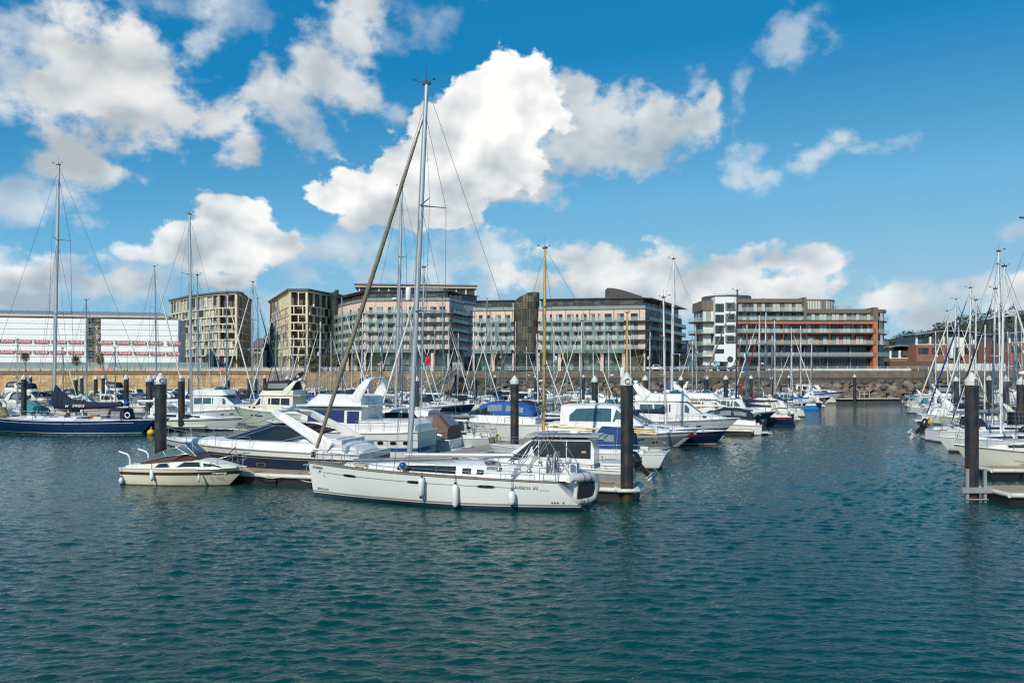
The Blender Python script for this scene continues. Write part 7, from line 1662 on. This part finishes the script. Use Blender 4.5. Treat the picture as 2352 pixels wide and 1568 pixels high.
# gangways
def gangway(p0, p1, wd, label, hgt=1.3, mat=white, n=12):
    a, b_ = V(*p0), V(*p1); t = thing('gangway', label, 'gangway'); d = (b_-a); L_ = d.length; u = d.normalized(); s = V(-u.y, u.x, 0).normalized(); up = V(0, 0, 1)
    mb = MB()
    for sd in (-wd/2, wd/2):
        q = [a+s*sd+d*(i/n) for i in range(n+1)]
        mb.tube(q, .09, 5); mb.tube([p+up*hgt for p in q], .09, 5)
        for i in range(n+1): mb.tube([q[i], q[i]+up*hgt], .05, 4)
        for i in range(n): mb.tube([q[i] if i % 2 else q[i]+up*hgt, q[i+1]+up*hgt if i % 2 else q[i+1]], .05, 4)
    mb.build('truss', mat, t); mb = MB(); mb.add([a-s*wd/2, a+s*wd/2, b_+s*wd/2, b_-s*wd/2], [(0, 1, 2, 3)]); mb.v = [(x, y, z+.1) for x, y, z in mb.v]; mb.build('walkway', DECK if mat is white else conc, t); return t
gangway((gx(552, 205), 205, 1.0), (gx(690, 229), 229, 7.4), 1.6, 'long white truss gangway descending from the revetment to the pontoons', 1.5)
gangway((gx(985, 203), 203, 1.2), (gx(1052, 222), 222, 7.6), 1.6, 'grey gangway descending beside the dark scrub in front of the pink flats', 1.5, grey_s)
gangway((gx(2150, 196), 196, 1.0), (gx(2132, 212), 212, 7.5), 1.8, 'steel gangway descending through the rocks at the right', 1.4, grey_s)
mb = MB(); mb.box((gx(1052, 226), 226, QZ+1.2), (3, 2.5, 2.6)); tag(mb.build('gate_house', M('grey gate', (.33, .34, .33), .7)), 'grey gate box at the head of the grey gangway', 'gate')

# ---------------------------------------------------------------- left: navy classic yacht, ketch, flybridge, pale trawler
nv, HN = yacht('long navy classic sloop with a navy sail cover at the left, cut by the frame', (gx(335, 89)-10.3, 90.2, 0), math.radians(172), 21.5, 30.2, hullmat('mid navy topsides', (.006, .026, .095), .2), None, TEAL, None, None, None, ALU, 0, None, 'sailing yacht', classic=True, deck=TEAK, xm=.035, mr=.23, aft=.6, wr=.022, detail=False, bootm=SUP, vane=.9, cabh=.32, cabwin=False, stern_gear=False)
HN.stripe(nv, .80, .825, .06, .98, inkw, 'cove_stripe', True)
x0, z0 = .75, HN.zdeck(.75); mb = MB(); rows = []
for k_, xx, hh, ww_, zz in ((0, .9, 3.4, .16, 3.9), (.06, .55, 3.0, .30, 3.75), (.14, -.3, 2.1, .42, 3.4), (.25, -1.4, 1.35, .42, 3.05), (.4, -2.6, 1.0, .36, 2.95), (.6, -4.4, .85, .32, 2.95), (.8, -6.2, .75, .30, 3.0), (1, -7.7, .55, .22, 3.1)):
    rows.append([V(xx, ww_*math.cos(a)*(1 if math.sin(a) < .4 else .6), zz+hh*.5*math.sin(a)+hh*.08) for a in [2*math.pi*j/10 for j in range(10)]])
mb.grid(rows, 0, True, close=True); mb.poly(rows[0][::-1]); mb.poly(rows[-1]); mb.build('sail_cover', CNV['navy'], nv)
text('lettering', 'swans', .62, inkw, nv, (-2.6, .46, 3.05), (R(90), 0, math.pi), ext=.006, shear=.3); text('lettering', 'w', .6, inkw, nv, (-1.2, .50, 3.0), (R(90), 0, math.pi), ext=.006, shear=.3)
mb = MB(); mb.tube([(.5, 0, 2.6), (-8.6, 0, 2.85)], .14, 8); mb.build('boom', ALU, nv)
for i in range(7):
    x = -5.6+i*1.35; mb = MB(); mb.box((x, 1.35 if i % 2 else 1.2, HN.zdeck(x)+.22), (.8, .5, .30), 0, .1); mb.build('deck_hatch', [SUP, GLS, SUP][i % 3], nv)
mb = MB(); mb.box((-4.6, .4, HN.zdeck(-4)+.35), (.9, .5, .5)); mb.build('deck_locker', M('varnished wood', (.32, .11, .03), .35), nv)
for x in (8.2, 7.8):
    pass
mb = MB()
for j in range(9): mb.tube([V(7.4, 0, HN.zdeck(7.4)+.15+.11*j)+V((.85-.05*j)*math.cos(a), .55*math.sin(a), .05*math.sin(a*5+j)) for a in [6.28*i/16 for i in range(17)]], .07, 5)
mb.build('rope_heap', M('tan rope', (.38, .29, .16), .95, var=.3, scale=8), nv)
c = Cab([(-6.3, 1.3, 1.9, .95, .85), (-6.7, 1.3, 2.75, 1.0, .8), (-8.4, 1.2, 2.7, 1.0, .85), (-8.7, 1.2, 1.6, 1.0, .9)], .1, .08); c.build(nv, CNV['navy'], 'cockpit_tent'); c.strip(nv, -6.9, -8.0, .3, .8, CLR, 'tent_window', n=2)
mb = MB(); mb.lathe([(.28, -.06), (.36, 0), (.28, .06), (.2, 0), (.28, -.06)], (0, 0, 0), 14, axis='Y'); o = mb.build('lifebuoy', PLW, nv, (-8.9, .9, 2.0))
mb = MB(); mb.lathe([(0, 0), (.28, .08), (.3, .35), (.2, .55), (0, .6)], (-8.6, .6, 3.0), 10); mb.build('dan_buoy', CNV['blue'], nv)
# person sitting on deck
def person_sitting(label, pos, rz, top, trousers, stand=False):
    t = thing('person', label, 'person', pos, rz); import bmesh
    def skin(name, pts, edges, rad, mat, sub=1):
        me = bpy.data.meshes.new(name); me.from_pydata(pts, edges, []); o = bpy.data.objects.new(name, me); C.objects.link(o); md = o.modifiers.new('s', 'SKIN'); md.use_smooth_shade = True
        for i, r in enumerate(rad): me.skin_vertices[0].data[i].radius = (r, r)
        me.skin_vertices[0].data[0].use_root = True
        o.modifiers.new('u', 'SUBSURF').levels = sub
        dg_ = bpy.context.evaluated_depsgraph_get(); m2 = bpy.data.meshes.new_from_object(o.evaluated_get(dg_)); bpy.data.objects.remove(o); m2.materials.clear(); m2.materials.append(mat); m2.name = name
        return link(name, m2, t)
    skn = M('skin', (.50, .28, .19), .6)
    P = [(0, 0, .12), (0, 0, .38), (.02, 0, .60), (.03, 0, .70), (.05, 0, .82), (.06, 0, .92), (0, .19, .56), (.10, .24, .32), (.30, .16, .24), (0, -.19, .56), (.10, -.24, .32), (.30, -.16, .24), (.05, .1, .12), (.42, .12, .18), (.46, .12, -.24), (.56, .12, -.28), (.05, -.1, .12), (.42, -.12, .18), (.46, -.12, -.24), (.56, -.12, -.28)]
    if stand:
        P = [(0, 0, .95), (0, 0, 1.18), (.0, 0, 1.40), (.0, 0, 1.50), (.02, 0, 1.62), (.03, 0, 1.72), (0, .19, 1.38), (.04, .24, 1.12), (.22, .16, 1.05), (0, -.19, 1.38), (.04, -.24, 1.12), (.22, -.16, 1.05), (0, .09, .88), (.02, .10, .50), (.0, .10, .09), (.12, .11, .05), (0, -.09, .88), (.02, -.10, .50), (.0, -.10, .09), (.12, -.11, .05)]
    E = [(0, 1), (1, 2), (2, 3), (3, 4), (4, 5), (2, 6), (6, 7), (7, 8), (2, 9), (9, 10), (10, 11), (0, 12), (12, 13), (13, 14), (14, 15), (0, 16), (16, 17), (17, 18), (18, 19)]
    skin('body', P, E, [.15, .15, .14, .055, .085, .09, .065, .05, .04, .065, .05, .04, .09, .075, .055, .05, .09, .075, .055, .05], skn)
    skin('jacket', [P[i] for i in (0, 1, 2, 6, 7, 8, 9, 10, 11)], [(0, 1), (1, 2), (2, 3), (3, 4), (4, 5), (2, 6), (6, 7), (7, 8)], [.165, .165, .155, .08, .065, .05, .08, .065, .05], top)
    skin('trousers', [P[i] for i in (0, 12, 13, 14, 16, 17, 18)], [(0, 1), (1, 2), (2, 3), (0, 4), (4, 5), (5, 6)], [.16, .10, .085, .065, .10, .085, .065], trousers)
    hz_ = .80 if stand else 0
    skin('hair', [(-.04*(hz_ > 0), 0, .84+hz_), (-.02*(hz_ > 0)+.02, 0, .95+hz_), (.05, 0, .99+hz_)], [(0, 1), (1, 2)], [.085, .095, .07], M('dark hair', (.03, .02, .012), .7)); return t
person_sitting('person in a blue top standing on a balcony of the terracotta flats', V(gx(1706, 219.6), 219.6, 18.02), -1.5, CNV['blue'], CNV['navy'], True)
nm = Matrix.Translation(nv.location) @ Matrix.Rotation(nv.rotation_euler.z, 4, 'Z')
person_sitting('person in a dark jacket sitting on the deck of the navy classic sloop', nm @ V(-2.0, 1.2, HN.zdeck(-2)+.30), nv.rotation_euler.z+1.4, CNV['black'], CNV['navy'])
kv, HKv = yacht('white ketch with a broad navy sheer stripe moored stern to the navy classic sloop', (gx(555, 92)-7.6, 94.4, 0), RZ_R+.05, 15.6, 25.4, WHT, NVY, None, None, 'white', None, ALU, 0, None, 'ketch', -.3, xm=.06, mr=.2, aft=.25, wr=.018, bootm=NVY, name='ketch', vane=.8, radarz=9.5)
mb = MB(); mb.tube([(.9, 0, 3.4), (-6.4, 0, 3.3)], .15, 8); mb.build('boom', MWH, kv); text('lettering', 'Quo Vadis', .34, inkn, kv, (-3.3, -.16, 3.36), (R(90), 0, 0), ext=.004)
c = Cab([(-1.8, 1.4, 1.9, 1.2, 1.1), (-2.6, 1.4, 2.6, 1.25, 1.05), (-3.8, 1.4, 2.6, 1.25, 1.1), (-3.9, 1.4, 1.7, 1.25, 1.1)], .1, .1); c.build(kv, SUP, 'doghouse'); c.strip(kv, -2.5, -3.6, .4, .85, GLS, 'window', n=2)
pg, HPg = cruiser('pale green trawler yacht with a black canopy over its flybridge', (gx(610, 98)+.6, 99.5, 0), RZ_L, 12.0, 'fly', PGN, None, SUPC, 'black', seed=21, fb=2.5, fs=1.7, name='motor_yacht', cat='motor yacht')
for tt in (.56, .64): HPg.port(pg, tt, .70, .45, .22, GLS, 1, fr=SUP)
fb_w, HW_ = cruiser('white flybridge cruiser with a blue tinted screen above the bow of the stripe sided ketch', (gx(505, 106), 107, 0), RZ_R, 12.6, 'fly', WHT, None, SUP, None, seed=4, fb=2.2, fs=1.5, arch=False, glass=GLB, name='motor_yacht', cat='motor yacht')
t = thing('mooring_buoy', 'yellow mooring buoy floating behind the rusty left pile', 'buoy', (gx(347, 86), 86, .25)); mb = MB(); mb.lathe([(0, -.35), (.3, -.25), (.42, 0), (.3, .25), (.08, .34), (.08, .45), (0, .46)], n=14); mb.build('float', YEL, t); mb = MB(); mb.tube([V(.1*math.cos(a), 0, .5+.1*math.sin(a)) for a in [6.28*i/10 for i in range(11)]], .02, 5); mb.build('ring', STEEL, t)

# ---------------------------------------------------------------- right foreground: motor sailer and neighbours
ms = thing('motor_sailer', 'cream hulled motor sailer with a brown windowed wheelhouse at the right edge', 'motor sailer', (28.9+6.2, 52.0, 0), math.pi-.03)
HM = Hull(12.4, 3.9, 1.95, 1.35, rake=1.6, tr=-.2, tw=.7, p=2.2, pw=1.4, flare=.25, e=.75, dip=.1)
HM.build(ms, [('z', 0), ('z', .18), ('z', .26), ('h', .4), ('h', .7), ('h', .93), ('h', 1)], [ANTI, inkd, PALE, PALE, PALE, STG], NONSKID, bul=.04)
c1 = Cab([(4.3, 1.7, 1.78, .6, .5), (3.4, 1.7, 2.05, 1.0, .85), (1.2, 1.6, 2.22, 1.35, 1.2), (-1.0, 1.5, 2.25, 1.4, 1.25)], .1, .06); c1.build(ms, SUPC, 'coachroof'); c1.strip(ms, 3.2, 2.2, .35, .75, GLS, 'window', n=2); c1.strip(ms, 1.9, .3, .35, .75, GLS, 'window', n=2)
c2 = Cab([(.6, 1.6, 2.25, 1.3, 1.15), (.2, 1.6, 3.0, 1.3, 1.1), (-3.0, 1.5, 3.05, 1.35, 1.15)], .1, .06); c2.build(ms, SUPC, 'wheelhouse'); brn = M('brown window blind', (.22, .10, .05), .25)
for a, b_ in ((.0, -.85), (-.95, -1.8), (-1.9, -2.8)): c2.strip(ms, a, b_, .5, .92, brn, 'window', n=1)
rail(ms, HM, .3, .97, .65, 6, .08, .018, True, True); rig(ms, HM, 1.3, 2.3, 16.4, .11, MWH, .25, ((.5, 1.0),), .3, None, .1, .014, .96, 1.0, CNV['white'], True, 6.5, 1.0)
HM.stripe(ms, .58, .60, .2, .75, STG, 'cove_stripe', True)
sp = thing('solar_panel', 'dark gridded solar panel mounted above the motor sailer bow rail', 'solar panel', (gx(2335, 62), 62, 3.1), 0); mb = MB(); mb.box((0, 0, 0), (1.5, .06, 1.0), 0, 0, 0); mb.build('cells', M('solar cells', (.012, .014, .02), .2), sp); mb = MB()
for i in range(6): mb.box((-.75+i*.3, -.04, 0), (.02, .02, 1.0))
for i in range(4): mb.box((0, -.04, -.5+i*.33), (1.5, .02, .02))
mb.build('grid_line', STG, sp); mb = MB(); mb.tube([(0, .05, -.4), (0, .1, -2.2)], .04, 5); mb.build('post', STEEL, sp)
bn, HBn = yacht('white sloop with a plumb bow and maker name, bow pointing left beside pile B', (gx(2152, 67)+5.8, 66.5, 0), math.pi-.05, 11.8, 15.5, WHT, None, BOOT, 'white', 'navy', None, MWH, .9, xm=.06, seed=31, tr=.5)
HBn.text(bn, 'BENETEAU', .93, .22, .2, inkd, 1, 1.1)

# ---------------------------------------------------------------- the far ranks
EDGES = {'C1': (lambda Z: 10.5+.495*(Z-52.8), -6.0, 1), 'C2': (lambda Z: 2.8+.48*(Z-78)-1.0, -6.0, -1), 'D1': (lambda Z: -30+.50*(Z-90), -6.0, 1), 'D2': (lambda Z: -46+.50*(Z-90), -6.0, -1), 'E1': (lambda Z: -75+.50*(Z-90), -6.0, 1), 'E2': (lambda Z: -91+.50*(Z-90), -6, -1), 'F1': (lambda Z: -122+.5*(Z-90), -6, 1), 'F2': (lambda Z: -138+.5*(Z-90), -6, -1), 'B1': (lambda Z: 29.5+.455*(Z-52), 6.0, -1), 'B2': (lambda Z: 46.5+.455*(Z-52), 6.0, 1)}
RNAME = {'C1': 'in the rank edging the channel', 'C2': 'in the second rank from the channel', 'D1': 'in the third rank from the channel', 'D2': 'in the fourth rank from the channel', 'E1': 'in the fifth rank from the channel', 'E2': 'in the sixth rank from the channel', 'F1': 'in the outer left rank', 'F2': 'in the outermost left rank', 'B1': 'in the rank right of the channel', 'B2': 'in the hindmost right rank'}
ZR = {'C1': (66, 196), 'C2': (92, 196), 'D1': (104, 200), 'D2': (104, 200), 'E1': (106, 205), 'E2': (106, 205), 'F1': (120, 205), 'F2': (140, 206), 'B1': (75, 188), 'B2': (100, 190)}
slots = {k: [] for k in EDGES}
def center(rk, Z):
    e, off, s = EDGES[rk]; return e(Z)+off*.94, Z-off*.287
def zat(rk, u):
    pf = None
    for i in range(401):
        Z = ZR[rk][0] + i*(ZR[rk][1]-ZR[rk][0])/400; x, y = center(rk, Z); f = x - gx(u, y)
        if pf is not None and f*pf <= 0: return Z
        pf = f
    return None
# masts seen in the photograph: picture column, top row, colour, lean, rank and depth when known
MASTS = [(197, 690, 'a', 'E1'), (357, 612, 'a', 'D2'), (453, 632, 'a', 'D1'), (519, 674, 'a', 'D1'), (578, 648, 'a', 'D1'), (592, 686, 'a', 'D1'), (632, 693, 'w', 'D1'), (646, 755, 'w', 'D1'), (732, 738, 'w', 'D1'), (787, 684, 'a', 'D1'), (829, 688, 'w', 'D1'),
 (924, 665, 'a', 'D1'), (916, 706, 'w', 'D1'), (1020, 684, 'a', 'C2'), (1032, 745, 'w', 'D1'), (996, 756, 'w', 'D1'), (1091, 729, 'w', 'C2'), (1114, 686, 'a', 'C2'), (1126, 732, 'w', 'D1'), (1181, 738, 'w', 'C2'), (1211, 796, 'w', 'D1'), (1273, 748, 'w', 'C2'), (1331, 738, 'w', 'C2'), (1364, 790, 'w', 'C2'),
 (1589, 782, 'w', 'C2'), (1614, 725, 'w', 'C1'), (1658, 713, 'w', 'C1'), (1671, 743, 'w', 'C1'), (1690, 668, 'k', 'C1'), (1742, 724, 'w', 'C1'), (1756, 717, 'w', 'C1'), (1781, 735, 'w', 'C1'), (1805, 762, 'w', 'C1'), (1820, 752, 'w', 'C1'), (1840, 748, 'w', 'C1'),
 (2126, 742, 'w', 'B1'), (2178, 715, 'w', 'B1'), (2190, 688, 'w', 'B1'), (2227, 662, 'w', 'B1'), (2240, 690, 'w', 'B2'), (2280, 664, 'w', 'B1'), (2299, 578, 'w', 'B1'), (2318, 760, 'w', 'B2'), (2338, 723, 'w', 'B2'), (2349, 745, 'w', 'B2'), (37, 780, 'a', 'E2'), (143, 800, 'a', 'E2'), (262, 800, 'w', 'E1'), (480, 760, 'w', 'E1'), (850, 770, 'w', 'D1'), (1450, 770, 'w', 'C2'), (1640, 770, 'w', 'C1')]
MASTS += [(u_, v_, 'w', r_) for u_, v_, r_ in ((670, 770, 'D1'), (700, 745, 'D2'), (760, 762, 'D1'), (806, 745, 'D2'), (875, 735, 'D1'), (960, 742, 'D1'), (1050, 765, 'C2'), (1150, 770, 'D1'), (1236, 766, 'C2'), (1301, 780, 'D1'), (1400, 765, 'C2'), (1490, 762, 'C2'), (1600, 750, 'C2'), (1713, 745, 'C1'), (1770, 770, 'C2'), (1862, 775, 'C1'), (2105, 772, 'B1'), (2150, 760, 'B1'), (2206, 735, 'B1'), (2262, 745, 'B2'), (2330, 700, 'B2'))]
for u, vt, col, rk in MASTS:
    best = None
    for r2 in [rk] + [q for q in EDGES if q != rk]:
        Z = zat(r2, u)
        if Z is None: continue
        y = center(r2, Z)[1]; h = 6.5 + (860-vt)*y/F
        pen = abs(h-16)*.5 + (0 if r2 == rk else 6) + (0 if 10 < h < 27 else 30)
        for z2 in slots[r2]: pen += 25 if abs(z2[0]-Z) < 3.9 else 0
        if best is None or pen < best[0]: best = (pen, r2, Z, h)
    if best and best[0] < 40: slots[best[1]].append((best[2], 'mast', best[3], (col, u)))
GIV = {'C1': [(66.5, 'buenos'), (70.5, 'red'), (75, 'navyb'), (81, 'fly1'), (86, 'navycan'), (90, 'tallm'), (94, 'dry'), (98.5, 'navyhull'), (145, 'blue'), (188, 'fish')]}
for rk, l in GIV.items():
    for Z, kd in l:
        slots[rk] = [q for q in slots[rk] if abs(q[0]-Z) > 2.6]; slots[rk].append((Z, kd, 0, ('', 0)))
rr = random.Random(2024)
for rk in EDGES:
    a, b_ = ZR[rk]; Z = a + 1.0
    while Z < b_:
        if all(abs(Z-q[0]) > 3.75 for q in slots[rk]): slots[rk].append((Z, 'fill', 0, ('', 0))); Z += rr.uniform(4.0, 4.8)
        else: Z += .4
def visible(x, y, pad=9): return abs(x) < .643*y + pad
ORD = ['nearest', 'second', 'third', 'fourth', 'fifth', 'sixth', 'seventh', 'eighth', 'ninth', 'tenth', 'eleventh', 'twelfth', 'thirteenth', 'fourteenth', 'fifteenth', 'sixteenth', 'seventeenth', 'eighteenth', 'nineteenth', 'twentieth', 'twenty first', 'twenty second', 'twenty third', 'twenty fourth', 'twenty fifth', 'twenty sixth', 'twenty seventh', 'twenty eighth', 'twenty ninth', 'thirtieth', 'thirty first', 'thirty second', 'thirty third', 'thirty fourth', 'thirty fifth']
MMAT = {'a': ALU, 'w': MWH, 'k': MBLK, 'g': MGOLD}
nfar = 0
for rk in EDGES:
    lst = sorted(slots[rk]); i = 0
    for Z, kd, h, col in lst:
        x, y = center(rk, Z)
        if not visible(x, y): continue
        o_ = ORD[min(i, 34)]; i += 1; where = f'{o_} {RNAME[rk]}'; s_ = EDGES[rk][2]
        bow_out = rr.random() < (.55 if rk in ('C1', 'B1') else .5)
        rz = (RZ_R if (s_ > 0) == bow_out else RZ_L) + rr.uniform(-.03, .03); sd = rr.randrange(9999); det = y < 150; grp = 'boats berthed in the marina ranks'; nfar += 1
        if rk[0] == 'B': rz = (math.pi if bow_out else 0) + rr.uniform(-.06, .02) if y < 100 else rz
        if kd == 'mast':
            col, uu = col
            L_ = max(8.2, min(13.5, h*.70-.8)); hc = rr.choice([WHT]*6+[NVY, CRM, BLU if False else GRYH]); cv = rr.choice(['navy', 'navy', 'white', 'blue', 'white', 'grey', None]); sy = rr.choice(['navy', 'navy', 'white', 'grey', None]); st = rr.choice([None, None, STB, NVY, STR])
            fl = {1756: 'red', 592: 'navy', 646: 'navy', 2227: 'deepblue', 2280: 'navy'}.get(uu, rr.choice(['white', 'white', 'white', 'grey', None])); md = MMAT[col]; xmm = .06
            if rk == 'C1' and 100 < Z < 140 and cv: cv = rr.choice(['navy', 'red', 'white'])
            if col == 'k': hc, cv, sy, L_ = NVY, 'navy', None, 13
            hn = {WHT: 'white', NVY: 'navy', CRM: 'cream', GRYH: 'pale grey'}[hc]
            # keep the mast over the measured spot: shift the boat so that its mast stands at the rank centre
            c_, s2 = math.cos(rz), math.sin(rz); px, py = x - c_*xmm*L_, y - s2*xmm*L_
            lab = f'{hn} yacht, {cv or "no"} boom cover, {where}'
            yacht(lab, (px, py, 0), rz, L_, h, hc, st, None, cv, sy, fl, md, .85, grp, seed=sd, tr=rr.uniform(.1, .55), xm=xmm, detail=det, wr=.012 + y*.00008, radarz=h*.5 if rr.random() < .3 else None, reflector=rr.random() < .4, aft=h*rr.uniform(.004, .02), mr=.085+.0022*(h-10) + y*.00012)
            continue
        if kd == 'fill':
            st = rr.choice(['sport', 'sport', 'hardtop', 'hardtop', 'canopy', 'canopy', 'fly', 'wheelhouse', 'wheelhouse', 'open', 'open']); L_ = {'open': rr.uniform(6, 7.2), 'wheelhouse': rr.uniform(8, 10)}.get(st, rr.uniform(8.4, 11.4))
            hc = rr.choice([WHT]*8+[NVY, NVY, CRM, BLK, GRYH]); cn = rr.choice(['navy', 'navy', 'navy', 'black', 'blue', 'white', 'grey', 'brown', 'teal']) if (st in ('canopy', 'open') or rr.random() < .45) else None
            hn = {WHT: 'white', NVY: 'navy', CRM: 'cream', GRYH: 'pale grey', BLK: 'black'}[hc]
            tn_ = {'sport': 'sports cruiser', 'hardtop': 'hardtop cruiser', 'canopy': 'tented cruiser', 'fly': 'flybridge cruiser', 'wheelhouse': 'wheelhouse boat', 'open': 'small outboard boat'}[st]
            cruiser(f'{hn} {tn_}' + (f' with {cn} canvas' if cn else '') + f', {where}', (x + (0 if L_ > 8 else s_*1.5), y, 0), rz, L_, st, hc, rr.choice([None, None, STB, STG, STR, NVY]), SUPC if rr.random() < .2 else SUP, cn, GLB if rr.random() < .3 else GLS, grp, sd, arch=rr.random() < .75 and st != 'wheelhouse', rails=True, detail=det, cat='motor boat', name='motor_cruiser' if st != 'open' else 'motorboat')
            continue
        # named boats at the channel edge
        if kd == 'buenos':
            t, h_ = cruiser('white hardtop sports cruiser with a grey hull side, bow to the channel', (x-2.9, y, 0), RZ_R, 13.2, 'hardtop', WHT, None, SUP, None, GLB, grp, 5, arch=False, bands=[ANTI, WHT, DGR, DGR, DGR, SUP, SUP], fb=1.75, fs=1.4, drive=None)
            h_.text(t, 'BUENOS', .40, 1.25, .3, inkd, -1, 1.1); h_.port(t, .80, .55, .5, .2, GLS, -1, fr=STEEL)
        elif kd == 'red': cruiser('white open cruiser with a wine red bow band, bow to the channel', (x-2.4, y, 0), RZ_R, 11.5, 'sport', WHT, None, SUP, 'navy', CLB, grp, 6, bands=[ANTI, WHT, WHT, STR, STR, SUP, SUP], fb=1.75, fs=1.3)
        elif kd == 'navyb':
            t, h_ = yacht('navy hulled sloop with a red and white boot stripe and tall white mast', (13.7, 75.0, 0), RZ_R, 12.6, 13.7, NVY, None, STR, 'navy', 'navy', None, MWH, .9, grp, seed=9, bootm=inkw, xm=.06, tr=.5, mr=.11, aft=.2)
            HullP = h_; h_.stripe(t, .72, .745, .5, .93, STR, 'cove_stripe', True)
        elif kd == 'tallm': yacht('white sloop carrying the tallest white mast right of pile C', (20.4, 90.0, 0), RZ_L, 12.4, gz(592, 89.3), WHT, STB, None, 'white', 'navy', None, MWH, .9, grp, seed=41, xm=.19, mr=.15, aft=.25)
        elif kd == 'fly1': t, h_ = cruiser('white flybridge cruiser with cream seats, its navy lower bow over the channel', (x-1.9, y, 0), RZ_R, 13.0, 'fly', WHT, None, SUP, None, GLB, grp, 12, bands=[ANTI, NVY, NVY, WHT, WHT, WHT, SUP], fb=2.1, fs=1.6); h_.text(t, 'CHIMAERA', .45, 1.18, .3, inkd, -1, 1)
        elif kd == 'navycan': cruiser('white cruiser under a navy tent with clear panels, stern to the channel', (x+1.2, y, 0), RZ_L, 9.4, 'canopy', WHT, None, SUP, 'navy', CLB, grp, 13, arch=False, drive=(1.25, 0, .3))
        elif kd == 'dry':
            t, h_ = cruiser('white flybridge cruiser with a navy cockpit cover and script name, bow to the channel', (x-1.9, y, 0), RZ_R, 12.0, 'fly', WHT, None, SUP, None, brn, grp, 14, bands=[ANTI, WHT, WHT, NVY, NVY, SUP, SUP], fb=1.9, fs=1.5)
            text('lettering', 'Dry White', .5, inkd, t, (-.6, -h_.wdeck(0)*.80-.05, 3.55), (R(90), 0, 0), ext=.004, shear=.3); text('lettering', '36', .6, inkd, t, (2.1, -h_.wdeck(2)*.86-.05, 2.45), (R(90), 0, 0), ext=.004, shear=.3)
        elif kd == 'navyhull': cruiser('navy hulled wheelhouse cruiser with a white stripe, bow to the channel', (x, y, 0), RZ_R, 11.0, 'wheelhouse', NVY, None, SUP, 'red', GLB, grp, 15, bands=[ANTIR, WHT, NVY, NVY, NVY, NVY, SUP], fb=2.0, fs=1.5)
        elif kd == 'blue': yacht('bright blue hulled small yacht with its stern to the channel', (x+1.5, y, 0), RZ_L, 8.6, 11.5, BLU, None, BLU, 'blue', None, 'white', MWH, .8, grp, seed=3, bootm=BLU)
        elif kd == 'fish': cruiser('white wheelhouse motor yacht with a blue sheer stripe, last in the channel rank', (x-1, y, 0), RZ_R, 15.5, 'wheelhouse', WHT, None, SUP, 'navy', GLS, grp, 17, bands=[inkw, WHT, WHT, WHT, WHT, STB, STB], fb=2.6, fs=1.6)
# outboard tilted at the channel's right side
rb = thing('motorboat', 'small dark boat with a big tilted black outboard right of the channel', 'motorboat', (gx(2140, 80)+2.4, 80, 0), -.05)
Hr = Hull(6.2, 2.3, 1.0, .8, rake=.9, tr=-.05, tw=.9, flare=.3, e=1.0); Hr.build(rb, [('z', 0), ('z', .1), ('h', .5), ('h', 1)], [BOOT, WHT, DGR], NONSKID); outboard(rb, (-3.1, 0, .95), 1.5, .75, 0, BLK); wrap_screen(rb, .8, .1, .9, 1.0, 1.5, .3, CLB)
mb = MB(); mb.box((-.4, 0, 1.05), (1.2, 1.3, .5)); mb.build('console', SUPG, rb)
# red ensign on a backstay staff
t = thing('ensign', 'red ensign flying on a backstay before the left pink flats', 'flag', (gx(982, 95), 95, gz(812, 95)), 0); mb = MB(); mb.grid([[(-.08+.12*math.sin(j*.9)*i/4, .1*math.sin(i*1.5+j), -.22*j + .35*(1-i/4)*0) if False else (lerp(-.25, .35, i/5)+.06*math.sin(j), .08*math.sin(i*1.4+j*.8), -.2*j-.10*i) for i in range(6)] for j in range(6)]); mb.build('fly', M('ensign red', (.55, .02, .03), .8), t); mb = MB(); mb.box((-.16, -.06, -.12), (.26, .02, .26)); mb.build('canton', inkn, t); mb = MB(); mb.tube([(-.28, 0, .3), (-.30, 0, -9.6)], .025, 5); mb.build('staff', WIRE, t)
# mooring lines
def line(label, pts, r=.018, mat=None, sag=.25):
    P = []
    for a, b_ in zip(pts, pts[1:]):
        a, b_ = V(*a), V(*b_)
        for i in range(9): k = i/8; P.append(a.lerp(b_, k) - V(0, 0, sag*4*k*(1-k)))
    mb = MB(); mb.tube(P, r, 5); return tag(mb.build('mooring_line', mat or WIREL), label, 'mooring line', 'mooring lines')
line('pale mooring line sagging along the pontoon edge left of the sloop bow', [fmx @ HF.edge(.97, -1, 0, .05), (-13.0, 46.75, .68), (-10.4, 45.9, .72)], .03, sag=.45)
line('dark bow line from the front sloop to the pontoon', [hw(HH.edge(.93, -1, 0, .1)), (-12.8, 48.1, .78)], .022, CNV['black'], .1)
line('dark line from the navy sports cruiser down to the pontoon', [Matrix.Translation(sc_.location) @ Matrix.Rotation(sc_.rotation_euler.z, 4, 'Z') @ HS.edge(.52, 1, 0, .1), (-18.6, 48.9, .78)], .025, CNV['black'], .1)
line('stern line from the front sloop to the pontoon end', [hw((-7.2, -1.6, 1.3)), (5.4, 42.0, .78)], .022, CNV['black'], .15)
